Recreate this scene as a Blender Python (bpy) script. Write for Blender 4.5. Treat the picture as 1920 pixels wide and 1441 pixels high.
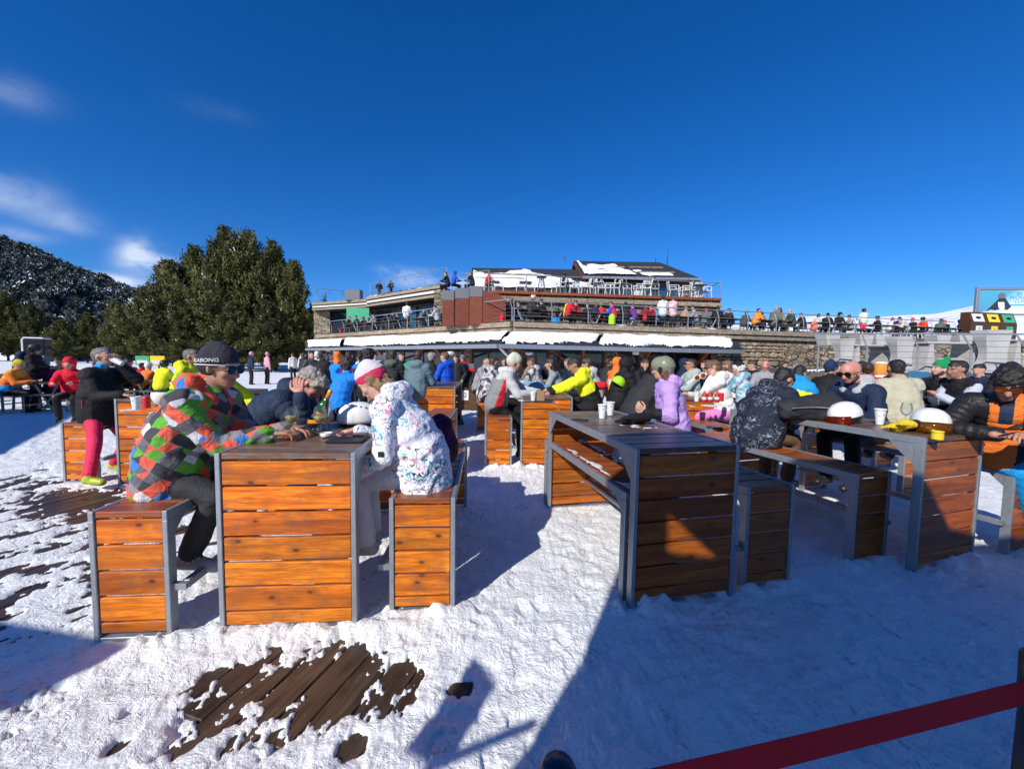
import bpy, bmesh, math, random
import numpy as np
from mathutils import Vector, Matrix, Euler
from math import radians as R, sin, cos, pi, tan, atan2, sqrt

for _o in list(bpy.data.objects):
    bpy.data.objects.remove(_o)
rng = random.Random(7)
SC = bpy.context.scene
C = SC.collection

# ------------------------------------------------------------------ camera
CAM_H, FPX = 1.6, 750.0
PITCH, ROLL = R(3.70), R(0.9)
_f = Vector((0, cos(PITCH), -sin(PITCH)))
_r0 = Vector((1, 0, 0))
_u0 = Vector((0, sin(PITCH), cos(PITCH)))
_r = _r0 * cos(ROLL) + _u0 * sin(ROLL)
_u = _u0 * cos(ROLL) - _r0 * sin(ROLL)
cam_d = bpy.data.cameras.new('camera')
cam_d.sensor_width = 36
cam_d.lens = 36 * FPX / 1920
cam_d.clip_start = 0.02
cam_d.clip_end = 6000
cam = bpy.data.objects.new('camera', cam_d)
C.objects.link(cam)
cam.matrix_world = Matrix(((_r.x, _u.x, -_f.x, 0), (_r.y, _u.y, -_f.y, 0), (_r.z, _u.z, -_f.z, CAM_H), (0, 0, 0, 1)))
SC.camera = cam


def ray(px, py):
    return _r * ((px - 960) / FPX) + _u * ((720.5 - py) / FPX) + _f


def at(px, py, Y):
    """world point seen at a photograph position, Y metres ahead"""
    d = ray(px, py)
    return Vector((0, 0, CAM_H)) + d * (Y / d.y)


def on(px, py, z=0.0):
    """world point seen at a photograph position, at height z"""
    d = ray(px, py)
    return Vector((0, 0, CAM_H)) + d * ((z - CAM_H) / d.z)


# ------------------------------------------------------------------ light
SUN_AZ, SUN_EL = R(35), R(34.0)          # azimuth the shadows fall towards, from straight ahead to the right
SHD = Vector((sin(SUN_AZ) * cos(SUN_EL), cos(SUN_AZ) * cos(SUN_EL), -sin(SUN_EL)))
sun_d = bpy.data.lights.new('sun', 'SUN')
sun_d.energy = 4.6
sun_d.angle = R(0.53)
sun_d.color = (1.0, 0.94, 0.86)
sun = bpy.data.objects.new('sun', sun_d)
C.objects.link(sun)
sun.rotation_euler = SHD.to_track_quat('-Z', 'Y').to_euler()
sun.location = (-20, -30, 30)

W = bpy.data.worlds.new('World')
SC.world = W
W.use_nodes = True
nt = W.node_tree
nt.nodes.clear()


def N(t, ty, **kw):
    n = t.nodes.new(ty)
    for k, v in kw.items():
        setattr(n, k, v)
    return n


def mathn(t, op, a=None, b=None, c=None, clamp=False):
    n = N(t, 'ShaderNodeMath', operation=op, use_clamp=clamp)
    for i, v in enumerate((a, b, c)):
        if v is None:
            continue
        if isinstance(v, (int, float)):
            n.inputs[i].default_value = v
        else:
            t.links.new(v, n.inputs[i])
    return n.outputs[0]


def mixc(t, fac, a, b, mode='MIX'):
    n = N(t, 'ShaderNodeMix', data_type='RGBA', blend_type=mode)
    for k, v in ((0, fac), (6, a), (7, b)):
        if isinstance(v, (int, float)):
            n.inputs[k].default_value = v
        elif isinstance(v, tuple):
            n.inputs[k].default_value = (*v[:3], 1)
        else:
            t.links.new(v, n.inputs[k])
    return n.outputs[2]


def smooth(t, v, lo, hi, a=0.0, b=1.0):
    n = N(t, 'ShaderNodeMapRange', interpolation_type='SMOOTHSTEP')
    t.links.new(v, n.inputs[0])
    n.inputs[1].default_value, n.inputs[2].default_value = lo, hi
    n.inputs[3].default_value, n.inputs[4].default_value = a, b
    return n.outputs[0]


sky = N(nt, 'ShaderNodeTexSky', sky_type='NISHITA')
sky.sun_disc = False
sky.sun_elevation = SUN_EL
sky.sun_rotation = R(180) + SUN_AZ
sky.altitude = 900
sky.air_density = 1.0
sky.dust_density = 0.0
sky.ozone_density = 3.0
tc = N(nt, 'ShaderNodeTexCoord')
skyc = N(nt, 'ShaderNodeHueSaturation')
skyc.inputs['Saturation'].default_value = 1.13
skyt = N(nt, 'ShaderNodeMix', data_type='RGBA', blend_type='MULTIPLY')
skyt.inputs[0].default_value = 1.0
nt.links.new(sky.outputs[0], skyt.inputs[6])
skyt.inputs[7].default_value = (.575, .83, 1.27, 1)
nt.links.new(skyt.outputs[2], skyc.inputs['Color'])
# thin cirrus: wisps gathered round a few directions of the real sky
nz = N(nt, 'ShaderNodeTexNoise')
mp = N(nt, 'ShaderNodeMapping')
mp.inputs['Rotation'].default_value = (0, R(25), 0)
mp.inputs['Scale'].default_value = (1.6, 1.6, 3.2)
nt.links.new(tc.outputs['Generated'], mp.inputs[0])
nt.links.new(mp.outputs[0], nz.inputs['Vector'])
nz.inputs['Scale'].default_value = 5.0
nz.inputs['Detail'].default_value = 7
nz.inputs['Roughness'].default_value = 0.55
nz.inputs['Distortion'].default_value = 0.5
WISPS = [(15, 360, 26, 14, .75), (125, 412, 24, 13, .45), (258, 470, 14, 16, 1.2), (290, 500, 20, 11, 1.2), (238, 530, 22, 6, 1.0), (190, 520, 20, 5, .6),
         (790, 522, 34, 11, 1.5), (735, 508, 20, 7, 1.0), (850, 530, 30, 8, .9), (400, 205, 30, 9, .07), (20, 170, 22, 12, .28),
         (30, 440, 20, 6, .5), (2300, 300, 40, 20, .5), (-500, 350, 50, 14, .7), (-300, 520, 60, 12, .8)]
tot = None
for (wx, wy, sx, sy, am) in WISPS:
    d = ray(wx, wy).normalized()
    up = Vector((0, 0, 1))
    lat = d.cross(up).normalized()
    v2 = lat.cross(d).normalized()
    da = N(nt, 'ShaderNodeVectorMath', operation='DOT_PRODUCT')
    nt.links.new(tc.outputs['Generated'], da.inputs[0]); da.inputs[1].default_value = lat
    db = N(nt, 'ShaderNodeVectorMath', operation='DOT_PRODUCT')
    nt.links.new(tc.outputs['Generated'], db.inputs[0]); db.inputs[1].default_value = v2
    dc = N(nt, 'ShaderNodeVectorMath', operation='DOT_PRODUCT')
    nt.links.new(tc.outputs['Generated'], dc.inputs[0]); dc.inputs[1].default_value = d
    # offset lateral coordinate so that each wisp leans
    lean = mathn(nt, 'ADD', da.outputs['Value'], mathn(nt, 'MULTIPLY', db.outputs['Value'], -0.35))
    a2 = mathn(nt, 'POWER', mathn(nt, 'ABSOLUTE', mathn(nt, 'DIVIDE', lean, sx / 620)), 2)
    b2 = mathn(nt, 'POWER', mathn(nt, 'ABSOLUTE', mathn(nt, 'DIVIDE', db.outputs['Value'], sy / 620)), 2)
    g = mathn(nt, 'EXPONENT', mathn(nt, 'MULTIPLY', mathn(nt, 'ADD', a2, b2), -1.0))
    g = mathn(nt, 'MULTIPLY', mathn(nt, 'MULTIPLY', g, am), mathn(nt, 'GREATER_THAN', dc.outputs['Value'], 0.0))
    tot = g if tot is None else mathn(nt, 'ADD', tot, g)
wn = smooth(nt, nz.outputs['Fac'], 0.30, 0.68)
cl = mathn(nt, 'MULTIPLY', tot, mathn(nt, 'ADD', mathn(nt, 'MULTIPLY', wn, 0.95), 0.05), clamp=True)
skymix = mixc(nt, mathn(nt, 'MULTIPLY', cl, 0.8), skyc.outputs[0], (7.6, 8.6, 10.2))
bg = N(nt, 'ShaderNodeBackground')
bg.inputs['Strength'].default_value = 0.093
nt.links.new(skymix, bg.inputs['Color'])
wo = N(nt, 'ShaderNodeOutputWorld')
nt.links.new(bg.outputs[0], wo.inputs[0])

SC.view_settings.view_transform = 'Standard'
SC.view_settings.look = 'None'
SC.view_settings.gamma = 1
SC.view_settings.use_curve_mapping = False
SC.view_settings.exposure = 0.17
SC.cycles.max_bounces = 8
SC.cycles.transparent_max_bounces = 12

# ------------------------------------------------------------------ object helpers
def tag(o, label=None, cat=None, group=None, kind=None):
    if label: o['label'] = label
    if cat: o['category'] = cat
    if group: o['group'] = group
    if kind: o['kind'] = kind
    return o


def empty(name, loc=(0, 0, 0), rz=0.0, label=None, cat=None, group=None):
    o = bpy.data.objects.new(name, None)
    o.empty_display_size = .1
    C.objects.link(o)
    o.location = loc
    o.rotation_euler = (0, 0, rz)
    return tag(o, label, cat, group)


def mesh(name, V, F, mats, mi=None, smooth_=False):
    me = bpy.data.meshes.new(name)
    me.from_pydata([tuple(v) for v in V], [], F)
    for m in (mats if isinstance(mats, (list, tuple)) else [mats]):
        me.materials.append(m)
    if mi is not None:
        me.polygons.foreach_set('material_index', mi)
    if smooth_:
        me.polygons.foreach_set('use_smooth', [True] * len(me.polygons))
    me.update()
    return me


def obj(name, me, parent=None, loc=(0, 0, 0), rot=(0, 0, 0), scale=None, label=None, cat=None, group=None, kind=None):
    o = bpy.data.objects.new(name, me)
    C.objects.link(o)
    o.parent = parent
    o.location = loc
    o.rotation_euler = rot
    if scale is not None:
        o.scale = scale
    return tag(o, label, cat, group, kind)


class MB:
    """collects shapes for ONE mesh"""
    def __init__(s):
        s.V, s.F, s.M = [], [], []

    def add(s, V, F, m=0):
        b = len(s.V)
        s.V += [tuple(v) for v in V]
        s.F += [tuple(i + b for i in f) for f in F]
        s.M += [m] * len(F)

    def box(s, x0, x1, y0, y1, z0, z1, m=0, T=None):
        V = [Vector((x, y, z)) for z in (z0, z1) for y in (y0, y1) for x in (x0, x1)]
        if T is not None:
            V = [T @ v for v in V]
        s.add(V, [(0, 2, 3, 1), (4, 5, 7, 6), (0, 1, 5, 4), (2, 6, 7, 3), (0, 4, 6, 2), (1, 3, 7, 5)], m)

    def bevbox(s, x0, x1, y0, y1, z0, z1, b=.004, m=0, T=None):
        """box with chamfered edges along all sides"""
        bm = bmesh.new()
        bmesh.ops.create_cube(bm, size=1)
        for v in bm.verts:
            v.co = Vector(((x0 + x1) / 2 + v.co.x * (x1 - x0), (y0 + y1) / 2 + v.co.y * (y1 - y0), (z0 + z1) / 2 + v.co.z * (z1 - z0)))
        bmesh.ops.bevel(bm, geom=list(bm.edges), offset=b, segments=1, affect='EDGES', profile=.5)
        bm.verts.index_update()
        V = [(T @ v.co if T is not None else v.co.copy()) for v in bm.verts]
        s.add(V, [tuple(v.index for v in f.verts) for f in bm.faces], m)
        bm.free()

    def tube(s, p0, p1, r0, r1=None, n=8, m=0, cap=True):
        r1 = r0 if r1 is None else r1
        p0, p1 = Vector(p0), Vector(p1)
        d = (p1 - p0)
        if d.length < 1e-7: return
        q = d.to_track_quat('Z', 'Y')
        V = []
        for p, r in ((p0, r0), (p1, r1)):
            for k in range(n):
                a = 2 * pi * k / n
                V.append(p + q @ Vector((r * cos(a), r * sin(a), 0)))
        F = [(k, (k + 1) % n, n + (k + 1) % n, n + k) for k in range(n)]
        if cap:
            F += [tuple(range(n))[::-1], tuple(range(n, 2 * n))]
        s.add(V, F, m)

    def path(s, pts, r, n=6, m=0):
        for a, b in zip(pts[:-1], pts[1:]):
            s.tube(a, b, r, n=n, m=m)

    def bar(s, p0, p1, w, h, m=0, up=(0, 0, 1)):
        p0, p1 = Vector(p0), Vector(p1)
        d = (p1 - p0).normalized()
        up = Vector(up)
        if abs(d.dot(up)) > .99: up = Vector((0, 1, 0))
        lat = d.cross(up).normalized()
        u2 = lat.cross(d).normalized()
        V = [p + lat * (sx * w / 2) + u2 * (sz * h / 2) for p in (p0, p1) for sz in (-1, 1) for sx in (-1, 1)]
        s.add(V, [(0, 2, 3, 1), (4, 5, 7, 6), (0, 1, 5, 4), (2, 6, 7, 3), (0, 4, 6, 2), (1, 3, 7, 5)], m)

    def lathe(s, prof, n=20, m=0, T=None, close=True):
        """prof: list of (r,z)"""
        V = []
        for r, z in prof:
            for k in range(n):
                a = 2 * pi * k / n
                v = Vector((r * cos(a), r * sin(a), z))
                V.append(T @ v if T is not None else v)
        F = []
        for j in range(len(prof) - 1):
            for k in range(n):
                F.append((j * n + k, j * n + (k + 1) % n, (j + 1) * n + (k + 1) % n, (j + 1) * n + k))
        if close:
            F.append(tuple(range(n))[::-1])
            b = (len(prof) - 1) * n
            F.append(tuple(range(b, b + n)))
        s.add(V, F, m)

    def prism(s, poly, z0, z1, m=0, T=None):
        n = len(poly)
        V = [Vector((x, y, z)) for z in (z0, z1) for x, y in poly]
        if T is not None: V = [T @ v for v in V]
        s.add(V, [tuple(range(n))[::-1], tuple(range(n, 2 * n))] + [(k, (k + 1) % n, n + (k + 1) % n, n + k) for k in range(n)], m)

    def me(s, name, mats, smooth_=False):
        return mesh(name, s.V, s.F, mats, s.M, smooth_)

    def build(s, name, mats, parent=None, smooth_=False, **kw):
        return obj(name, s.me(name, mats, smooth_), parent, **kw)


def copy_tree(o, parent=None):
    c = o.copy()
    C.objects.link(c)
    if parent is not None: c.parent = parent
    for ch in list(o.children):
        copy_tree(ch, c)
    return c


# ------------------------------------------------------------------ numpy noise
def _hash(ix, iy, iz, seed):
    h = (ix.astype(np.int64) * 374761393 + iy.astype(np.int64) * 668265263 + iz.astype(np.int64) * 2147483647 + seed * 974634777) & 0xffffffff
    h = ((h ^ (h >> 13)) * 1274126177) & 0xffffffff
    h = (h ^ (h >> 16)) & 0xffffffff
    return h.astype(np.float64) / 4294967295.0


def vnoise(x, y, z=None, seed=0):
    """smooth value noise in -1..1"""
    x = np.asarray(x, float); y = np.asarray(y, float)
    z = np.zeros_like(x) if z is None else np.asarray(z, float)
    fx, fy, fz = np.floor(x), np.floor(y), np.floor(z)
    ux, uy, uz = x - fx, y - fy, z - fz
    ux, uy, uz = [u * u * u * (u * (u * 6 - 15) + 10) for u in (ux, uy, uz)]
    out = 0
    for dx in (0, 1):
        for dy in (0, 1):
            for dz in (0, 1):
                w = (ux if dx else 1 - ux) * (uy if dy else 1 - uy) * (uz if dz else 1 - uz)
                out = out + w * _hash(fx + dx, fy + dy, fz + dz, seed)
    return out * 2 - 1


def vnoise2(x, y, seed=0):
    fx, fy = np.floor(x), np.floor(y)
    ux, uy = x - fx, y - fy
    ux, uy = [u * u * u * (u * (u * 6 - 15) + 10) for u in (ux, uy)]
    z = np.zeros_like(fx)
    out = 0
    for dx in (0, 1):
        for dy in (0, 1):
            out = out + (ux if dx else 1 - ux) * (uy if dy else 1 - uy) * _hash(fx + dx, fy + dy, z, seed)
    return out * 2 - 1


def fbm2(x, y, oct_=4, seed=0, gain=.5):
    s, a, f = 0, 1, 1
    for k in range(oct_):
        s = s + a * vnoise2(x * f, y * f, seed + k)
        a *= gain; f *= 2.03
    return s
# ------------------------------------------------------------------ materials
def newmat(name):
    m = bpy.data.materials.new(name)
    m.use_nodes = True
    t = m.node_tree
    b = t.nodes['Principled BSDF']
    return m, t, b


def setb(b, **kw):
    names = dict(rough='Roughness', metal='Metallic', spec='Specular IOR Level', trans='Transmission Weight', ior='IOR', coat='Coat Weight',
                 coatr='Coat Roughness', sss='Subsurface Weight', sheen='Sheen Weight', alpha='Alpha', em='Emission Strength')
    for k, v in kw.items():
        b.inputs[names[k]].default_value = v


def coords(t, kind='Object', scale=(1, 1, 1), rot=(0, 0, 0), perobj=0.0):
    tc_ = N(t, 'ShaderNodeTexCoord')
    mp_ = N(t, 'ShaderNodeMapping')
    mp_.inputs['Scale'].default_value = scale
    mp_.inputs['Rotation'].default_value = rot
    if perobj:
        oi = N(t, 'ShaderNodeObjectInfo')
        va = N(t, 'ShaderNodeVectorMath', operation='ADD')
        sc_ = N(t, 'ShaderNodeVectorMath', operation='SCALE')
        cmb = N(t, 'ShaderNodeCombineXYZ')
        t.links.new(oi.outputs['Random'], cmb.inputs[0])
        t.links.new(mathn(t, 'FRACT', mathn(t, 'MULTIPLY', oi.outputs['Random'], 17.3)), cmb.inputs[1])
        t.links.new(mathn(t, 'FRACT', mathn(t, 'MULTIPLY', oi.outputs['Random'], 61.7)), cmb.inputs[2])
        t.links.new(cmb.outputs[0], sc_.inputs[0])
        sc_.inputs['Scale'].default_value = perobj
        t.links.new(tc_.outputs[kind], va.inputs[0])
        t.links.new(sc_.outputs[0], va.inputs[1])
        t.links.new(va.outputs[0], mp_.inputs[0])
    else:
        t.links.new(tc_.outputs[kind], mp_.inputs[0])
    return mp_.outputs[0]


def noise(t, vec, scale, detail=4, rough=.55, dist=0.0):
    n = N(t, 'ShaderNodeTexNoise')
    n.inputs['Scale'].default_value = scale
    n.inputs['Detail'].default_value = detail
    n.inputs['Roughness'].default_value = rough
    n.inputs['Distortion'].default_value = dist
    t.links.new(vec, n.inputs['Vector'])
    return n.outputs['Fac']


def bump(t, b, h, strength=.4, dist=.01, chain=None):
    n = N(t, 'ShaderNodeBump')
    n.inputs['Strength'].default_value = strength
    n.inputs['Distance'].default_value = dist
    t.links.new(h, n.inputs['Height'])
    if chain is not None: t.links.new(chain, n.inputs['Normal'])
    t.links.new(n.outputs[0], b.inputs['Normal'])
    return n.outputs[0]


def ramp(t, fac, stops, interp='LINEAR'):
    n = N(t, 'ShaderNodeValToRGB')
    n.color_ramp.interpolation = interp
    el = n.color_ramp.elements
    while len(el) > 1: el.remove(el[-1])
    el[0].position = stops[0][0]; el[0].color = (*stops[0][1], 1)
    for p, c in stops[1:]:
        e = el.new(p); e.color = (*c, 1)
    t.links.new(fac, n.inputs[0])
    return n.outputs[0]


def plain(name, col, rough=.6, metal=0.0, var=.12, nscale=20, bs=.15, bd=.004, **kw):
    m, t, b = newmat(name)
    v = coords(t, perobj=3.0)
    n = noise(t, v, nscale, 5)
    c2 = tuple(max(0, c * (1 - var * 2)) for c in col)
    c3 = tuple(min(1, c * (1 + var)) for c in col)
    t.links.new(mixc(t, n, c2, c3), b.inputs['Base Color'])
    setb(b, rough=rough, metal=metal, **kw)
    if bs: bump(t, b, n, bs, bd)
    return m


def make_board(name, ca, cb, knot=(.07, .02, .006), rough=.38, grime=.0, grey=0.0, coat=.25):
    """planed softwood; grain runs along the board's local X"""
    m, t, b = newmat(name)
    v = coords(t, scale=(1, 1, 1), perobj=9.0)
    vs = N(t, 'ShaderNodeMapping'); vs.inputs['Scale'].default_value = (1.3, 14, 14); t.links.new(v, vs.inputs[0])
    g1 = noise(t, vs.outputs[0], 2.2, 6, .6, .7)
    vs2 = N(t, 'ShaderNodeMapping'); vs2.inputs['Scale'].default_value = (5, 90, 90); t.links.new(v, vs2.inputs[0])
    g2 = noise(t, vs2.outputs[0], 2.0, 3, .6)
    # rings
    wv = N(t, 'ShaderNodeTexWave', wave_type='BANDS', bands_direction='Z')
    vs3 = N(t, 'ShaderNodeMapping'); vs3.inputs['Scale'].default_value = (.5, 6, 9); t.links.new(v, vs3.inputs[0])
    t.links.new(vs3.outputs[0], wv.inputs['Vector'])
    wv.inputs['Scale'].default_value = 2.2; wv.inputs['Distortion'].default_value = 7; wv.inputs['Detail'].default_value = 3
    wv.inputs['Detail Scale'].default_value = .7
    # knots
    vk = N(t, 'ShaderNodeMapping'); vk.inputs['Scale'].default_value = (5.6, 9.5, 9.5); t.links.new(v, vk.inputs[0])
    vo = N(t, 'ShaderNodeTexVoronoi', feature='F1'); t.links.new(vk.outputs[0], vo.inputs['Vector']); vo.inputs['Scale'].default_value = 1.0
    vo.inputs['Randomness'].default_value = .9
    kd = smooth(t, vo.outputs['Distance'], .05, .16, 1, 0)
    kh = smooth(t, vo.outputs['Distance'], .12, .45, 1, 0)
    oi = N(t, 'ShaderNodeObjectInfo')
    c = mixc(t, smooth(t, g1, .36, .62), ca, cb)
    c = mixc(t, mathn(t, 'MULTIPLY', smooth(t, wv.outputs['Fac'], .35, 1.0), .50), c, tuple(x * .36 for x in ca))
    c = mixc(t, mathn(t, 'MULTIPLY', smooth(t, g2, .42, .72), .60), c, tuple(x * .38 for x in ca))
    g5 = noise(t, vs.outputs[0], .7, 4, .7, 1.4)
    c = mixc(t, mathn(t, 'MULTIPLY', smooth(t, g5, .52, .74), .55), c, tuple(x * .34 for x in ca))
    c = mixc(t, mathn(t, 'MULTIPLY', kh, .45), c, tuple(x * .5 for x in ca))
    c = mixc(t, mathn(t, 'MULTIPLY', kd, .9), c, knot)
    # board to board difference
    hs = N(t, 'ShaderNodeHueSaturation')
    t.links.new(c, hs.inputs['Color'])
    t.links.new(mathn(t, 'ADD', mathn(t, 'MULTIPLY', oi.outputs['Random'], .4), .78), hs.inputs['Value'])
    t.links.new(mathn(t, 'ADD', mathn(t, 'MULTIPLY', mathn(t, 'FRACT', mathn(t, 'MULTIPLY', oi.outputs['Random'], 7.7)), .012), .497), hs.inputs['Hue'])
    c = hs.outputs[0]
    if grime:
        gm = smooth(t, noise(t, v, 7, 5, .65), .46, .72)
        c = mixc(t, mathn(t, 'MULTIPLY', gm, grime), c, (.10, .07, .05) if not grey else (.20, .17, .14))
    t.links.new(c, b.inputs['Base Color'])
    rr = mathn(t, 'ADD', mathn(t, 'MULTIPLY', g1, .25), rough - .1)
    t.links.new(rr, b.inputs['Roughness'])
    setb(b, coat=coat, coatr=.3, spec=.3)
    h = mathn(t, 'ADD', mathn(t, 'MULTIPLY', g2, .6), mathn(t, 'MULTIPLY', wv.outputs['Fac'], .4))
    bump(t, b, h, .35, .002)
    return m


M = {}
M['board'] = make_board('varnished_pine', (.60, .128, .006), (.86, .225, .012), grime=.42, coat=.06, rough=.45)
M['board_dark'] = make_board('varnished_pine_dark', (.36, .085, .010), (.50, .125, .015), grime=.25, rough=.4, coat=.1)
M['board_top'] = make_board('worn_table_pine', (.125, .066, .038), (.215, .125, .075), grime=.6, grey=1, rough=.42, coat=.45)
M['board_seat'] = make_board('worn_seat_pine', (.30, .070, .020), (.42, .11, .030), grime=.35, rough=.36, coat=.2)
M['deck'] = make_board('wet_deck', (.042, .026, .016), (.092, .060, .038), grime=.35, rough=.45, coat=.15, knot=(.02, .012, .008))
M['log'] = make_board('weathered_timber', (.26, .19, .12), (.56, .45, .32), grime=.7, grey=1, rough=.75, coat=0, knot=(.05, .03, .02))
M['brownwood'] = make_board('stained_cladding', (.17, .040, .016), (.26, .065, .024), rough=.5, coat=.1)
M['binwood'] = make_board('brown_bin_wood', (.075, .032, .018), (.13, .055, .028), rough=.55, coat=.05)
M['plank_grey'] = make_board('grey_plank', (.10, .08, .06), (.17, .14, .11), rough=.6, coat=0, grime=.4, grey=1)


def galv():
    m, t, b = newmat('galvanised_steel')
    v = coords(t, perobj=2.0)
    vo = N(t, 'ShaderNodeTexVoronoi'); t.links.new(v, vo.inputs['Vector']); vo.inputs['Scale'].default_value = 60
    n = noise(t, v, 12, 6, .6)
    c = mixc(t, n, (.19, .215, .235), (.37, .40, .42))
    c = mixc(t, mathn(t, 'MULTIPLY', vo.outputs['Distance'], .35), c, (.46, .48, .50))
    t.links.new(c, b.inputs['Base Color'])
    setb(b, metal=.55)
    t.links.new(mathn(t, 'ADD', mathn(t, 'MULTIPLY', n, .3), .35), b.inputs['Roughness'])
    bump(t, b, n, .08, .002)
    return m


M['galv'] = galv()
M['steel_dark'] = plain('dark_steel', (.06, .062, .07), rough=.45, metal=.7)
M['steel_light'] = plain('light_steel', (.42, .44, .46), rough=.42, metal=.7)
M['cable'] = plain('steel_cable', (.30, .31, .32), rough=.4, metal=.8, bs=0)
M['glass'] = plain('window_glass', (.018, .028, .045), rough=.05, var=.3, nscale=1.2, bs=0, spec=.9)
M['glass_blue'] = plain('blue_window_glass', (.03, .10, .17), rough=.06, var=.4, nscale=1.5, bs=0, spec=.9)
M['white_plastic'] = plain('white_plastic', (.74, .73, .70), rough=.45, var=.05, nscale=6)
M['moulded'] = plain('weathered_white_plastic', (.50, .49, .46), rough=.5, var=.15, nscale=3)
M['off_white'] = plain('off_white', (.66, .65, .61), rough=.6, var=.1, nscale=4)
M['black'] = plain('black_plastic', (.014, .014, .016), rough=.42)
M['black_cloth'] = plain('black_cloth', (.016, .016, .019), rough=.85, bs=.4, bd=.01)
M['grey'] = plain('grey_panel', (.14, .15, .16), rough=.5)
M['slate_dark'] = plain('dark_slate', (.030, .033, .038), rough=.6)
M['red'] = plain('red_webbing', (.62, .008, .020), rough=.7, var=.06, nscale=120)
M['redp'] = plain('red_plastic', (.62, .02, .025), rough=.4)
M['yellow'] = plain('yellow_plastic', (.85, .60, .02), rough=.4, var=.05)
M['greenp'] = plain('green_plastic', (.05, .38, .18), rough=.45, var=.06)
M['orange'] = plain('orange_pad', (.80, .29, .03), rough=.6, var=.08)
M['brown_stone'] = None


def snow_mat(name='snow', dirt=.6, big=1.0):
    m, t, b = newmat(name)
    v = coords(t, 'Object')
    n1 = noise(t, v, 5, 8, .62)
    n2 = noise(t, v, 38, 6, .7)
    n3 = noise(t, v, 150, 3, .7)
    n4 = noise(t, v, 1.1, 5, .6)
    c = mixc(t, smooth(t, n1, .40, .75), (.90, .93, .94), (.80, .83, .85))
    if dirt:
        dm = mathn(t, 'MULTIPLY', smooth(t, n4, .46, .66), smooth(t, n2, .50, .68))
        c = mixc(t, mathn(t, 'MULTIPLY', dm, dirt), c, (.30, .28, .25))
        sm = N(t, 'ShaderNodeMapping'); sm.inputs['Rotation'].default_value = (0, 0, .5); sm.inputs['Scale'].default_value = (7, 2.6, 4); t.links.new(v, sm.inputs[0])
        sc1 = mathn(t, 'MULTIPLY', smooth(t, noise(t, sm.outputs[0], 1.3, 5, .7, .6), .54, .68), smooth(t, n2, .44, .60))
        c = mixc(t, mathn(t, 'MULTIPLY', sc1, .62), c, (.26, .26, .25))
        sp = mathn(t, 'MULTIPLY', smooth(t, noise(t, v, 85, 3, .6), .66, .72), smooth(t, n1, .42, .6))
        c = mixc(t, mathn(t, 'MULTIPLY', sp, .75), c, (.10, .085, .07))
    t.links.new(c, b.inputs['Base Color'])
    setb(b, rough=.62, spec=.35)
    cz = mathn(t, 'MULTIPLY', mathn(t, 'ABSOLUTE', mathn(t, 'SUBTRACT', noise(t, v, 13, 4, .6, .8), .5)), 4.0, clamp=True)
    h = mathn(t, 'ADD', mathn(t, 'ADD', mathn(t, 'MULTIPLY', n2, .6), mathn(t, 'MULTIPLY', n3, .14)), mathn(t, 'MULTIPLY', cz, .36))
    bump(t, b, h, .9 * big, .024)
    return m


M['snow'] = snow_mat()
M['snow_clean'] = snow_mat('clean_snow', dirt=0, big=.6)


def stone_mat(name, joints=True, k=1.0, tint=(1, 1, 1)):
    m, t, b = newmat(name)
    v = coords(t, 'Object', perobj=0 if joints else 5.0)
    if joints:
        v2 = N(t, 'ShaderNodeMapping'); v2.inputs['Scale'].default_value = (2.4 * k, 2.4 * k, 5.2 * k); t.links.new(v, v2.inputs[0])
        vo = N(t, 'ShaderNodeTexVoronoi', feature='F1'); t.links.new(v2.outputs[0], vo.inputs['Vector']); vo.inputs['Scale'].default_value = 1.2
        ve = N(t, 'ShaderNodeTexVoronoi', feature='DISTANCE_TO_EDGE'); t.links.new(v2.outputs[0], ve.inputs['Vector']); ve.inputs['Scale'].default_value = 1.2
        sep = N(t, 'ShaderNodeSeparateColor'); t.links.new(vo.outputs['Color'], sep.inputs[0])
        rnd = sep.outputs[0]
        jt = smooth(t, ve.outputs['Distance'], .02, .09)
    else:
        oi = N(t, 'ShaderNodeObjectInfo'); rnd = oi.outputs['Random']
    n = noise(t, v, 9, 6, .65)
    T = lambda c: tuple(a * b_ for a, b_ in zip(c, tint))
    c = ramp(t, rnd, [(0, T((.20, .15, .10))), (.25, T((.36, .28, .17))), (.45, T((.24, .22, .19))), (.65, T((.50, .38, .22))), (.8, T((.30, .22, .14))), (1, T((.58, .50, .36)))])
    c = mixc(t, mathn(t, 'MULTIPLY', n, .40), c, (.10, .08, .06))
    if joints:
        c = mixc(t, jt, (.035, .03, .025), c)
    t.links.new(c, b.inputs['Base Color'])
    setb(b, rough=.85)
    h = mathn(t, 'ADD', mathn(t, 'MULTIPLY', n, .4), jt) if joints else n
    bump(t, b, h, .7, .03 if joints else .012)
    return m


M['stonewall'] = stone_mat('stone_wall_far', True)
M['stone'] = stone_mat('rubble_stone', False)
M['stone_dark'] = stone_mat('shaded_stone', True, tint=(.75, .75, .78))  # the wall stone tinted darker and bluer: shade put into the colour


def slate():
    m, t, b = newmat('slate_roof')
    v = coords(t)
    bt = N(t, 'ShaderNodeTexBrick')
    t.links.new(v, bt.inputs['Vector'])
    bt.inputs['Scale'].default_value = 3.0
    bt.inputs['Color1'].default_value = (.028, .030, .034, 1)
    bt.inputs['Color2'].default_value = (.062, .060, .060, 1)
    bt.inputs['Mortar'].default_value = (.010, .010, .011, 1)
    bt.inputs['Mortar Size'].default_value = .02
    n = noise(t, v, 8, 5)
    t.links.new(mixc(t, mathn(t, 'MULTIPLY', n, .5), bt.outputs[0], (.025, .024, .022)), b.inputs['Base Color'])
    setb(b, rough=.6)
    bump(t, b, bt.outputs['Fac'], .6, -.02)
    return m


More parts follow.
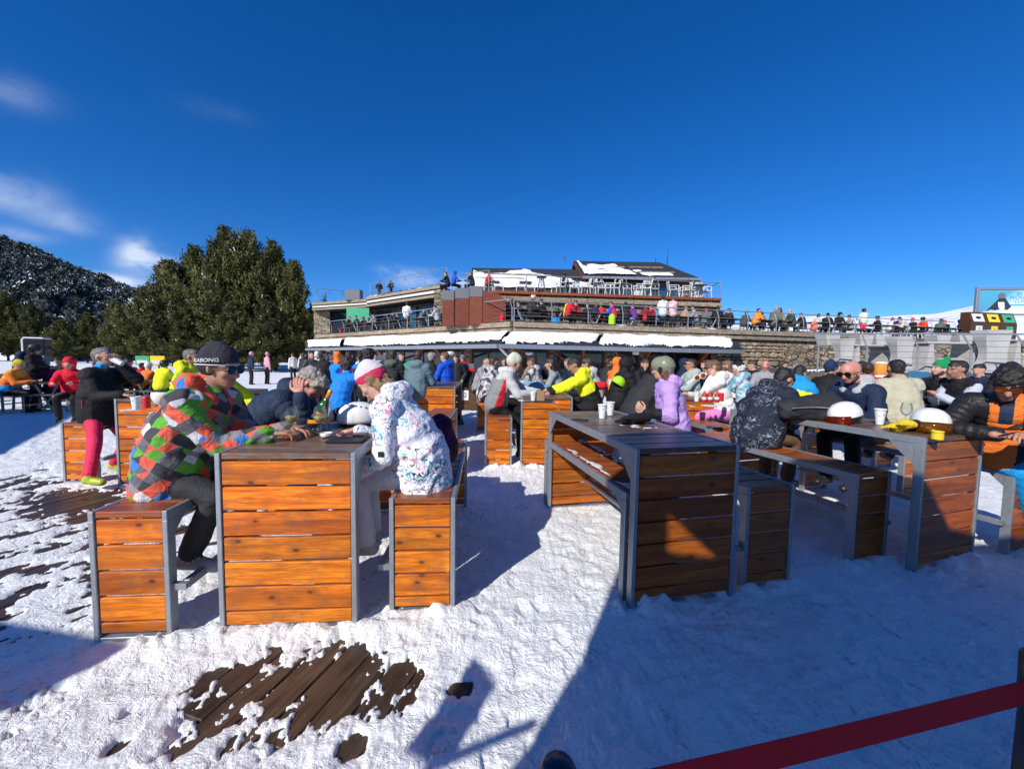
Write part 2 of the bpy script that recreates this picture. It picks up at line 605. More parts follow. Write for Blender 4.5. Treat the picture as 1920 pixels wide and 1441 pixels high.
M['slate'] = slate()
# ------------------------------------------------------------------ tables' footprints (front left corner at ground, heading of the long axis)
# (x, y, axis angle to the left of straight ahead in degrees)
L0 = on(412, 1192, 0); R0 = on(1182, 1147, 0); Q0 = on(1714, 1075, 0); M0 = on(975, 876, 0); L20 = on(221, 912, 0)
SETS = []   # (kind, x, y, ang, label)


def loc2(P, ang, dx, dy):
    """P + dx to the right and dy along an axis turned ang degrees to the left"""
    a = R(ang)
    return Vector((P.x + dx * cos(a) - dy * sin(a), P.y + dx * sin(a) + dy * cos(a), 0))


BT = dict(L=(L0, 4.5), R=(R0, 12.5), Q=(Q0, 19.0), M=(M0, 2.0), K=(L20, 1.0))
TABLES = {}
BENCHES = {}
TABLES['L'] = (L0, 4.5)
BENCHES['L1'] = (on(176, 1208, 0), 5.0)
BENCHES['L2'] = (on(730, 1155, 0), 4.0)
TABLES['R'] = (R0, 12.5)
_rb = on(1166, 1130, 0)
BENCHES['R1'] = (_rb, 12.5)
BENCHES['R2'] = (on(1392, 1110, 0), 13.0)
TABLES['Q'] = (Q0, 18.0)
BENCHES['Q1'] = (on(1595, 1063, 0), 17.0)
BENCHES['Q2'] = (on(1888, 1048, 0), 17.0)
TABLES['M'] = (M0, 2.0)
BENCHES['M1'] = (on(908, 877, 0), 3.5)
BENCHES['M2'] = (loc2(M0, 2, .93, .12), 2.0)
TABLES['K'] = (L20, 1.0)
BENCHES['K1'] = (on(119, 907, 0), 1.0)
BENCHES['K2'] = (loc2(L20, 1, .95, 0), 1.0)

FOOT = [(v[0].x, v[0].y, v[1], .76, 1.78) for v in TABLES.values()] + [(v[0].x, v[0].y, v[1], .40, 1.78) for v in BENCHES.values()]

DECK_ANG = 16.0    # the deck boards run this far to the right of straight ahead


def deck_uv(x, y):
    a = R(DECK_ANG)
    return x * sin(a) + y * cos(a), x * cos(a) - y * sin(a)    # along, across


PATCH = []  # bare patches: (cx, cy, r_along, r_across, strength)
for px, py, ra, rc, st in [(455, 1305, .24, .20, 1.10), (545, 1292, .25, .18, 1.15), (630, 1282, .20, .16, 1.05), (735, 1290, .14, .12, .95), (395, 1340, .15, .10, 1.0), (730, 1290, .12, .08, 1.0), (605, 1345, .10, .07, .95), (480, 1355, .13, .10, .9),
                           (165, 940, .30, .75, 1.35), (290, 925, .22, .45, 1.0),
                           (660, 1405, .06, .05, .9), (868, 1298, .05, .06, .8), (370, 1395, .1, .05, .8), (225, 1400, .04, .03, .9), (245, 1335, .03, .02, .9),
                           (75, 1320, .10, .08, .85), (30, 1360, .10, .06, .85), (880, 765, .35, .8, 1.2), (1120, 800, .1, .3, .4)]:
    p = on(px, py, 0)
    PATCH.append((p.x, p.y, ra, rc, st))


def bare(x, y, both=False):
    """how strongly the deck shows through, >0.5 bare"""
    u, v = deck_uv(x, y)
    n = fbm2(u * 2.6, v * 7.5, 4, 11) * .5
    n2 = fbm2(u * 9, v * 13, 3, 23) * .5
    e = np.zeros_like(x)
    for cx, cy, ra, rc, st in PATCH:
        cu, cv = deck_uv(cx, cy)
        q = ((u - cu) / ra) ** 2 + ((v - cv) / rc) ** 2
        e = np.maximum(e, st * np.exp(-q * .7))
    n3 = vnoise2(u * 26, v * 34, 29)
    n4 = vnoise2(u * 45, v * 60, 39)
    env = np.clip(e * 1.5, 0, 1)
    e = e + (n * .75 + n2 * .80 + n3 * .42 + n4 * .24) * np.minimum(1, e * 1.5)
    # streaky half-melted area on the left
    w = 1 / (1 + np.exp((x + 2.35) * 5)) / (1 + np.exp(-(x + 8.5) * 2)) / (1 + np.exp((y - 5.6) * 3)) / (1 + np.exp(-(y - 1.7) * 6))
    s = .70 * w * (0.26 + 1.3 * fbm2(u * 4.5, v * 9, 3, 15) * .5 + .9 * n2 + .3 * n3 + .32 * vnoise2(x * 1.3, y * 1.3, 77))
    e = np.maximum(e, s + .18 * w)
    return (e, np.maximum(env, np.clip(w * .75, 0, 1))) if both else e


def snow_h(x, y, fine=True):
    d = np.sqrt(x * x + y * y)
    h = .017 + .007 * fbm2(x * 1.5, y * 1.5, 3, 3)
    fade = np.clip(14 / np.maximum(d, .1), 0, 1)
    rid = 1 - np.abs(vnoise2(x * 8, y * 8, 31))
    rid2 = 1 - np.abs(vnoise2(x * 19 + 3 * vnoise2(x * 5, y * 5, 8), y * 19, 32))
    wx = x + .02 * vnoise2(x * 14, y * 14, 35); wy = y + .02 * vnoise2(x * 14, y * 14, 36)
    rid3 = 1 - np.abs(vnoise2(wx * 33, wy * 33, 37))
    amp = .75 + .5 * vnoise2(x * 1.7, y * 1.7, 38)
    rel = .005 * vnoise2(x * 5, y * 5, 30) + amp * (.012 * (1 - rid) + .011 * (np.abs(vnoise2(wx * 15 + 7, wy * 15, 32)) - .3) + .007 * (np.abs(vnoise2(wx * 31, wy * 31, 37)) - .3) + .0030 * vnoise2(x * 60, y * 60, 33) + .0014 * vnoise2(x * 115, y * 115, 34)) + .010 * vnoise2(x * 2.3, y * 2.3, 41)
    # heel and toe dents
    cell = .23
    for k, (ox, oy) in enumerate(((0, 0), (.11, .13))):
        gx, gy = np.floor((x + ox) / cell), np.floor((y + oy) / cell)
        z = np.zeros_like(gx)
        jx = (_hash(gx, gy, z, 5 + k) * .6 + .2) * cell; jy = (_hash(gx, gy, z, 9 + k) * .6 + .2) * cell
        an = _hash(gx, gy, z, 13 + k) * 3.14
        lx = x + ox - gx * cell - jx; ly = y + oy - gy * cell - jy
        a_ = lx * np.cos(an) + ly * np.sin(an); b_ = -lx * np.sin(an) + ly * np.cos(an)
        q = (a_ / .085) ** 2 + (b_ / .04) ** 2
        rel = rel - .011 * (q < 1) * (1 - q) ** .5 * (_hash(gx, gy, z, 17 + k) > .35) if False else rel - .011 * np.clip((1 - q) * 2.5, 0, 1) * (_hash(gx, gy, z, 17 + k) > .4)
    h = h + rel * fade
    # snow banked against the furniture's ends
    for fx, fy, ang, w, L in FOOT:
        a = R(ang)
        lx = (x - fx) * cos(a) + (y - fy) * sin(a)
        ly = -(x - fx) * sin(a) + (y - fy) * cos(a)
        near = (np.abs(lx - w / 2) < w / 2 + .5) & (np.abs(ly) < .5)
        if not near.any(): continue
        dx = np.maximum(0, np.abs(lx - w / 2) - w / 2)
        dd = np.sqrt(dx ** 2 + (ly + .02) ** 2)
        h = h + .045 * np.exp(-(dd / .09) ** 2) * (.55 + .75 * vnoise2(x * 9, y * 9, 51) + .35 * vnoise2(x * 24, y * 24, 52))
    e, env = bare(x, y, True)
    h = h * (1 - .72 * env)
    k = np.clip((e - .40) / .16, 0, 1)
    thin = np.clip((e - .14) / .28, 0, 1)
    h = h * (1 - .5 * thin) + .002
    h = h * (1 - k) - .020 * k * (1 + .5 * vnoise2(x * 30, y * 30, 60))
    # flat packed snow far away
    far = np.clip((d - 22) / 30, 0, 1)
    h = h * (1 - far) + far * (.03 + .15 * vnoise2(x * .05, y * .05, 71))
    return h


def build_ground():
    front = np.linspace(-64, 64, 740)
    rest = np.linspace(64, 296, 60)[1:-1]
    ang = np.radians(np.concatenate([front, rest]))
    rows = [0.25]
    while rows[-1] < 26: rows.append(rows[-1] * 1.0082 if rows[-1] > .9 else rows[-1] * 1.06)
    while rows[-1] < 3500: rows.append(rows[-1] * 1.10)
    rr = np.array(rows)
    A, D = np.meshgrid(ang, rr)
    X, Y = D * np.sin(A), D * np.cos(A)
    Z = snow_h(X.ravel(), Y.ravel()).reshape(X.shape)
    n, m = X.shape
    V = np.column_stack([X.ravel(), Y.ravel(), Z.ravel()])
    i, j = np.meshgrid(np.arange(n - 1), np.arange(m), indexing='ij')
    a = i * m + j; b = i * m + (j + 1) % m
    F = np.stack([a, b, b + m, a + m], -1).reshape(-1, 4)
    # centre fan
    V = np.vstack([V, [[0, 0, .03]]])
    c = len(V) - 1
    me = bpy.data.meshes.new('snow_ground')
    tri = np.column_stack([np.arange(m), np.full(m, c), (np.arange(m) + 1) % m])
    loops = np.concatenate([F.ravel(), tri.ravel()])
    starts = np.concatenate([np.arange(len(F)) * 4, len(F) * 4 + np.arange(m) * 3])
    me.vertices.add(len(V)); me.vertices.foreach_set('co', V.ravel())
    me.loops.add(len(loops)); me.loops.foreach_set('vertex_index', loops.astype(np.int32))
    me.polygons.add(len(starts)); me.polygons.foreach_set('loop_start', starts.astype(np.int32))
    me.polygons.foreach_set('use_smooth', np.ones(len(starts), bool))
    me.materials.append(M['snow'])
    me.update(calc_edges=True)
    me.validate()
    o = obj('snow_ground', me, kind='structure')
    return o


build_ground()

# deck boards below the snow, only where the snow lets them show
deck = empty('deck'); tag(deck, kind='structure')
mb = MB(); mb.box(-9, 3, -.5, 12, -.16, -.075)
mb.build('deck_base', M['slate_dark'], deck)
bme = MB(); bme.bevbox(-1.2, 1.2, -.0715, .0715, -.028, 0, .004)
board_me = bme.me('board', M['deck'])
_a = R(90 - DECK_ANG)
cnt = 0
for row in range(-70, 70):
    for seg in range(-4, 6):
        v = row * .151
        u = seg * 2.42 + (row % 3) * .8
        us = u + np.linspace(-1.2, 1.2, 25)
        vs_ = np.repeat(np.array([v - .05, v, v + .05])[:, None], 25, 1)
        uu = np.repeat(us[None, :], 3, 0)
        a = R(DECK_ANG)
        xs = uu * sin(a) + vs_ * cos(a); ys = uu * cos(a) - vs_ * sin(a)
        e = bare(xs.ravel(), ys.ravel())
        vis = (e > .44) & (ys.ravel() > .9) & (ys.ravel() < 11) & (np.abs(xs.ravel()) < ys.ravel() * 1.45 + .5)
        if vis.sum() < 2: continue
        cx, cy = u * sin(a) + v * cos(a), u * cos(a) - v * sin(a)
        obj('board', board_me, deck, loc=(cx, cy, 0 + rng.uniform(-.003, .002)), rot=(rng.uniform(-.01, .01), 0, _a + rng.uniform(-.003, .003)))
        cnt += 1
print('deck boards', cnt)
# ------------------------------------------------------------------ bar tables and benches
PITCHB = .1455


def board_mesh(L, W_, T_, mat, b=.004, name='board'):
    m_ = MB(); m_.bevbox(-L / 2, L / 2, -W_ / 2, W_ / 2, -T_ / 2, T_ / 2, b)
    return m_.me(name, mat)


BM = {}


def bm_(key, *a):
    if key not in BM: BM[key] = board_mesh(*a)
    return BM[key]


def furniture(kind, P, ang, label, group, dark=False, foot=0, top=None):
    """table or bench: steel frame, cross boards on top and stacked boards closing both ends.
    local x to the right, local y along, origin at the front left foot"""
    tbl = kind == 'bar_table'
    w, L, H = (.76, 1.78, 1.05) if tbl else (.40, 1.78, .74)
    root = empty(kind, (P.x, P.y, 0), R(ang), label, 'table' if tbl else 'bench', group)
    fw = .028   # flat bar width seen from the front
    # legs
    for (sx, sy) in ((0, 0), (1, 0), (0, 1), (1, 1)):
        m_ = MB()
        x0 = 0 if sx == 0 else w - fw
        y0 = 0 if sy == 0 else L - .06
        m_.bevbox(x0, x0 + fw, y0, y0 + .06, 0, H - .052, .003)
        # gusset in the corner below the rail
        gx = x0 + .004 if sx == 0 else x0 + fw - .010
        yy = .06 if sy == 0 else L - .06
        s = 1 if sy == 0 else -1
        g = .17 if tbl else .09
        poly = [(yy, H - .052 - g), (yy, H - .052), (yy + s * g, H - .052)]
        V = [Vector((gx + dx, py_, pz)) for dx in (0, .006) for py_, pz in poly]
        m_.add(V, [(0, 1, 2), (3, 5, 4), (0, 3, 4, 1), (1, 4, 5, 2), (2, 5, 3, 0)])
        m_.build('leg', M['galv'], root)
    for sx in (0, 1):
        m_ = MB()
        x0 = 0 if sx == 0 else w - fw
        m_.bevbox(x0, x0 + fw, 0, L, H - .052, H + .002, .003)
        m_.build('side_rail', M['galv'], root)
    for sy in (0, 1):
        m_ = MB()
        y0 = .004 if sy == 0 else L - .044
        m_.bevbox(fw, w - fw, y0, y0 + .04, .002, .032, .003)
        m_.build('foot_bar', M['galv'], root)
    if foot:
        m_ = MB()
        x0 = w + .03 if foot > 0 else -.07
        m_.bevbox(x0, x0 + .04, .05, L - .05, .28, .325, .003)
        for yy in (.02, L - .06):
            m_.box(min(x0, w if foot > 0 else -.06), max(x0 + .04, 0 if foot < 0 else w), yy, yy + .03, .285, .32)
        m_.build('foot_rail', M['galv'], root)
    # top boards
    bw = w - 2 * fw - .006
    tm = bm_((kind, 'top', top), bw, .1365, .036, M[top or ('board_top' if tbl else 'board_seat')])
    n = int(L / PITCHB)
    p = (L - .004) / n
    for k in range(n):
        obj('board', tm, root, loc=(w / 2, .002 + p * (k + .5), H - .018 + rng.uniform(-.0015, .001)), rot=(0, rng.uniform(-.002, .002), rng.uniform(-.003, .003) + (pi if rng.random() < .5 else 0)))
    # end boards
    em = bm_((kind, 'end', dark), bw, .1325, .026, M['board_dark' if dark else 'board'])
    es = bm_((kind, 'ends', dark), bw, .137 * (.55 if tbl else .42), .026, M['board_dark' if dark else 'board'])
    z = H - .045
    rows = []
    while z - .137 > .03:
        rows.append((z - .0685, em)); z -= PITCHB
    hs = .137 * (.55 if tbl else .42)
    if z - .03 > hs * .6: rows.append((z - hs / 2, es))
    for sy in (0, 1):
        y0 = .022 if sy == 0 else L - .022
        for zc, mm in rows:
            obj('board', mm, root, loc=(w / 2, y0 + rng.uniform(-.001, .001), zc), rot=(pi / 2, 0, pi if rng.random() < .5 else 0))
    return root


GT, GB = 'high wooden tables on the snowy terrace', 'high wooden benches beside the tables'
T_LAB = dict(L='orange slatted bar table with ice bucket and wine glasses on it, nearest left',
             R='dark brown bar table in shade with two cups and gloves at its far end',
             Q='slatted bar table at right carrying two white ski helmets and yellow gloves',
             M='orange slatted table between the grey and the yellow jacket men',
             K='orange slatted bar table beside the man drinking in red trousers')
for k, (P, a) in TABLES.items():
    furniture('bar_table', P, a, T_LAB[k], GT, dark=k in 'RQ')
B_LAB = dict(L1='bench under the man in the patchwork jacket, its near end bright orange',
             L2='bench under the woman in the white patterned jacket',
             R1='empty bench with snow on its seat, left of the shaded table',
             R2='low snowy bench tucked right of the shaded table',
             Q1='long shaded bench under the man in the dark swirl pattern jacket',
             Q2='bench at the right edge of the picture under the blue trousers',
             M1='bench under the man in the grey and red jacket',
             M2='bench under the man in the yellow and black jacket',
             K1='bench under the man in the red ski trousers',
             K2='bench hidden behind the patchwork jacket at the second left table')
for k, (P, a) in BENCHES.items():
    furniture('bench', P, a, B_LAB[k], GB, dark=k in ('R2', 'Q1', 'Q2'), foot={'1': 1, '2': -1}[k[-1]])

# tables and benches further back: (name, photo x, photo y of the near left foot, angle)
FARSET = [
    ('bar_table', on(690, 835), 4, 'far slatted bar table behind the blue jacket child', 0),
    ('bar_table', on(1252, 880), 12, 'slatted bar table with red bottles and white cup right of the lilac jacket', 0),
    ('bench', on(1330, 905), 12, 'bench under the woman with the ponytail and sunglasses', 1),
    ('bar_table', on(777, 828), 3, 'bar table end seen under the grey blue jacket man', 0),
    ('bench', on(776, 905), 3, 'bench with worn red seat behind the white jacket woman', 1),
    ('bar_table', on(1030, 792), 8, 'distant bar table with paper cups left of the black hooded pair', 0),
    ('bench', on(1085, 845), 9, 'bench under the two people in black hoods', 1),
    ('bench', on(1640, 880), 18, 'bench behind the navy jacket bald man', 1),
    ('bench', on(1690, 935), 18, 'bench beneath the beige jacket man', 1),
    ('bar_table', on(1500, 850), 16, 'bar table with food and cups behind the bald man', 0),
    ('bench', on(1880, 880), 17, 'bench beneath the man with grey sleeves', 1),
    ('bench', on(893, 810), 3, 'bench beneath the man in the snow camouflage hood', 1),
]
for kind, P, a, lab, dk in FARSET:
    furniture(kind, P, a, lab, GT if kind == 'bar_table' else GB, dark=False)

# snow lying on seats and tops: thin lumpy sheets
def snow_sheet(name, poly_fn, x0, x1, y0, y1, z, parent, step=.02, thick=.018, thr=.5, seed=1, sc=6, label=None, mat=None):
    nx, ny = max(2, int((x1 - x0) / step)), max(2, int((y1 - y0) / step))
    xs, ys = np.linspace(x0, x1, nx), np.linspace(y0, y1, ny)
    X, Y = np.meshgrid(xs, ys)
    w = poly_fn(X, Y) + .5 * fbm2(X * sc, Y * sc, 4, seed) * .6
    H = np.clip((w - thr) * 2.2, -1, 1)
    Z = np.where(H > 0, thick * np.sqrt(np.clip(H, 0, 1)) * (1 + .25 * vnoise2(X * 30, Y * 30, seed + 3)), -.004)
    keep = H > -.06
    idx = -np.ones(X.shape, int)
    V, F = [], []
    for j in range(ny - 1):
        for i in range(nx - 1):
            q = ((j, i), (j, i + 1), (j + 1, i + 1), (j + 1, i))
            if all(keep[c] for c in q):
                f = []
                for c in q:
                    if idx[c] < 0:
                        idx[c] = len(V); V.append((X[c], Y[c], z + Z[c]))
                    f.append(idx[c])
                F.append(tuple(f))
    if not F: return None
    me = mesh(name, V, F, mat or M['snow_clean'], smooth_=True)
    return obj(name, me, parent)


def find_root(lab):
    for o in C.objects:
        if o.get('label') == lab: return o


snow_sheet('snow_patch', lambda X, Y: .62 - np.abs(X - .03) * 7 + (Y < 1.25) * .3 - (Y > 1.3) * 1.0, .03, .37, .02, 1.6, .742, find_root(B_LAB['R1']), seed=5, sc=7, thick=.022)
snow_sheet('snow_patch', lambda X, Y: .75 - np.abs(X - .37) * 5, .03, .37, .02, 1.7, .742, find_root(B_LAB['R1']), seed=9, sc=5, thick=.02)
snow_sheet('snow_patch', lambda X, Y: .52 - np.abs(X - .05) * 2.4, .03, .37, .02, 1.6, .742, find_root(B_LAB['R2']), seed=6, sc=5, thick=.016)
snow_sheet('frost_patch', lambda X, Y: .34 - np.abs(Y - .75) * .55, .05, .72, .1, 1.4, 1.0515, find_root(T_LAB['R']), seed=7, sc=7, thick=.003, step=.012)
# ------------------------------------------------------------------ restaurant, terraces, railings
def strip(name, pts_lo, pts_hi, mat, parent, thick=None, kind=None):
    """vertical/oblique band between two polylines of equal length"""
    V = list(pts_lo) + list(pts_hi)
    n = len(pts_lo)
    F = [(i, i + 1, n + i + 1, n + i) for i in range(n - 1)]
    o = obj(name, mesh(name, V, F, mat), parent)
    if thick:
        m_ = o.modifiers.new('s', 'SOLIDIFY'); m_.thickness = thick; m_.offset = -1
    if kind: o['kind'] = kind
    return o


def beam(name, a, b, w, h, mat, parent, drop=0.0):
    """box whose length runs along its own local x, so that the grain follows it"""
    a, b = Vector(a), Vector(b)
    d = b - a
    L = d.length
    m_ = MB(); m_.bevbox(-L / 2, L / 2, -w / 2, w / 2, -h / 2, h / 2, min(w, h) * .08)
    o = m_.build(name, mat, parent)
    rz = atan2(d.y, d.x)
    ry = -atan2(d.z, sqrt(d.x ** 2 + d.y ** 2))
    o.location = (a + b) / 2 - Vector((0, 0, drop))
    o.rotation_euler = (0, ry, rz)
    return o


def poly_snow(name, A, B, C_, D_, nu, nv, thick, seed, parent, thr=.25, sc=(3, 2), edge=.12, edgefn=None, rough=.45):
    """lumpy snow sheet over the quad A(left low) B(right low) C(right high) D(left high)"""
    A, B, C_, D_ = map(Vector, (A, B, C_, D_))
    nrm = (B - A).cross(D_ - A).normalized()
    if nrm.z < 0: nrm = -nrm
    us = np.linspace(0, 1, nu); vs = np.linspace(0, 1, nv)
    U, Vv = np.meshgrid(us, vs)
    Lu = (B - A).length; Lv = (D_ - A).length
    w = 1 - rough + rough * fbm2(U * Lu / sc[0] + seed, Vv * Lv / sc[1], 3, seed, .38)
    em = np.minimum(np.minimum(U * Lu, (1 - U) * Lu), np.minimum(Vv * Lv, (1 - Vv) * Lv)) / edge
    w = np.minimum(w, .9) * np.clip(em, 0, 1) ** .5
    if edgefn is not None: w = edgefn(U, Vv, w)
    H = np.clip((w - thr) * 3, -1, 1)
    Z = np.where(H > 0, thick * np.sqrt(np.clip(H, 0, 1)) * (1 + .3 * fbm2(U * Lu * 1.7, Vv * Lv * 2.2, 3, seed + 5)), -.02)
    keep = H > -.15
    idx = {}
    V, F = [], []
    for j in range(nv - 1):
        for i in range(nu - 1):
            q = ((j, i), (j, i + 1), (j + 1, i + 1), (j + 1, i))
            if all(keep[c] for c in q):
                f = []
                for c in q:
                    if c not in idx:
                        u, v = U[c], Vv[c]
                        P = (A * (1 - u) + B * u) * (1 - v) + (D_ * (1 - u) + C_ * u) * v + nrm * float(Z[c])
                        idx[c] = len(V); V.append(P)
                    f.append(idx[c])
                F.append(tuple(f))
    if not F: return None
    return obj(name, mesh(name, V, F, M['snow_clean'], smooth_=True), parent)


# ---- key lines (real positions found by looking from the viewpoint at known distances)
ZT = 3.12                                    # terrace floor
def terr(px):                                # front edge of the terrace: bends at photo x=960
    if px <= 960:
        t_ = (960 - px) / 360.0
        Y = 17.3 + 13.7 * (t_ * 17.3 / (31 - 13.7 * t_)) if False else None
        # line from (0,17.3) to (-14.9,31): X/Y = (px-960)/750
        k = (px - 960) / 750
        s = -k * 17.3 / (14.9 + 13.7 * k)
        return Vector((-14.9 * s, 17.3 + 13.7 * s, 0))
    k = (px - 960) / 750
    s = k * 17.3 / (20 - 4.7 * k)
    return Vector((20 * s, 17.3 + 4.7 * s, 0))


A_, B_, C__ = terr(597), terr(960), terr(2300)
lodge = empty('mountain_restaurant', (B_.x, B_.y, 0), 0, 'low stone restaurant with snow topped canopy below the crowded sun terrace', 'building')
lodge_i = Matrix.Translation(-Vector((B_.x, B_.y, 0)))


def lk(o):
    """parent an already placed part to the restaurant, keeping its place"""
    o.parent = lodge
    o.location = Vector(o.location) - Vector((B_.x, B_.y, 0))
    return o


# terrace slab
def slab(name, pts, z0, z1, mat):
    m_ = MB(); m_.prism([(p.x, p.y) for p in pts], z0, z1)
    return m_.build(name, mat)


back = [Vector((52, 40, 0)), Vector((10, 52, 0)), Vector((-20, 52, 0))]
lk(slab('terrace_slab', [A_, B_, C__] + back, ZT - .30, ZT, M['plank_grey']))
# weathered edge timbers, two rows
def edge_timbers(p, q, z, h, n, seedoff, out):
    d = (q - p).normalized()
    nrm = Vector((d.y, -d.x, 0))
    for i in range(n):
        a = p.lerp(q, i / n) + d * .01 + nrm * out
        b = p.lerp(q, (i + 1) / n) - d * .01 + nrm * out
        lk(beam('edge_timber', a + Vector((0, 0, z)), b + Vector((0, 0, z)), .16, h, M['log'], None))


edge_timbers(A_, B_, ZT - .06, .22, 6, 0, .10)
edge_timbers(B_, terr(1640), ZT - .06, .22, 6, 0, .10)
edge_timbers(A_, B_, ZT - .30, .20, 5, 0, .02)
edge_timbers(B_, terr(1640), ZT - .30, .20, 7, 0, .02)
# snow along the terrace edge
for p, q, sd in ((A_, B_, 4), (B_, terr(1640), 8)):
    d = (q - p).normalized(); nrm = Vector((d.y, -d.x, 0))
    lk(poly_snow('edge_snow', p + nrm * .17 + Vector((0, 0, ZT + .04)), q + nrm * .17 + Vector((0, 0, ZT + .04)), q - nrm * .45 + Vector((0, 0, ZT + .05)), p - nrm * .45 + Vector((0, 0, ZT + .05)), 240, 9, .06, sd, None, thr=.12, sc=(1.2, .5), edge=.08))

# canopy: gutter line in front of and below the terrace
G0, G1, G2 = at(575, 655, 31.0), at(935, 649, 15.8), at(1392, 661, 18.0)
G0.z, G1.z, G2.z = 2.08, 2.10, 2.08
n_ = 0
H0 = A_ + Vector((-1.2, .3, 2.72)); H1 = B_ + Vector((0, .25, 2.72)); H2 = terr(1385) + Vector((0, .2, 2.72))
canopy = []
me_ = mesh('roof', [G0, G1, G2, H2, H1, H0, *(v - Vector((0, 0, .12)) for v in (G0, G1, G2, H2, H1, H0))],
           [(0, 1, 4, 5), (1, 2, 3, 4), (6, 11, 10, 7), (7, 10, 9, 8), (0, 6, 7, 1), (1, 7, 8, 2), (2, 8, 9, 3), (0, 5, 11, 6)], M['slate'])
lk(obj('canopy_roof', me_))
# slate courses at the eave
for a, b, n in ((G0, G1, 60), (G1, G2, 34)):
    m_ = MB()
    d = (b - a) / n
    up = (H1 - G1).normalized()
    for k in range(n):
        for row in range(3):
            off = up * (.10 + row * .22)
            j = rng.uniform(-.05, .03)
            s = a + d * (k + (row % 2) * .5) + off + up * j + Vector((0, 0, .03 + .012 * row))
            m_.bar(s + d * .02, s + d * .97, .26, .02, up=Vector((0, -.35, .94)))
    lk(m_.build('eave_slates', M['slate_dark']))
for a, b in ((G0, G1), (G1, G2)):
    d = (b - a).normalized(); nrm = Vector((d.y, -d.x, 0))
    n = 7 if a is G0 else 4
    for i in range(n):
        p, q = a.lerp(b, i / n), a.lerp(b, (i + 1) / n)
        lk(beam('gutter', p + nrm * .05 - Vector((0, 0, .02)), q + nrm * .05 - d * .012 - Vector((0, 0, .02)), .14, .17, M['steel_light'], None))
lift = Vector((0, 0, .07))


def canopy_snow(a, b, c, d_, seed, nu, f=.28):
    def ef(U, V, w):
        return w - np.clip((.26 + .10 * vnoise2(U * 7, U * 0, seed + 40) - V) * 5, 0, 1) * .9
    P = lambda u, v: a.lerp(b, u).lerp(d_.lerp(c, u), v) + lift
    lk(poly_snow('roof_snow', P(0, 0), P(1, 0), P(1, 1), P(0, 1), nu, 40, .11, seed, None, thr=.22, sc=(2.4, 1.4), edge=.14, edgefn=ef, rough=.3))


def lerpq(a, b, u): return a.lerp(b, u)


canopy_snow(G0.lerp(G1, .03), G0.lerp(G1, .30), H0.lerp(H1, .30), H0.lerp(H1, .03), 3, 80)
canopy_snow(G0.lerp(G1, .31), G1, H1, H0.lerp(H1, .31), 5, 170)
canopy_snow(G1, G1.lerp(G2, .36), H1.lerp(H2, .36), H1, 7, 90)
canopy_snow(G1.lerp(G2, .37), G1.lerp(G2, .96), H1.lerp(H2, .96), H1.lerp(H2, .37), 9, 150)
# lower storey wall behind the canopy
W0, W1, W2 = A_ + Vector((-.5, 3.6, 0)), B_ + Vector((0.3, 3.0, 0)), terr(1372) + Vector((0, 2.2, 0))


def wallseg(name, p, q, z0, z1, mat, th=.3):
    d = (q - p).normalized(); nrm = Vector((d.y, -d.x, 0))
    m_ = MB()
    m_.prism([(v.x, v.y) for v in (p, q, q - nrm * th, p - nrm * th)], z0, z1)
    return lk(m_.build(name, mat))


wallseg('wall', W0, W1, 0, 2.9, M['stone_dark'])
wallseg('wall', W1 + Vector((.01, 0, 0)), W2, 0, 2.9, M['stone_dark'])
# glazed openings with frames, each a part with its pane
def opening(p, q, z0, z1, out=.03, pane='glass', sill=True, mull=2):
    d = (q - p).normalized(); nrm = Vector((d.y, -d.x, 0)); L = (q - p).length
    m_ = MB()
    o_ = nrm * out
    Z = lambda z: Vector((0, 0, z))
    m_.bar(p + o_ + Z(z0), p + o_ + Z(z1), .09, .10, up=nrm)
    m_.bar(q + o_ + Z(z0), q + o_ + Z(z1), .09, .10, up=nrm)
    m_.bar(p + o_ + Z(z1), q + o_ + Z(z1), .10, .09)
    m_.bar(p + o_ + Z(z0), q + o_ + Z(z0), .10, .07)
    for k in range(1, mull):
        s = p.lerp(q, k / mull) + o_
        m_.bar(s + Z(z0), s + Z(z1), .05, .06, up=nrm)
    fr = lk(m_.build('window', M['brownwood']))
    m_ = MB(); m_.bar(p + nrm * .008 + Z((z0 + z1) / 2), q + nrm * .008 + Z((z0 + z1) / 2), .012, z1 - z0)
    pn_ = m_.build('pane', M[pane]); pn_.parent = fr; pn_.location = Vector((0, 0, 0)) - Vector(fr.location) - Vector((B_.x, B_.y, 0))
    return fr


for a, b, z0 in ((.05, .2, .9), (.24, .40, .9), (.46, .58, .05), (.62, .80, .8), (.84, .96, .8)):
    opening(W0.lerp(W1, a), W0.lerp(W1, b), z0, 2.25)
for a, b, z0 in ((.03, .14, .8), (.20, .42, .7), (.50, .60, .05), (.66, .93, .8)):
    opening(W1.lerp(W2, a), W1.lerp(W2, b), z0, 2.25)
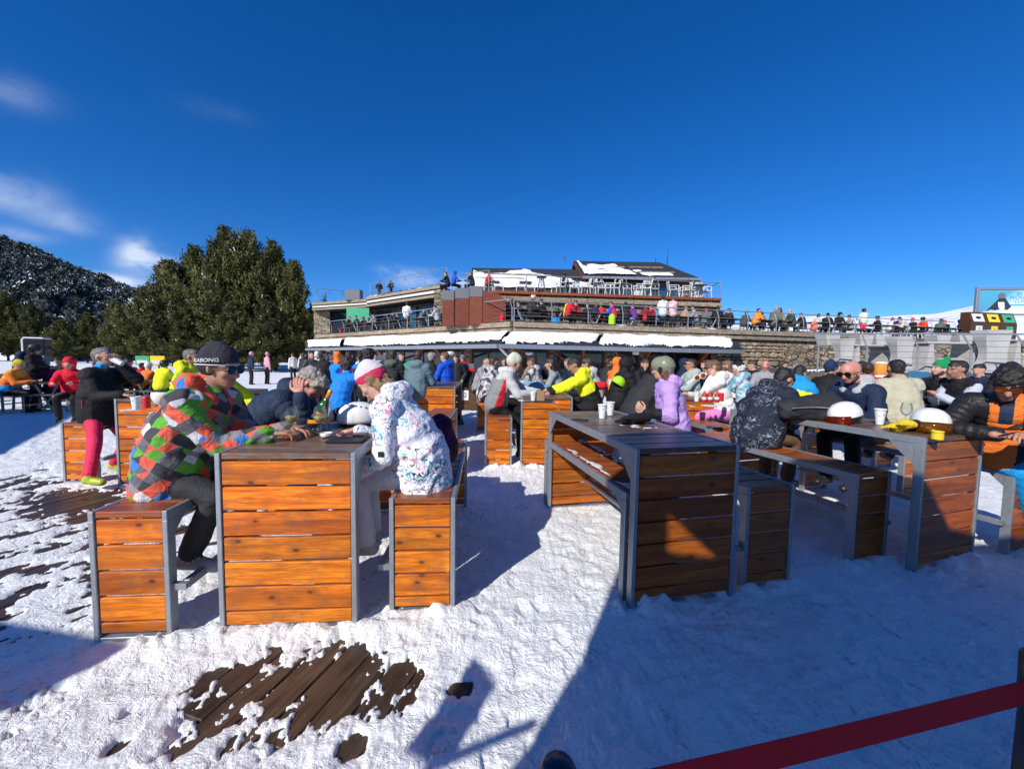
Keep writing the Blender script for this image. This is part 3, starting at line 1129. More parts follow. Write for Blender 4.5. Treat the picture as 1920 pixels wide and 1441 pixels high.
# raking struts under the canopy
for s in (.15, .45, .75):
    f_, w_ = G0.lerp(G1, s), W0.lerp(W1, s)
    lk(beam('strut', Vector((f_.x, f_.y, 2.05)).lerp(Vector((w_.x, w_.y, 2.3)), .35), Vector((w_.x, w_.y, 1.2)), .12, .14, M['board_dark'], None))
for s in (.02, .32, .62, .9):
    f_, w_ = G1.lerp(G2, s), W1.lerp(W2, s)
    lk(beam('strut', Vector((f_.x, f_.y, 2.05)).lerp(Vector((w_.x, w_.y, 2.3)), .35), Vector((w_.x, w_.y, 1.2)), .12, .14, M['board_dark'], None))
mb = MB(); p = at(937, 655, 15.9); mb.tube((p.x, p.y, 2.02), (p.x + .75, p.y + 1.4, 1.25), .055); lk(mb.build('downpipe', M['white_plastic']))
mb = MB(); p = G0; mb.tube((p.x + .1, p.y + .1, 0), (p.x + .1, p.y + .1, 2.05), .05); lk(mb.build('canopy_post', M['galv']))
for px in (845, 992):
    p = at(px, 661, 16.6)
    mb = MB(); mb.lathe([(.02, .06), (.12, .04), (.17, 0), (.15, -.05), (.06, -.10)], 14); o = mb.build('globe_lamp', M['off_white'], smooth_=True, loc=p); lk(o)
mb = MB(); p = at(1192, 662, 17.2); mb.bevbox(-.12, .12, -.1, .1, -.06, .08, .02); lk(mb.build('floodlight', M['white_plastic'], loc=p))
# stone retaining wall to the right, stones laid one by one
S0, S1 = terr(1340) + Vector((0, .05, 0)), terr(2300) + Vector((0, .05, 0))
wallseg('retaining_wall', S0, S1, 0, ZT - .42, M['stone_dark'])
dS = (S1 - S0).normalized(); nS = Vector((dS.y, -dS.x, 0))
stone_vars = []
for k in range(9):
    bm = bmesh.new()
    n = rng.choice([5, 6, 7])
    ph = rng.uniform(0, 6)
    ring = [(.5 * (cos(2 * pi * i / n + ph) * rng.uniform(.86, 1.1)), .5 * (sin(2 * pi * i / n + ph) * rng.uniform(.86, 1.1))) for i in range(n)]
    mx = max(abs(x) for x, _ in ring) * 2; mz = max(abs(z) for _, z in ring) * 2
    ring = [(max(-.5, min(.5, x / mx * 1.12)), max(-.5, min(.5, z / mz * 1.15))) for x, z in ring]
    V = [(x, .5, z) for x, z in ring] + [(x, -.1, z) for x, z in ring] + [(x * .8, -.5, z * .78) for x, z in ring]
    F = [(i, (i + 1) % n, n + (i + 1) % n, n + i) for i in range(n)] + [(n + i, n + (i + 1) % n, 2 * n + (i + 1) % n, 2 * n + i) for i in range(n)] + [tuple(range(2 * n, 3 * n))]
    stone_vars.append(mesh('stone', V, [f[::-1] for f in F], M['stone']))
    bm.free()
z = 1.05
cnt = 0
while z < ZT - .44:
    rh = rng.choice([.13, .20, .28, .36, .16])
    rh = min(rh, ZT - .40 - z) if ZT - .44 - z > .06 else .08
    s = rng.uniform(0, .2)
    while s < (terr(1760) - S0).length:
        big = rng.random() < .12
        w_ = rh * rng.uniform(1.1, 2.6) if not big else rh * 1.4
        w_ = max(.22, w_)
        P = S0 + dS * (s + w_ / 2) + nS * (.03 + rng.uniform(-.02, .03)) + Vector((0, 0, z + rh / 2))
        o = obj('stone', rng.choice(stone_vars), None, loc=P, rot=(0, rng.uniform(-.05, .05), atan2(dS.y, dS.x)), scale=(w_ * .97, .13, rh * .95))
        lk(o); cnt += 1
        s += w_ + .008
        if cnt >= 298: break
    z += rh + .006
    if cnt >= 298: break
print('stones', cnt)

# ------------------------------------------------------------------ railings
def railing(name, pts, H, lean, post_step, label, cables=5, mat='galv', group='steel cable railings'):
    """posts that kink and lean out over the edge, a top rail and stretched cables"""
    o0 = pts[0]
    root = empty(name, o0, 0, label, 'railing', group)
    tot_posts = []
    segs = list(zip(pts[:-1], pts[1:]))
    first = True
    zc = [H * (k + .7) / (cables + .9) for k in range(cables)]
    tops = []
    for (a, b) in segs:
        d = (b - a).normalized(); nrm = Vector((d.y, -d.x, 0)).normalized() * lean
        n = max(1, round((b - a).length / post_step))
        prof = lambda z: nrm * max(0, (z - H * .62) / (H * .38)) if lean else Vector((0, 0, 0))
        for i in range(n + 1):
            if i == 0 and not first: continue
            p = a.lerp(b, i / n)
            m_ = MB()
            q = p - o0
            m_.tube(q, q + Vector((0, 0, H * .62)), .024, n=6)
            m_.tube(q + Vector((0, 0, H * .62)), q + Vector((0, 0, H)) + nrm, .022, n=6)
            m_.build('post', M[mat], root)
        first = False
        m_ = MB(); m_.tube(a - o0 + Vector((0, 0, H)) + nrm, b - o0 + Vector((0, 0, H)) + nrm, .026, n=6); m_.build('top_rail', M[mat], root)
        for z in zc:
            m_ = MB(); m_.tube(a - o0 + Vector((0, 0, z)) + prof(z), b - o0 + Vector((0, 0, z)) + prof(z), .0055, n=4, cap=False); m_.build('cable', M['cable'], root)
    return root


zt = Vector((0, 0, ZT + .04))
pl0, pl1 = terr(617) + zt + Vector((.1, .3, 0)), terr(958) + zt + Vector((0, .12, 0))
railing('railing', [pl0, pl1], .98, -.0 + .16, 2.0, 'long cable railing along the left wing of the terrace, left of the bend')
railing('railing', [terr(962) + zt + Vector((0, .12, 0)), terr(1600) + zt + Vector((0, .12, 0)), terr(1790) + zt + Vector((0, .12, 0))], .98, -.16, 1.75, 'long cable railing along the right wing of the terrace above the stone wall')

# nearer platform on the right with its own railing
PZ = 1.36
N0, N1, N2 = at(1537, 700, 11.6), at(1725, 703, 11.0), at(2150, 706, 10.2)
for v in (N0, N1, N2): v.z = PZ
plat = empty('side_platform', (N0.x, N0.y, 0), 0, 'grey plank platform behind the right hand tables carrying the white furniture', 'platform')


def pk(o):
    o.parent = plat; o.location = Vector(o.location) - Vector((N0.x, N0.y, 0)); return o


pk(slab('platform_slab', [N0 + Vector((-.3, 0, 0)), N1, N2, Vector((19, 19, 0)), Vector((9.5, 19, 0))], PZ - .14, PZ, M['plank_grey']))
for i in range(7):
    z = PZ - .10 - i * .19
    for a, b in ((N0 + Vector((-.3, 0, 0)), N1), (N1, N2)):
        pk(beam('fascia_board', Vector((a.x, a.y - .04, z)), Vector((b.x, b.y - .04, z)), .04, .15, M['plank_grey'], None))
pk(poly_snow('edge_snow', N0 + Vector((-.3, -.05, .01)), N1 + Vector((0, -.05, .01)), N1 + Vector((0, .5, .02)), N0 + Vector((-.3, .5, .02)), 90, 9, .07, 4, None, thr=.3, sc=(1, .6), edge=.06))
pk(poly_snow('edge_snow', N1 + Vector((0, -.05, .01)), N2 + Vector((0, -.05, .01)), N2 + Vector((0, .5, .02)), N1 + Vector((0, .5, .02)), 90, 9, .07, 14, None, thr=.3, sc=(1, .6), edge=.06))
railing('railing', [N0 + Vector((0, .1, 0)), N1 + Vector((0, .1, 0)), N2 + Vector((0, .1, 0))], 1.12, -.30, 1.32, 'tall cable railing in front of the white plastic furniture at right', cables=6)
# steps with snow at its left end
stp = empty('steps', (N0.x - 1.2, N0.y - .1, 0), 0, 'dark snowy plank steps left of the right hand platform', 'steps')
for i in range(5):
    m_ = MB(); m_.bevbox(-1.0, .9, i * .3, i * .3 + .34, i * .25 + .10, i * .25 + .15, .008); m_.build('tread', M['plank_grey'], stp)
    poly_snow('tread_snow', Vector((-.95, i * .3 + .02, i * .25 + .152)), Vector((.85, i * .3 + .02, i * .25 + .152)), Vector((.85, i * .3 + .3, i * .25 + .152)), Vector((-.95, i * .3 + .3, i * .25 + .152)), 40, 8, .04, 30 + i, stp, thr=.4, sc=(.6, .4), edge=.05)

# ------------------------------------------------------------------ upper deck, chalet and annex
UZ = 5.35
U0, U1, U2 = at(922, 556, 22.5), at(1352, 575, 24.0), at(1352, 575, 24.0)
U0.z = U1.z = UZ
updeck = empty('upper_deck', (U0.x, U0.y, 0), 0, 'raised plank deck in front of the chalet with white chairs on it', 'deck')


def uk(o, par=None):
    o.parent = updeck; o.location = Vector(o.location) - Vector((U0.x, U0.y, 0)); return o


uk(slab('deck_slab', [U0, U1, U1 + Vector((1.5, 9, 0)), U0 + Vector((-2, 9, 0))], UZ - .14, UZ, M['plank_grey']))
dU = (U1 - U0).normalized()
for i in range(5):
    a, b = U0.lerp(U1, i / 5), U0.lerp(U1, (i + 1) / 5 - .002)
    uk(beam('edge_board', a + Vector((0, -.04, -.07)), b + Vector((0, -.04, -.07)), .06, .15, M['board_seat'], None))
    uk(beam('retaining_log', a + Vector((0, -.10, -.42)), b + Vector((0, -.10, -.42)), .2, .24, M['log'], None))
    uk(beam('retaining_log', a + Vector((0, -.14, -.95)), b + Vector((0, -.14, -.95)), .2, .24, M['log'], None))
m_ = MB(); m_.prism([(v.x, v.y) for v in (U0 + Vector((-2, .1, 0)), U1 + Vector((0, .1, 0)), U1 + Vector((.3, 4, 0)), U0 + Vector((-2, 4, 0)))], ZT, UZ - .15); uk(m_.build('deck_base', M['stone_dark']))
railing('railing', [U0 + Vector((0, .08, 0)), U1 + Vector((0, .08, 0)), U1 + Vector((.5, 3.6, 0))], .95, -.12, 1.9, 'cable railing of the upper deck before the chalet')

# chalet: gable to the left, hipped on the right
CY = 28.0
cA = at(1103, 530, CY); cB = at(1300, 540, CY)
xl, xr = cA.x, cB.x
ev = at(1110, 519, CY - .6).z
x_l, x_r = at(1096, 519, CY - .7).x, at(1316, 527, CY - .7).x
depth = 7.0
ridgez = at(1060, 487, CY + 3.2).z
chal = empty('chalet', (xl, CY, UZ), 0, 'small stone chalet with dark slate roof and patches of snow', 'house')
co = Vector((xl, CY, UZ))


def ck(o, par=None):
    o.parent = chal; o.location = Vector(o.location) - co; return o


w_ = xr - xl
evz = ev
m_ = MB()
m_.box(xl, xr, CY, CY + depth, UZ - .2, evz - .15)
# gable triangle on the left wall
m_.add([(xl, CY, evz - .15), (xl, CY + depth, evz - .15), (xl, CY + depth / 2, ridgez - .3), (xl + .3, CY, evz - .15), (xl + .3, CY + depth, evz - .15), (xl + .3, CY + depth / 2, ridgez - .3)],
       [(0, 2, 1), (3, 4, 5), (0, 3, 5, 2), (1, 2, 5, 4), (0, 1, 4, 3)])
ck(m_.build('wall', M['stonewall']))
ry = CY + depth / 2
rl = Vector((xl - .5, ry, ridgez)); rr_ = Vector((at(1237, 493, ry).x, ry, ridgez))
e1, e2 = Vector((xl - .5, CY - .6, evz)), Vector((x_r, CY - .6, evz))
e3, e4 = Vector((x_r, CY + depth + .6, evz)), Vector((xl - .5, CY + depth + .6, evz))
rv = [e1, e2, e3, e4, rl, rr_]
rv2 = [v - Vector((0, 0, .14)) for v in rv]
ck(obj('roof', mesh('roof', rv + rv2, [(0, 1, 5, 4), (1, 2, 5), (2, 3, 4, 5), (6, 10, 11, 7), (7, 11, 8), (8, 11, 10, 9), (0, 6, 7, 1), (1, 7, 8, 2), (2, 8, 9, 3), (0, 4, 10, 6), (4, 3, 9, 10)], M['slate'])))
fy = (e1 - rl)
for v in (.28, .42, .60, .72):   # snow guards and snow strips
    a = rl.lerp(e1, v) + Vector((.4, 0, .05)); b = rr_.lerp(e2, v) + Vector((-.3, 0, .05))
    if v in (.42, .72):
        ck(beam('snow_guard', a.lerp(b, .12), a.lerp(b, .47), .10, .10, M['log'], None))
        ck(beam('snow_guard', a.lerp(b, .52), a.lerp(b, .90), .10, .10, M['log'], None))


def roofq(u, v, R0_, R1_, E0_, E1_): return R0_.lerp(E0_, v).lerp(R1_.lerp(E1_, v), u)


for (u0, u1, v0, v1, sd, th) in ((.02, .30, .02, .96, 3, .55), (.10, .42, .28, .42, 5, .3), (.08, .44, .44, .60, 6, .3), (.05, .48, .62, .93, 8, .2), (.52, .80, .80, .92, 9, .25), (.50, .66, .62, .72, 10, .5)):
    q = lambda u, v: roofq(u, v, rl, rr_, e1, e2) + Vector((0, 0, .05))
    efn = None
    if sd == 3:
        efn = lambda U, V, w: w - np.clip((U - .16 - (1 - V) * .25) * 3, -.3, 1)
    ck(poly_snow('roof_snow', q(u0, v1), q(u1, v1), q(u1, v0), q(u0, v0), 60, 20, .09, sd, None, thr=th, sc=(1.2, .5), edge=.12, edgefn=efn))
n = 9
for i in range(n):
    a, b = e1.lerp(e2, i / n), e1.lerp(e2, (i + 1) / n - .004)
    ck(beam('gutter', a + Vector((0, -.07, -.06)), b + Vector((0, -.07, -.06)), .14, .16, M['steel_light'], None))
ck(beam('barge_board', e1 + Vector((-.03, 0, -.1)), rl + Vector((-.03, 0, -.1)), .05, .26, M['brownwood'], None))
ck(beam('barge_board', e4 + Vector((-.03, 0, -.1)), rl + Vector((-.03, 0, -.1)), .05, .26, M['brownwood'], None))
ck(beam('barge_board', e1 + Vector((.16, -.04, -.25)), rl + Vector((.16, 0, -.32)), .05, .16, M['brownwood'], None))


def cwin(px0, px1, pane, z0=UZ + .05, z1=None, mull=2):
    z1 = z1 or evz - .42
    x0, x1 = at(px0, 540, CY).x, at(px1, 540, CY).x
    m_ = MB()
    for x in (x0, x1): m_.box(x - .05, x + .05, CY - .05, CY + .02, z0, z1)
    m_.box(x0 + .05, x1 - .05, CY - .05, CY + .02, z1 - .07, z1); m_.box(x0 + .05, x1 - .05, CY - .05, CY + .02, z0, z0 + .07)
    for k in range(1, mull):
        x = x0 + (x1 - x0) * k / mull; m_.box(x - .03, x + .03, CY - .045, CY + .02, z0 + .07, z1 - .07)
    f = ck(m_.build('window', M['slate_dark']))
    m_ = MB(); m_.box(x0 + .05, x1 - .05, CY - .015, CY + .01, z0 + .07, z1 - .07)
    g_ = m_.build('pane', M[pane]); g_.parent = f
    g_.location = -co - Vector(f.location) + Vector((0, 0, 0))


cwin(1115, 1168, 'glass'); cwin(1169, 1184, 'glass_blue', mull=1); cwin(1208, 1278, 'glass_blue', mull=3)
m_ = MB(); xa, xb = at(1189, 540, CY).x, at(1205, 540, CY).x; m_.box(xa, xb, CY - .06, CY, UZ + .02, UZ + 1.4); ck(m_.build('white_panel', M['off_white']))
m_ = MB(); xa, xb = at(1279, 540, CY).x, at(1298, 540, CY).x; m_.box(xa, xb, CY - .25, CY - .003, UZ, UZ + 1.3); ck(m_.build('stone_pier', M['stonewall']))
ck(beam('lintel', Vector((xl, CY - .08, evz - .30)), Vector((xr, CY - .08, evz - .30)), .14, .2, M['brownwood'], None))
# flues, finials and mast
for (px, py0, py1, nm, Yy) in ((1059, 484, 480, 'finial', ry), (1229, 494, 484, 'finial', ry)):
    a_, b_ = at(px, py0, Yy), at(px, py1, Yy)
    m_ = MB(); m_.tube(a_ - Vector((0, 0, .2)), b_, .035); ck(m_.build(nm, M['steel_dark']))
a_, b_ = at(1251, 502, ry + 1), at(1251, 466, ry + 1)
mb = MB(); mb.tube((0, 0, -3.5), (0, 0, (b_ - a_).z * .55), .045); mb.tube((0, 0, (b_ - a_).z * .55), (0, 0, (b_ - a_).z), .02)
mast = mb.build('antenna_mast', M['steel_dark'], None, loc=a_, label='thin antenna mast rising behind the chalet roof', cat='mast')
# furled white curtain by the chalet's right corner
mb = MB()
for k in range(6):
    x = at(1303 + k * 2.0, 530, CY - .4).x
    mb.tube((x, CY - .5 + .04 * (k % 2), UZ + .1), (x, CY - .5, evz - .2), .07, .05, n=6)
ck(mb.build('tied_curtain', M['white_plastic']))

# annex to the left: low snow covered roof
AY = 27.0
a0, a1 = at(884, 552, AY - .6), at(1100, 566, AY - .6)
ez = UZ + .75
g0 = Vector((a0.x, AY - .6, ez)); g1 = Vector((a1.x + .8, AY - .6, ez))
rz_ = at(892, 502, AY + 3).z
h0 = Vector((at(886, 500, AY + 3).x, AY + 3, rz_)); h1 = Vector((at(1078, 520, AY + 3).x, AY + 3, rz_))
ann = empty('chalet_annex', (a0.x, AY, UZ), 0, 'low annex left of the chalet, its roof almost covered by snow', 'house')
ao = Vector((a0.x, AY, UZ))


def ak(o):
    if o is None: return
    o.parent = ann; o.location = Vector(o.location) - ao; return o


rv = [g0, g1, h1, h0]
bk = [Vector((g0.x, AY + 6.6, ez)), Vector((g1.x, AY + 6.6, ez))]
ak(obj('roof', mesh('roof', rv + [v - Vector((0, 0, .14)) for v in rv] + bk, [(0, 1, 2, 3), (4, 7, 6, 5), (0, 4, 5, 1), (3, 2, 9, 8), (0, 3, 7, 4)], M['slate'])))
q = lambda u, v: h0.lerp(g0, v).lerp(h1.lerp(g1, v), u) + Vector((0, 0, .05))
efn = lambda U, V, w: np.maximum(w, .8) - np.clip((.22 + .22 * np.sin(U * 5.2 + .6) ** 2 * (U < .55) + (U > .55) * (U - .45) * 1.1 + .04 * vnoise2(U * 20, U * 0, 3) - (1 - V)) * 5, 0, 1) - np.clip((U - .55 - (1 - V) * .55) * 4, 0, 1)
ak(poly_snow('roof_snow', q(.01, 1), q(.99, 1), q(.99, 0), q(.01, 0), 150, 60, .10, 21, None, thr=.25, sc=(1.5, .8), edge=.1, edgefn=efn))
for v, u0, u1 in ((.42, .10, .62), (.62, .03, .45)):
    ak(beam('snow_guard', q(u0, v) + Vector((0, 0, .10)), q(u1, v) + Vector((0, 0, .10)), .10, .12, M['log'], None))
m_ = MB(); m_.box(g0.x + .3, g1.x - .3, AY, AY + 6, UZ - .2, ez + .1); ak(m_.build('wall', M['brownwood']))
m_ = MB(); m_.add([(g0.x + .25, AY, ez - .1), (g0.x + .25, AY + 6, ez - .1), (h0.x + .1, AY + 3, rz_ - .2)], [(0, 2, 1)]); ak(m_.build('gable', M['brownwood']))
ak(beam('barge_board', g0 + Vector((-.03, 0, -.08)), h0 + Vector((-.03, 0, -.08)), .05, .24, M['brownwood'], None))

# ------------------------------------------------------------------ left flat roofed wing
LZ = at(700, 560, 34).z
l0, l1, l2 = at(588, 572, 37), at(690, 563, 34), at(835, 567, 27.5)
wing = empty('left_wing', (l0.x, l0.y, ZT), 0, 'dark flat roofed left wing with big windows below the two hikers', 'building')
wo_ = Vector((l0.x, l0.y, ZT))


def wk(o):
    if o is None: return
    o.parent = wing; o.location = Vector(o.location) - wo_; return o


tz0, tz1 = l0.z, l1.z
wroof = MB()
back_l = Vector((-2, 46, 0)); back_ll = Vector((l0.x - 2, l0.y + 9, 0))
wroof.prism([(v.x, v.y) for v in (l0, l1, l2, back_l, back_ll)], LZ - .75, LZ - .05)
wk(wroof.build('roof', M['slate_dark']))
for a, b, dz, mt, hh in ((l0, l1, -.15, 'log', .22), (l1, l2, 0, 'log', .22), (l0, l1, -.42, 'off_white', .14), (l1, l2, -.30, 'off_white', .18), (l0, l1, -.66, 'log', .16), (l1, l2, -.6, 'log', .18)):
    aa, bb = a.copy(), b.copy(); aa.z = bb.z = LZ + dz
    d = (bb - aa).normalized(); nn = Vector((d.y, -d.x, 0)) * (.12 if mt == 'log' else .08)
    wk(beam('fascia_beam', aa + nn, bb + nn, .12, hh, M[mt], None))
aa, bb = l1.copy(), l2.copy(); aa.z = bb.z = LZ + .02
wk(poly_snow('edge_snow', aa + Vector((0, -.1, .05)), bb + Vector((0, -.1, .05)), bb + Vector((0, .8, .05)), aa + Vector((0, .8, .05)), 150, 8, .16, 31, None, thr=.2, sc=(1.0, .6), edge=.1))
aa = l0.copy(); bb = l1.copy(); aa.z = bb.z = LZ - .1
wk(poly_snow('edge_snow', aa + Vector((0, -.1, .05)), bb + Vector((0, -.1, .05)), bb + Vector((0, .8, .05)), aa + Vector((0, .8, .05)), 100, 8, .08, 33, None, thr=.4, sc=(1.0, .6), edge=.1))
m_ = MB(); a = l0; m_.box(a.x - .2, a.x + 1.3, a.y + .4, a.y + 2.0, 0, LZ - .5); wk(m_.build('stone_pillar', M['stonewall']))
m_ = MB(); b = l2
m_.prism([(v.x, v.y) for v in (l0 + Vector((1.3, 1.6, 0)), l1 + Vector((0, 1.6, 0)), l2 + Vector((0, 1.6, 0)), l2 + Vector((0, 2, 0)), l1 + Vector((0, 2, 0)), l0 + Vector((1.3, 2, 0)))], 0, LZ - .75)
wk(m_.build('wall', M['stone_dark']))
for (u0, u1, seg, pane) in ((.22, .58, 0, 'glass'), (.60, .97, 0, 'glass'), (.05, .45, 1, 'glass'), (.50, .62, 1, 'glass_blue'), (.66, .95, 1, 'glass')):
    s0, s1 = ((l0, l1), (l1, l2))[seg]
    a, b = s0.lerp(s1, u0) + Vector((0, 1.45, 0)), s0.lerp(s1, u1) + Vector((0, 1.45, 0))
    m_ = MB(); zc = (ZT + .3 + LZ - .9) / 2
    a.z = b.z = zc
    m_.bar(a, b, .08, LZ - 1.2 - ZT)
    f = wk(m_.build('window', M['steel_dark']))
    m_ = MB(); m_.bar(a.lerp(b, .02) + Vector((0, -.06, 0)), a.lerp(b, .98) + Vector((0, -.06, 0)), .03, LZ - 1.4 - ZT)
    g_ = m_.build('pane', M[pane]); g_.parent = f; g_.location = -wo_ - Vector(f.location)
m_ = MB(); a = l0.lerp(l1, .86) + Vector((0, -.6, 0)); m_.box(a.x - .9, a.x + 1.0, a.y, a.y + .06, LZ - 2.0, LZ - .8); wk(m_.build('green_board', M['greenp']))
m_ = MB(); a = at(660, 562, 34.5); m_.bevbox(a.x - .6, a.x + .7, a.y, a.y + .7, LZ - .1, LZ + .85, .05); wk(m_.build('roof_unit', M['grey']))
zl = Vector((0, 0, 1))
l0z, l1z, l2z = [Vector((v.x, v.y + .2, LZ)) for v in (l0, l1, l2)]
railing('railing', [l0z + Vector((.1, .1, 0)), l0z + Vector((2.9, 2.0, 0))], 1.3, .35, 1.1, 'cluster of bent railing posts at the far left corner of the flat roof')
railing('railing', [l0z + Vector((3, 3, 0)), l1z + Vector((.2, 3, 0))], 1.25, 0, 3.0, 'thin railing at the back of the left flat roof')
railing('railing', [l1z + Vector((0, .3, 0)), l2z + Vector((0, .3, 0))], 1.35, 0, 2.6, 'railing in front of the two standing hikers')
p0_, p1_ = at(838, 560, 25), at(885, 562, 25)
# raised landing behind the brown cabinets
railing('railing', [Vector((p0_.x, 25, UZ + .1)), Vector((U0.x - .2, 23.0, UZ))], 1.2, 0, 1.5, 'railing of the landing behind the tall brown cabinets')
m_ = MB(); m_.box(p0_.x - .4, U0.x, 23, 27, ZT, UZ + .05); wk(m_.build('landing', M['stone_dark']))
# outside stair rail at far left
a, b = at(578, 650, 33), at(612, 606, 31)
railing('railing', [Vector((a.x, a.y, 1.2)), Vector((b.x, b.y, 3.1))], 1.1, 0, 1.5, 'sloping stair railing at the far left corner of the building')
# ------------------------------------------------------------------ hills and trees
def leafmat(name, a, b, snow=0.0):
    m, t, bs = newmat(name)
    v = coords(t, 'Object')
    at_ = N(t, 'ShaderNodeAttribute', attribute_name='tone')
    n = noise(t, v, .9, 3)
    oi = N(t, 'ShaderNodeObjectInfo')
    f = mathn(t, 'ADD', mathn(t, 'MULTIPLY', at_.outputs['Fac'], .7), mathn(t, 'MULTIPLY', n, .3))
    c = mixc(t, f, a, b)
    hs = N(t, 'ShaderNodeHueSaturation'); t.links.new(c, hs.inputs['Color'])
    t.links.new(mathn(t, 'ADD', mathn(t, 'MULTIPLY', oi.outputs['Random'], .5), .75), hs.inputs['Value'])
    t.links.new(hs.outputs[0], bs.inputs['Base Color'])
    setb(bs, rough=.7, spec=.25)
    return m


M['needle'] = leafmat('pine_needles', (.018, .026, .007), (.150, .145, .038))
M['needle_far'] = leafmat('far_pine_needles', (.030, .042, .032), (.105, .120, .095))  # lifted towards grey-green: distance haze mixed into the needle colour
M['bark'] = plain('pine_bark', (.11, .085, .065), rough=.9, var=.3, nscale=14, bs=.8, bd=.02)


def hill(name, fn, x0, x1, y0, y1, nx, ny, mat):
    xs, ys = np.linspace(x0, x1, nx), np.linspace(y0, y1, ny)
    X, Y = np.meshgrid(xs, ys)
    Z = fn(X, Y)
    V = np.column_stack([X.ravel(), Y.ravel(), Z.ravel()])
    F = [(j * nx + i, j * nx + i + 1, (j + 1) * nx + i + 1, (j + 1) * nx + i) for j in range(ny - 1) for i in range(nx - 1)]
    return obj(name, mesh(name, V.tolist(), F, mat, smooth_=True), kind='structure')


# wooded slope at left: ridge height follows the photographed skyline
SKY_L = [(-400, 330), (-200, 390), (0, 462), (60, 482), (130, 515), (190, 538), (235, 553), (280, 570), (330, 590), (420, 612), (520, 630), (640, 650)]


def ridge_z(X, Y):
    px = 960 + X / Y * 750
    py = np.interp(px, [p[0] for p in SKY_L], [p[1] for p in SKY_L])
    return 1.6 + (672 + .0157 * (px - 960) - py) / 750 * Y - 3.0


RY = 210.0


def slope_z(X, Y):
    t_ = np.clip((Y - 62) / (RY - 62), 0, 1.35)
    zr = np.maximum(ridge_z(X * RY / np.maximum(Y, 1), np.full_like(X, RY)), 0)
    z = zr * (t_ ** 1.0) - np.clip(t_ - 1, 0, 1) * 60
    return z + 1.2 * fbm2(X * .06, Y * .06, 3, 91) * np.clip(t_ * 6, 0, 1) - .3


hill('forest_hill', slope_z, -420, 20, 60, 270, 90, 60, M['snow_clean'])

# distant snowy ridge on the right
SKY_R = [(900, 668), (1100, 640), (1350, 612), (1450, 600), (1520, 592), (1600, 598), (1680, 592), (1740, 590), (1800, 578), (1870, 560), (1960, 535), (2150, 470), (2400, 400), (2800, 380)]


def mtn_z(X, Y):
    px = 960 + X / Y * 750
    py = np.interp(px, [p[0] for p in SKY_R], [p[1] for p in SKY_R])
    zr = 1.6 + (672 + .0157 * (px - 960) - py) / 750 * 620
    t_ = np.clip((Y - 200) / 420, 0, 1.5)
    return zr * np.minimum(t_, 1) ** .8 - np.clip(t_ - 1, 0, 1) * 120 + 4 * fbm2(X * .02, Y * .02, 4, 95) * np.clip(t_ * (1.2 - t_), 0, 1)


def rocky_snow():
    m, t, b = newmat('mountain_snow')
    v = coords(t, 'Object')
    n = noise(t, v, .03, 9, .68)
    c = mixc(t, smooth(t, n, .58, .63), (.88, .89, .92), (.13, .12, .12))
    t.links.new(c, b.inputs['Base Color']); setb(b, rough=.8)
    bump(t, b, n, .6, 4)
    return m


hill('mountain', mtn_z, 40, 1900, 200, 800, 120, 50, rocky_snow())


def foliage(tufts, size, tone_fn, seed, quads=3, snow_p=0.0, flat=.5):
    """clusters of little needle fans: each tuft a few crossed leaf-sized faces"""
    r = np.random.default_rng(seed)
    n = len(tufts)
    P = np.repeat(tufts, quads, 0)
    k = len(P)
    d = r.normal(size=(k, 3)); d[:, 2] = np.abs(d[:, 2]) * .9 + .1; d /= np.linalg.norm(d, axis=1)[:, None]
    e = r.normal(size=(k, 3)); e = np.cross(d, e); e /= np.linalg.norm(e, axis=1)[:, None]
    s = size * r.uniform(.6, 1.35, k)[:, None]
    off = r.normal(size=(k, 3)) * size * .45
    a = P + off
    w = .20
    q0 = a - e * s * w * .5; q1 = a + e * s * w * .5
    q2 = a + d * s + e * s * w * .8; q3 = a + d * s - e * s * w * .8
    V = np.stack([q0, q1, q2, q3], 1).reshape(-1, 3)
    F = np.arange(4 * k).reshape(-1, 4)
    tone = np.clip(tone_fn(P, d) + r.normal(size=k) * .16, 0, 1)
    is_snow = (r.random(k) < snow_p * np.clip(d[:, 2] * 1.5, 0, 1))
    return V, F, np.repeat(tone, 4), is_snow


def tree_mesh(name, V, F, tone, snow, mats):
    me = bpy.data.meshes.new(name)
    me.vertices.add(len(V)); me.vertices.foreach_set('co', V.ravel())
    me.loops.add(F.size); me.loops.foreach_set('vertex_index', F.ravel().astype(np.int32))
    me.polygons.add(len(F)); me.polygons.foreach_set('loop_start', (np.arange(len(F)) * 4).astype(np.int32))
    for m_ in mats: me.materials.append(m_)
    me.polygons.foreach_set('material_index', snow.astype(np.int32))
    at_ = me.attributes.new('tone', 'FLOAT', 'POINT'); at_.data.foreach_set('value', tone)
    me.update(calc_edges=True)
    return me


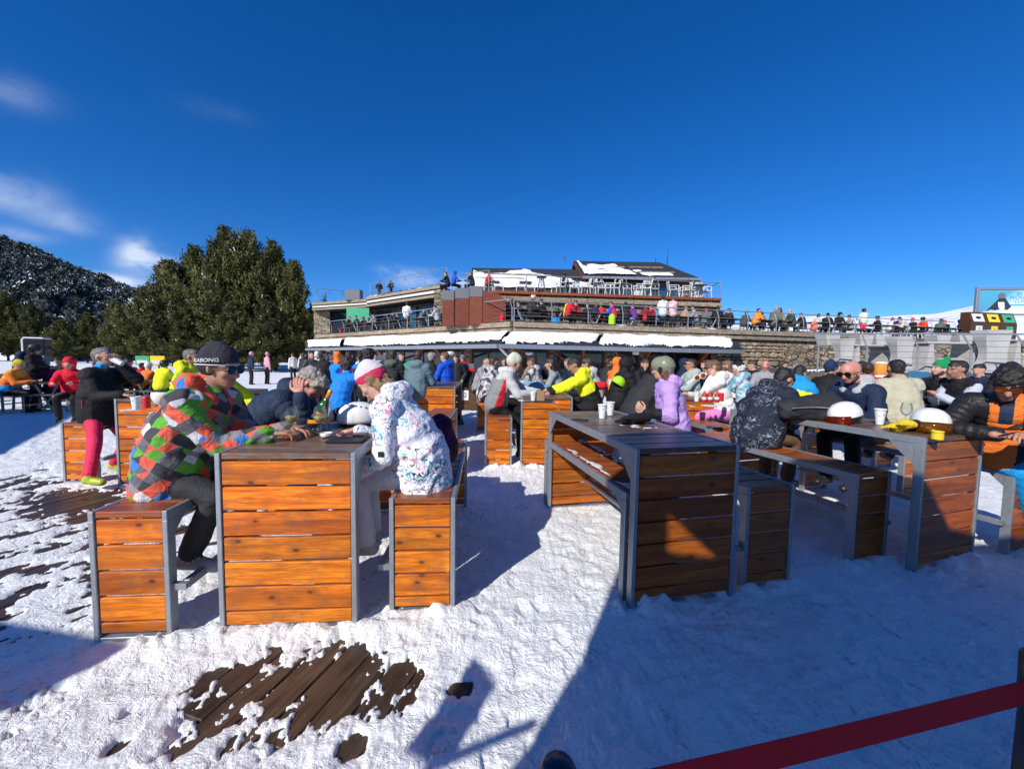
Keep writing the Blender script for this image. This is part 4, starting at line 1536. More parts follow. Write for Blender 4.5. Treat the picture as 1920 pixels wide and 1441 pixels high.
def pine_points(H, R_, seed, n_whorl=26, narrow=1.0, base=.12, lumps=7, candles=True, power=1.7):
    """tuft centres along drooping and upswept boughs; returns pts and bough polylines"""
    r = np.random.default_rng(seed)
    pts, boughs = [], []
    lump = [(r.uniform(0, 2 * pi), r.uniform(.2, .9), r.uniform(.2, .35)) for _ in range(lumps)]
    for i in range(n_whorl):
        t_ = base + (1 - base) * (i + r.uniform(-.3, .3)) / n_whorl
        z = H * t_
        rad = R_ * max(0.02, 1 - max(0, (t_ - base) / (1 - base)) ** power) ** .7 * narrow
        if t_ < base + .15: rad *= .55 + 3.0 * (t_ - base)
        for j in range(r.integers(6, 9)):
            a = r.uniform(0, 2 * pi)
            L = rad * r.uniform(.62, 1.12)
            for la, lz, lw in lump:
                if abs((a - la + pi) % (2 * pi) - pi) < .6 and abs(t_ - lz) < lw * .5: L *= 1.32
            if r.random() < .16: L *= .62
            up = r.uniform(.05, .35) + .25 * t_
            p0 = np.array([0, 0, z - .1 * H * .2])
            seg = []
            m = max(4, int(L / (R_ * .095)))
            for k in range(1, m + 1):
                f = k / m
                p = p0 + np.array([cos(a), sin(a), 0]) * L * f + np.array([0, 0, L * (up * f * f)])
                seg.append(p)
                if f > .30:
                    pts.append(p + r.normal(size=3) * .16)
                    sd = np.array([-sin(a), cos(a), .1])
                    for q in (-1, 1):
                        for rr in (.35, .75):
                            pts.append(p + sd * q * L * .26 * rr * (1.1 - f * .5) + r.normal(size=3) * .14)
            boughs.append((p0, seg))
            if candles and t_ > .25:
                e_ = seg[-1]
                for k in range(int(3 + 5 * t_)): pts.append(e_ + np.array([r.normal() * .05, r.normal() * .05, .17 * k]))
    for k in range(14):
        pts.append(np.array([r.normal() * .12, r.normal() * .12, H * (1 - .014 * k)]))
    return np.array(pts), boughs


def make_pine(seed, H, R_, size, quads, needle='needle', snow_p=.02, near=True, **kw):
    pts, boughs = pine_points(H, R_, seed, **kw)
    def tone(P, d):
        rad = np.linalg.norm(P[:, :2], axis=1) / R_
        return .12 + .62 * np.clip(rad, 0, 1) * (.45 + .55 * np.clip(d[:, 2], 0, 1)) + .15 * P[:, 2] / H  # lighter outward, upward and near the top: light and inner shade painted in
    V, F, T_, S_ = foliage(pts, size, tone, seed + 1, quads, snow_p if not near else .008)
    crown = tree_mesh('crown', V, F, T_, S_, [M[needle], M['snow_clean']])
    mb = MB()
    segs = 6
    rr = H * .016
    px_, py_ = 0, 0
    for k in range(segs):
        z0, z1 = H * .97 * k / segs, H * .97 * (k + 1) / segs
        nx_, ny_ = px_ + rng.uniform(-.08, .08), py_ + rng.uniform(-.08, .08)
        mb.tube((px_, py_, z0), (nx_, ny_, z1), rr * (1 - k / segs) + .03, rr * (1 - (k + 1) / segs) + .02, n=7, cap=False)
        px_, py_ = nx_, ny_
    if near:
        for p0, seg in boughs[::2]:
            q = [Vector(p0)] + [Vector(s) for s in seg[::2]]
            for a, b in zip(q[:-1], q[1:]): mb.tube(a, b, .035, .025, n=4, cap=False)
    trunk = mb.me('trunk', M['bark'])
    return trunk, crown


PINES = [make_pine(3, 12.5, 4.1, .34, 8, n_whorl=20, power=1.35), make_pine(8, 11.0, 3.8, .34, 8, n_whorl=18, power=1.3), make_pine(15, 12.0, 3.2, .33, 8, n_whorl=20, power=1.25)]
PG = 'dark pines standing beyond the terrace'
# (photo x of the trunk, photo y of the tip, distance, width factor, mesh)
plist = [(272, 545, 47, .80, 0, 'broad pine at the left flank of the big pine clump'),
         (318, 500, 44, .80, 1, 'pine left of centre in the big clump, a little lower than the tallest'),
         (368, 474, 46, .78, 0, 'dense pine just left of the tallest tip of the clump'),
         (418, 440, 42, .74, 2, 'tallest pine whose tip crowns the big clump'),
         (462, 450, 41, .68, 1, 'pine right of the tallest tip with a nearly equal top'),
         (512, 466, 40, .76, 2, 'third tip from the right in the big pine clump'),
         (550, 500, 39, .66, 0, 'rightmost pine of the clump leaning over the canopy corner'),
         (590, 640, 52, .7, 1, 'small pine seen behind the canopy left post'),
         (440, 572, 37, .85, 0, 'lower pine filling the front of the clump behind the beanie'),
         (352, 585, 38, .85, 2, 'lower front pine above the yellow signs'),
         (505, 575, 36, .75, 1, 'lower front pine beside the two walkers'),
         (215, 572, 55, .75, 1, 'olive green pine left of the clump with snow on its boughs'),
         (160, 592, 58, .8, 2, 'olive pine above the grey haired man drinking'),
         (112, 604, 56, .75, 0, 'pine behind the snow capped speaker box'),
         (58, 578, 60, .8, 1, 'pine behind the person in the black helmet'),
         (8, 556, 60, .9, 2, 'pine at the left edge of the picture'),
         (-60, 540, 58, 1.0, 0, 'pine just outside the left edge')]
for (px, py, Y, wf, k, lab) in plist:
    tip = at(px, py, Y)
    s = tip.z / (12.5, 11.0, 12.0)[k]
    root = empty('pine_tree', (tip.x, Y, 0), rng.uniform(0, 6.28), lab, 'tree', PG)
    sx = max(s, .62) * wf
    root.scale = (sx, sx, s)
    obj('trunk', PINES[k][0], root); obj('crown', PINES[k][1], root)

# trees of the wooded slope
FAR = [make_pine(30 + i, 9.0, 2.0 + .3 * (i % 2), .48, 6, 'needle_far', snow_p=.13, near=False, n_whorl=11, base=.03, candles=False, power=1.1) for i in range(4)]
far_join = []
for tr, cr in FAR: pass
cand = []
r_ = np.random.default_rng(5)
gx = np.arange(-330, -20, 4.3)
gy = np.arange(66, 226, 5.2)
for y in gy:
    for x in gx:
        X, Y = x + r_.uniform(-1.9, 1.9), y + r_.uniform(-2.2, 2.2)
        px = 960 + X / Y * 750
        if px < -90 or px > 600: continue
        z = float(slope_z(np.array([X]), np.array([Y]))[0])
        if vnoise2(np.array([X * .045]), np.array([Y * .03]), 66)[0] > .52: continue
        cand.append((Y, X, z, px))
cand.sort()
print('far trees', len(cand))
import itertools
vis = [c for c in cand if c[3] > -30 and c[3] < 330]
rest = [c for c in cand if not (c[3] > -30 and c[3] < 330)]
vis_i = vis[:285]
others = vis[285:] + rest
for (Y, X, z, px) in vis_i:
    k = int(r_.integers(0, 4))
    s = r_.uniform(.75, 1.2)
    o = obj('fir_tree', FAR[k][1], None, loc=(X, Y, z - .2), rot=(0, 0, r_.uniform(0, 6.28)), scale=(s * r_.uniform(.85, 1.1), s * r_.uniform(.85, 1.1), s))
    hb = 'lowest row' if Y < 80 else ('lower part' if Y < 100 else ('middle' if Y < 130 else 'upper part'))
    cb_ = 'at the left picture edge' if px < 40 else ('above the black jacket man' if px < 120 else ('above the paper cup drinker' if px < 200 else ('beside the big pine clump' if px < 270 else 'behind the big pine clump')))
    sz_ = 'tall' if s > 1.06 else ('short' if s < .88 else 'middling')
    tag(o, '%s conifer, %s of the wooded slope, %s' % (sz_, hb, cb_), 'tree', 'conifers on the wooded slope')
# the remainder of the wood is one mass
if others:
    Vs, Fs, Ts, Ss = [], [], [], []
    b = 0
    small = [foliage(pine_points(9.0, 2.5, 50 + i, 8, base=.03, power=1.1, candles=False)[0][::2], .7, lambda P, d: .15 + .6 * np.clip(np.linalg.norm(P[:, :2], axis=1) / 2.5, 0, 1) * (.4 + .6 * d[:, 2]), 60 + i, 3, .11) for i in range(3)]  # light and inner shade painted into these crowns too
    for (Y, X, z, px) in others:
        V, F, T_, S_ = small[int(r_.integers(0, 3))]
        s = r_.uniform(.75, 1.2); a = r_.uniform(0, 6.28)
        Rm = np.array([[cos(a), -sin(a), 0], [sin(a), cos(a), 0], [0, 0, 1]])
        Vs.append((V * s) @ Rm.T + np.array([X, Y, z - .2])); Fs.append(F + b); Ts.append(T_); Ss.append(S_)
        b += len(V)
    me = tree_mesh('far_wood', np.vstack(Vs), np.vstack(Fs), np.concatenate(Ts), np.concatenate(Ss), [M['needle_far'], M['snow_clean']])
    print('wood faces', len(me.polygons))
    obj('far_wood', me, kind='stuff')
# ------------------------------------------------------------------ people
JOBS = []


def V3(*a): return Vector(a)


class Prim:
    __slots__ = ('a', 'b', 'ra', 'rb', 'lat', 'k', 'm', 'q')

    def __init__(s, a, b, ra, rb, m, lat=None, k=1.0, q=0):
        s.a, s.b, s.ra, s.rb, s.m, s.lat, s.k, s.q = Vector(a), Vector(b), ra, rb, m, (Vector(lat).normalized() if lat is not None else None), k, q
        if (s.b - s.a).length < 1e-4: s.b = s.a + Vector((0, 0, 1e-3))


def prims_raw(prims, n=14):
    V, F = [], []
    for p in prims:
        d = p.b - p.a
        q = d.to_track_quat('Z', 'Y')
        L = d.length
        rings = []
        hs = 4
        for i in range(hs):
            t_ = -pi / 2 + (i + .35) * (pi / 2) / hs
            rings.append((p.ra * sin(t_), p.ra * cos(t_)))
        rings.append((0, p.ra)); rings.append((L, p.rb))
        for i in range(hs):
            t_ = (i + .65) * (pi / 2) / hs
            rings.append((L + p.rb * sin(t_), p.rb * cos(t_)))
        b0 = len(V)
        for z, r in rings:
            for k in range(n):
                a = 2 * pi * k / n
                v = q @ Vector((r * cos(a), r * sin(a), z))
                if p.lat is not None:
                    v = v + p.lat * (v.dot(p.lat) * (p.k - 1))
                V.append(p.a + v)
        m = len(rings)
        for j in range(m - 1):
            for k in range(n):
                F.append((b0 + j * n + k, b0 + j * n + (k + 1) % n, b0 + (j + 1) * n + (k + 1) % n, b0 + (j + 1) * n + k))
        F.append(tuple(b0 + k for k in range(n))[::-1])
        F.append(tuple(b0 + (m - 1) * n + k for k in range(n)))
    return V, F


def vox(name, prims, mats, parent, size, smooth_n=6, folds=0.0, noise_=None, paint=None, label=None, sm=.5, loc=(0, 0, 0)):
    V, F = prims_raw(prims, 16 if size < .012 else 12)
    o = obj(name, mesh(name, V, F, mats), parent, loc=loc)
    if label: o['label'] = label
    m_ = o.modifiers.new('r', 'REMESH'); m_.mode = 'VOXEL'; m_.voxel_size = size; m_.adaptivity = 0
    m_ = o.modifiers.new('s', 'SMOOTH'); m_.factor = sm; m_.iterations = smooth_n
    JOBS.append((o, prims, mats, folds, noise_, paint))
    return o


def flush_jobs():
    bpy.context.view_layer.update()
    dg = bpy.context.evaluated_depsgraph_get()
    for o, prims, mats, folds, noise_, paint in JOBS:
        me = bpy.data.meshes.new_from_object(o.evaluated_get(dg), depsgraph=dg)
        o.modifiers.clear()
        old = o.data
        o.data = me
        me.name = old.name
        if not len(me.materials):
            for m_ in mats: me.materials.append(m_)
        n = len(me.vertices)
        co = np.empty(n * 3); me.vertices.foreach_get('co', co); co = co.reshape(-1, 3)
        best = np.full(n, 1e9); lab = np.zeros(n, int); tt = np.zeros(n); qq = np.zeros(n); second = np.full(n, 1e9)
        for i, p in enumerate(prims):
            a = np.array(p.a); b = np.array(p.b); ab = b - a
            L2 = float(ab @ ab)
            t_ = np.clip(((co - a) @ ab) / L2, 0, 1)
            q = co - (a + t_[:, None] * ab)
            if p.lat is not None:
                lat = np.array(p.lat); q = q - lat * ((q @ lat) * (1 - 1 / p.k))[:, None]
            d = np.sqrt((q * q).sum(1)) - (p.ra + (p.rb - p.ra) * t_)
            w = d < best
            best[w] = d[w]; lab[w] = p.m; tt[w] = (t_ * sqrt(L2))[w]; qq[w] = p.q
        nf = len(me.polygons)
        lv = np.empty(len(me.loops), np.int32); me.loops.foreach_get('vertex_index', lv)
        ls = np.empty(nf, np.int32); me.polygons.foreach_get('loop_start', ls)
        flab = lab[lv[ls]]
        if paint is not None:
            c = (co[lv[ls]] + co[lv[np.minimum(ls + 2, len(lv) - 1)]]) / 2
            flab = paint(c, flab)
        me.polygons.foreach_set('material_index', flab.astype(np.int32))
        me.polygons.foreach_set('use_smooth', np.ones(nf, bool))
        if folds or noise_ or (qq > 0).any():
            nr = np.empty(n * 3); me.vertices.foreach_get('normal', nr); nr = nr.reshape(-1, 3)
            dsp = np.zeros(n)
            if folds:
                x, y, z = co.T
                w = vnoise(x * 5, y * 5, z * 5, 3)
                r1 = 1 - np.abs(vnoise(x * 9 + w * 1.2, y * 9, z * 15 + w, 1)) * 2
                r2 = 1 - np.abs(vnoise(x * 20, y * 20 + w * 2, z * 27 + w * 2, 2)) * 2
                r0 = 1 - np.abs(vnoise(x * 3.6 + w, y * 3.6, z * 8 + w, 8)) * 2
                dsp += folds * (.62 * r0 + .42 * r1 + .13 * r2 - .3)
            if noise_:
                amp, sc = noise_
                x, y, z = co.T
                dsp += amp * (vnoise(x * sc, y * sc, z * sc, 5) + .6 * vnoise(x * sc * 2.3, y * sc * 2.3, z * sc * 2.3, 6))
            g = qq > 0
            if g.any():
                s = np.abs(np.sin(pi * tt[g] / qq[g])) ** .55
                dsp[g] += .012 * s - .009
            if folds:
                # leave faces and hands alone
                isk = np.isin(lab, [i for i, m_ in enumerate(mats) if m_.name.startswith(('skin', 'beard', 'hair'))])
                dsp[isk] = 0
                dsp[(lab == 2) | (lab == 3)] *= .45
            co2 = co + nr * dsp[:, None]
            me.vertices.foreach_set('co', co2.ravel())
        me.update()
    JOBS.clear()


# cloth materials
def cloth(name, col, col2=None, kind='plain', rough=.75, sheen=.0):
    m, t, b = newmat(name)
    v = coords(t, 'Object', perobj=2.0)
    n = noise(t, v, 9, 5, .6)
    f = noise(t, v, 26, 4, .6, .8)
    if kind == 'plain':
        c = mixc(t, n, tuple(x * .80 for x in col), tuple(min(1, x * 1.12) for x in col))
    elif kind == 'checker':
        mp_ = N(t, 'ShaderNodeMapping'); mp_.inputs['Rotation'].default_value = (R(42), R(18), R(38)); mp_.inputs['Scale'].default_value = (14, 14, 17)
        t.links.new(coords(t, 'Object'), mp_.inputs[0])
        # skew the cells a little with noise
        vn = N(t, 'ShaderNodeTexNoise'); vn.inputs['Scale'].default_value = 4; t.links.new(coords(t, 'Object'), vn.inputs['Vector'])
        va = N(t, 'ShaderNodeVectorMath', operation='MULTIPLY_ADD'); t.links.new(vn.outputs['Color'], va.inputs[0]); va.inputs[1].default_value = (.7, .7, .7); t.links.new(mp_.outputs[0], va.inputs[2])
        fl = N(t, 'ShaderNodeVectorMath', operation='FLOOR'); t.links.new(va.outputs[0], fl.inputs[0])
        wn_ = N(t, 'ShaderNodeTexWhiteNoise', noise_dimensions='3D'); t.links.new(fl.outputs[0], wn_.inputs['Vector'])
        c = ramp(t, wn_.outputs['Value'], [(0, (.05, .05, .06)), (.18, (.13, .13, .145)), (.34, (.85, .13, .07)), (.55, (.12, .42, .035)), (.73, (.70, .70, .72)), (.86, (.26, .26, .28)), (.96, (.04, .22, .62))], 'CONSTANT')
        c = mixc(t, mathn(t, 'MULTIPLY', n, .3), c, (.06, .06, .06))
    elif kind == 'scribble':
        base = mixc(t, n, (.74, .76, .82), (.86, .87, .91))
        c = base
        for k, (sc_, cc, th, amt) in enumerate(((7, (.02, .02, .04), .018, .60), (9, (.80, .16, .34), .019, .62), (6.5, (.08, .42, .55), .028, .60), (12, (.02, .02, .04), .022, .63))):
            vv = coords(t, 'Object', rot=(k * 1.3, k * .8, k), scale=(1, 1, 1.4))
            a = noise(t, vv, sc_, 3, .5, 1.6)
            ln = smooth(t, mathn(t, 'ABSOLUTE', mathn(t, 'SUBTRACT', a, .5)), th * .5, th, 1, 0)
            g = smooth(t, noise(t, vv, 5.5 + k, 2), amt - .12, amt - .06)
            c = mixc(t, mathn(t, 'MULTIPLY', ln, g), c, cc)
    elif kind == 'swirl':
        vv = coords(t, 'Object')
        a = noise(t, vv, 8, 3, .5, 2.6)
        ln = smooth(t, mathn(t, 'ABSOLUTE', mathn(t, 'SUBTRACT', a, .5)), .006, .018, 1, 0)
        g = smooth(t, noise(t, vv, 7, 2), .42, .56)
        c = mixc(t, n, tuple(x * .8 for x in col), col)
        c = mixc(t, mathn(t, 'MULTIPLY', mathn(t, 'MULTIPLY', ln, g), .8), c, col2)
    elif kind == 'camo':
        vv = coords(t, 'Object', perobj=3.0)
        a = noise(t, vv, 9, 2, .4, .6)
        c = ramp(t, a, [(0, col2), (.44, tuple((x + y) / 2 for x, y in zip(col, col2))), (.52, col), (.62, tuple(x * .45 for x in col))], 'CONSTANT')
    elif kind == 'knit':
        c = mixc(t, n, tuple(x * .85 for x in col), col)
    t.links.new(c, b.inputs['Base Color'])
    setb(b, rough=rough, spec=.3)
    if kind == 'knit':
        wv = N(t, 'ShaderNodeTexWave', wave_type='RINGS', rings_direction='Z'); wv.inputs['Scale'].default_value = 14; wv.inputs['Distortion'].default_value = 1.5
        wv2 = N(t, 'ShaderNodeTexWave', wave_type='BANDS', bands_direction='Z'); wv2.inputs['Scale'].default_value = 26; wv2.inputs['Distortion'].default_value = 1
        cc = coords(t, 'Object'); t.links.new(cc, wv.inputs['Vector']); t.links.new(cc, wv2.inputs['Vector'])
        bump(t, b, mathn(t, 'ADD', wv2.outputs['Fac'], noise(t, cc, 160, 2)), .8, .004)
    else:
        cr = mathn(t, 'POWER', mathn(t, 'SUBTRACT', 1.0, mathn(t, 'MULTIPLY', mathn(t, 'ABSOLUTE', mathn(t, 'SUBTRACT', noise(t, v, 7, 3, .6, 1.8), .5)), 4), clamp=True), 2.5)
        h = mathn(t, 'ADD', mathn(t, 'ADD', mathn(t, 'MULTIPLY', f, .6), mathn(t, 'MULTIPLY', cr, .8)), mathn(t, 'MULTIPLY', noise(t, v, 70, 3), .2))
        bump(t, b, h, .5, .009)
    return m


_cc = {}


def cl(col, kind='plain', col2=None, rough=.75):
    key = (tuple(col), kind, col2)
    if key not in _cc:
        _cc[key] = cloth('cloth_%s_%d' % (kind, len(_cc)), col, col2, kind, rough)
    return _cc[key]


def skinmat(name, col):
    m, t, b = newmat(name)
    v = coords(t, 'Object')
    n = noise(t, v, 14, 4)
    n2 = noise(t, v, 60, 3)
    c = mixc(t, n, tuple(x * y for x, y in zip(col, (.86, .74, .72))), col)
    t.links.new(c, b.inputs['Base Color'])
    setb(b, rough=.5, sss=.12, spec=.4)
    b.inputs['Subsurface Radius'].default_value = (.012, .004, .002)
    bump(t, b, n2, .25, .002)
    return m


SK = [skinmat('skin_pale', (.60, .36, .27)), skinmat('skin_tan', (.50, .27, .18)), skinmat('skin_olive', (.42, .23, .15)), skinmat('skin_red', (.60, .29, .22))]
LIPS = plain('lips', (.42, .14, .12), rough=.5, bs=0)
BEARD = plain('beard', (.10, .060, .045), rough=.8, nscale=90, var=.5, bs=.4)


def hairmat(name, col):
    m, t, b = newmat(name)
    v = coords(t, 'Object')
    vs = N(t, 'ShaderNodeMapping'); vs.inputs['Scale'].default_value = (60, 60, 14); t.links.new(v, vs.inputs[0])
    n = noise(t, vs.outputs[0], 1.5, 5, .6, 1.0)
    t.links.new(mixc(t, n, tuple(x * .35 for x in col), tuple(min(1, x * 1.5) for x in col)), b.inputs['Base Color'])
    setb(b, rough=.5)
    bump(t, b, n, .8, .01)
    return m


HR = dict(black=hairmat('hair_black', (.018, .014, .012)), brown=hairmat('hair_brown', (.055, .030, .016)), grey=hairmat('hair_grey', (.34, .31, .27)),
          blond=hairmat('hair_blond', (.26, .16, .07)), salt=hairmat('hair_salt', (.15, .14, .13)), ltbrown=hairmat('hair_light_brown', (.14, .08, .04)))
# common cloth
BLK = cl((.012, .012, .014)); CHAR = cl((.028, .029, .033)); NAVY = cl((.012, .024, .060)); NAVY2 = cl((.020, .035, .075)); WHT = cl((.74, .73, .70)); OFFW = cl((.56, .53, .46))
GREY = cl((.30, .31, .33)); DGREY = cl((.07, .075, .085)); RED = cl((.62, .015, .03)); PINKR = cl((.78, .03, .10)); ORG = cl((.86, .20, .03)); YEL = cl((.80, .85, .02)); BLUE = cl((.01, .09, .62))
CYAN = cl((.01, .30, .66)); LILAC = cl((.50, .32, .72)); PURP = cl((.14, .02, .12)); PINK = cl((.72, .36, .44)); GREEN = cl((.01, .34, .14)); LIME = cl((.42, .80, .03)); BEIGE = cl((.47, .45, .32))
MINT = cl((.36, .44, .40)); OLIVE = cl((.10, .13, .09)); BROWN = cl((.16, .09, .05)); TEAL = cl((.13, .20, .23)); SAND = cl((.42, .28, .17)); LBLUE = cl((.16, .36, .62)); JEAN = cl((.05, .09, .17))
BOOT = plain('boot_grey', (.30, .31, .33), rough=.45); BOOTW = plain('boot_white', (.5, .5, .5), rough=.4); BOOTB = plain('boot_black', (.02, .02, .022), rough=.4); BOOTG = plain('boot_lime', (.48, .56, .03), rough=.35, var=.25, nscale=8)
LENS_D = plain('lens_dark', (.012, .010, .010), rough=.08, bs=0); LENS_O = plain('lens_orange', (.55, .10, .01), rough=.08, bs=0, metal=.4, var=.5, nscale=12); LENS_B = plain('lens_blue', (.02, .12, .22), rough=.06, bs=0, metal=.5, var=.5, nscale=18)
VISOR = plain('visor_mirror', (.50, .16, .02), rough=.06, metal=.8, var=.6, nscale=10, bs=0)
HELM_G = plain('helmet_green', (.22, .23, .16), rough=.32, var=.05, bs=0); HELM_W = plain('helmet_white', (.80, .80, .79), rough=.3, var=.03, bs=0)


def hand_prims(W, d, n, side, curl=(25, 35, 25), s=1.0, m=0, spread=1.0, thumb=.6):
    """W wrist, d towards the knuckles, n the way the palm faces, side +1 thumb on the l side"""
    d = Vector(d).normalized(); n = Vector(n); n = (n - d * n.dot(d)).normalized()
    l = d.cross(n).normalized() * side
    P = []
    P.append(Prim(W - d * .05 * s, W + d * .012 * s, .025 * s, .024 * s, m, l, 1.2))
    offs = (.031, .011, -.010, -.030); lens = (.070, .078, .072, .056)
    for i, (o_, L) in enumerate(zip(offs, lens)):
        k0 = W + l * (o_ * .55 * s) + d * .01 * s
        k1 = W + l * (o_ * s) + d * ((.086 - .004 * abs(i - 1)) * s)
        P.append(Prim(k0, k1, .0145 * s, .0115 * s, m))
        q = k1; dir_ = (d + l * o_ * 2.2 * spread).normalized()
        c = 0
        for f_, cu, r0, r1 in ((.46, curl[0], .0095, .0085), (.30, curl[1], .0085, .0078), (.24, curl[2], .0078, .0066)):
            c += R(cu + i * 3)
            v = (dir_ * cos(c) + n * sin(c)).normalized()
            q2 = q + v * L * f_ * s
            P.append(Prim(q, q2, r0 * s, r1 * s, m)); q = q2
    t0 = W + d * .018 * s + l * .026 * s
    t1 = t0 + (l * .75 + d * .7 + n * .25 * thumb).normalized() * .042 * s
    t2 = t1 + (l * .15 + d * .9 + n * .55 * thumb).normalized() * .034 * s
    t3 = t2 + (d * .9 - l * .1 + n * .6 * thumb).normalized() * .026 * s
    P += [Prim(t0, t1, .015 * s, .0115 * s, m), Prim(t1, t2, .0108 * s, .0095 * s, m), Prim(t2, t3, .0095 * s, .0075 * s, m)]
    return P


def ik(S, T, L1, L2, pole):
    d = T - S
    D = min(d.length, (L1 + L2) * .995)
    dn = d.normalized()
    T = S + dn * D
    a = (L1 * L1 - L2 * L2 + D * D) / (2 * D)
    h = sqrt(max(0, L1 * L1 - a * a))
    p = (pole - dn * pole.dot(dn))
    p = p.normalized() if p.length > 1e-4 else Vector((0, 0, -1))
    return S + dn * a + p * h, T


def person(P, hd, label, seat=None, z0=0.0, lean=12, sl=0, head=(-10, 0), arms=('table', 'table'), jk=BLK, pt=BLK, sh=BOOTB, skin=0, hair=('short', 'brown'), hat=None,
           glasses=None, s=1.0, vx=.022, hood=None, puff=0, detail=0, feet=None, knees=None, pad=.02, bag=None, beard=False, paint=None, extra_mats=(), long_=0.0, group=None, female=False,
           collar=None, sleeve=None, folds=.008, gloves=None, hands=None, poles=(None, None), cuffm=None, twist=0, fat=1.0):
    """hd heading of the chest in degrees clockwise from straight ahead; coordinates inside are local: x right, y forward"""
    root = empty('person', (P[0], P[1], z0), -R(hd), label, 'person', group)
    ca, sa = cos(-R(hd)), sin(-R(hd))

    def toloc(w):
        dx, dy = w.x - P[0], w.y - P[1]
        return Vector((dx * ca + dy * sa, -dx * sa + dy * ca, w.z - z0))
    sk_ = SK[skin]
    mats = [sk_, jk, pt, sh, HR[hair[1]] if hair else BLK, BEARD, collar or jk, sleeve or jk, gloves or sk_, cuffm or (sleeve or jk)] + list(extra_mats)
    SKN, J, PT, SH, HA, BE, CO, SL, GL, CU = range(10)
    pr = []
    sit = seat is not None
    st = (seat - z0) if sit else 0
    hz = (st + .105 * s) if sit else .92 * s
    H = Vector((0, 0, hz))
    X = Vector((1, 0, 0))
    l1, l2 = R(lean * .65), R(lean * 1.25)
    sd = R(sl)
    dn = lambda a: Vector((sin(sd), sin(a) * cos(sd), cos(a) * cos(sd)))
    mid = H + dn(l1) * .25 * s
    nb = mid + dn(l2) * .27 * s
    up2 = dn(l2)
    tw = R(twist)
    LX = Vector((cos(tw), -sin(tw), 0))
    LX = (LX - up2 * LX.dot(up2)).normalized()
    fw2 = up2.cross(LX).normalized()          # forward of the chest
    if fw2.y < 0: fw2 = -fw2
    g = (.90 if female else 1.0)
    q = .062 if puff else 0
    # trunk
    pr.append(Prim(H - X * .07 * s + V3(0, .01, -.01), H + X * .07 * s + V3(0, .01, -.01), .132 * s * fat, .132 * s * fat, PT))
    jb = H + V3(0, 0, .03 - long_)
    pr.append(Prim(jb, H.lerp(mid, .5), (.137 + pad) * s * fat, (.137 + pad) * s * fat, J, X, 1.20, q))
    pr.append(Prim(H.lerp(mid, .4), mid, (.132 + pad) * s * g * fat, (.130 + pad) * s * g * fat, J, LX, 1.22, q))
    pr.append(Prim(mid, nb - up2 * .09 * s, (.130 + pad) * s * g * fat, (.108 + pad) * s * g, J, LX, 1.30, q))
    if female: pr.append(Prim(mid.lerp(nb, .45) + fw2 * .085 * s - LX * .055, mid.lerp(nb, .45) + fw2 * .085 * s + LX * .055, .062 * s, .062 * s, J))
    shw = .180 * s * g
    shc = nb - up2 * .055 * s
    pr.append(Prim(shc - LX * shw * .9, shc + LX * shw * .9, (.062 + pad) * s, (.062 + pad) * s, J, None, 1, 0))
    pr.append(Prim(nb - up2 * .06 * s, nb + up2 * .015 * s, .095 * s, .070 * s, J, LX, 1.15))
    # head
    hp, hy = R(head[0]), R(head[1]) * -1
    f = Vector((-sin(hy) * cos(hp), cos(hy) * cos(hp), sin(hp)))
    hr = R(head[2]) if len(head) > 2 else 0
    l = f.cross(Vector((0, 0, 1))).normalized()
    u = l.cross(f).normalized()
    l, u = l * cos(hr) + u * sin(hr), u * cos(hr) - l * sin(hr)
    nd = (up2 * .55 + Vector((0, 0, 1)) * .55 + Vector((f.x, f.y, 0)) * max(0, -sin(hp)) * .45).normalized()
    hc = nb + nd * .115 * s + u * .055 * s + f * .022 * s
    hs = s * (1.0 if not female else .96)
    E = lambda a, b, c: hc + f * (a * hs) + l * (b * hs) + u * (c * hs)
    pr.append(Prim(nb - up2 * .04 * s, E(-.022, 0, -.045), .056 * s, .053 * s, SKN))
    pr.append(Prim(E(-.035, 0, .022), E(.020, 0, .028), .086 * hs, .078 * hs, SKN, l, .88))
    pr.append(Prim(E(.035, 0, .010), E(.040, 0, -.055), .058 * hs, .048 * hs, SKN, l, 1.0))
    pr.append(Prim(E(.010, 0, -.055), E(.056, 0, -.082), .050 * hs, .029 * hs, BE if beard else SKN, l, 1.15))
    for b_ in (-1, 1):
        pr.append(Prim(E(-.010, b_ * .076, .006), E(-.006, b_ * .078, -.022), .017 * hs, .012 * hs, SKN, f, .8))
    if vx < .03:
        pr.append(Prim(E(.088, 0, .010), E(.108, 0, -.028), .011 * hs, .0155 * hs, SKN))
        pr.append(Prim(E(.072, -.028, .022), E(.072, .028, .022), .019 * hs, .019 * hs, SKN))
        pr.append(Prim(E(.076, -.012, -.055), E(.076, .012, -.055), .015 * hs, .015 * hs, BE if beard else SKN))
        if beard:
            for b_ in (-1, 1): pr.append(Prim(E(-.002, b_ * .058, -.030), E(.038, b_ * .038, -.072), .022 * hs, .024 * hs, BE))
    if vx < .022:
        lipm = len(mats); mats.append(LIPS)
        pr.append(Prim(E(.086, -.016, -.056), E(.086, .016, -.056), .0085 * hs, .0085 * hs, lipm))
        for b_ in (-1, 1):
            if hair and not beard or True: pr.append(Prim(E(.086, b_ * .018, .034), E(.074, b_ * .050, .033), .0085 * hs, .0075 * hs, HA if hair else BE))
            pr.append(Prim(E(.070, b_ * .034, -.018), E(.060, b_ * .046, -.022), .022 * hs, .020 * hs, SKN))
        if not glasses and detail:
            m_ = MB()
            for b_ in (-1, 1):
                c = E(.083, b_ * .030, .012)
                m_.lathe([(.001, -.007), (.006, -.005), (.0085, 0), (.006, .005), (.001, .007)], 8, T=Matrix.Translation(c))
            m_.build('eyes', M['black'], root, smooth_=True)
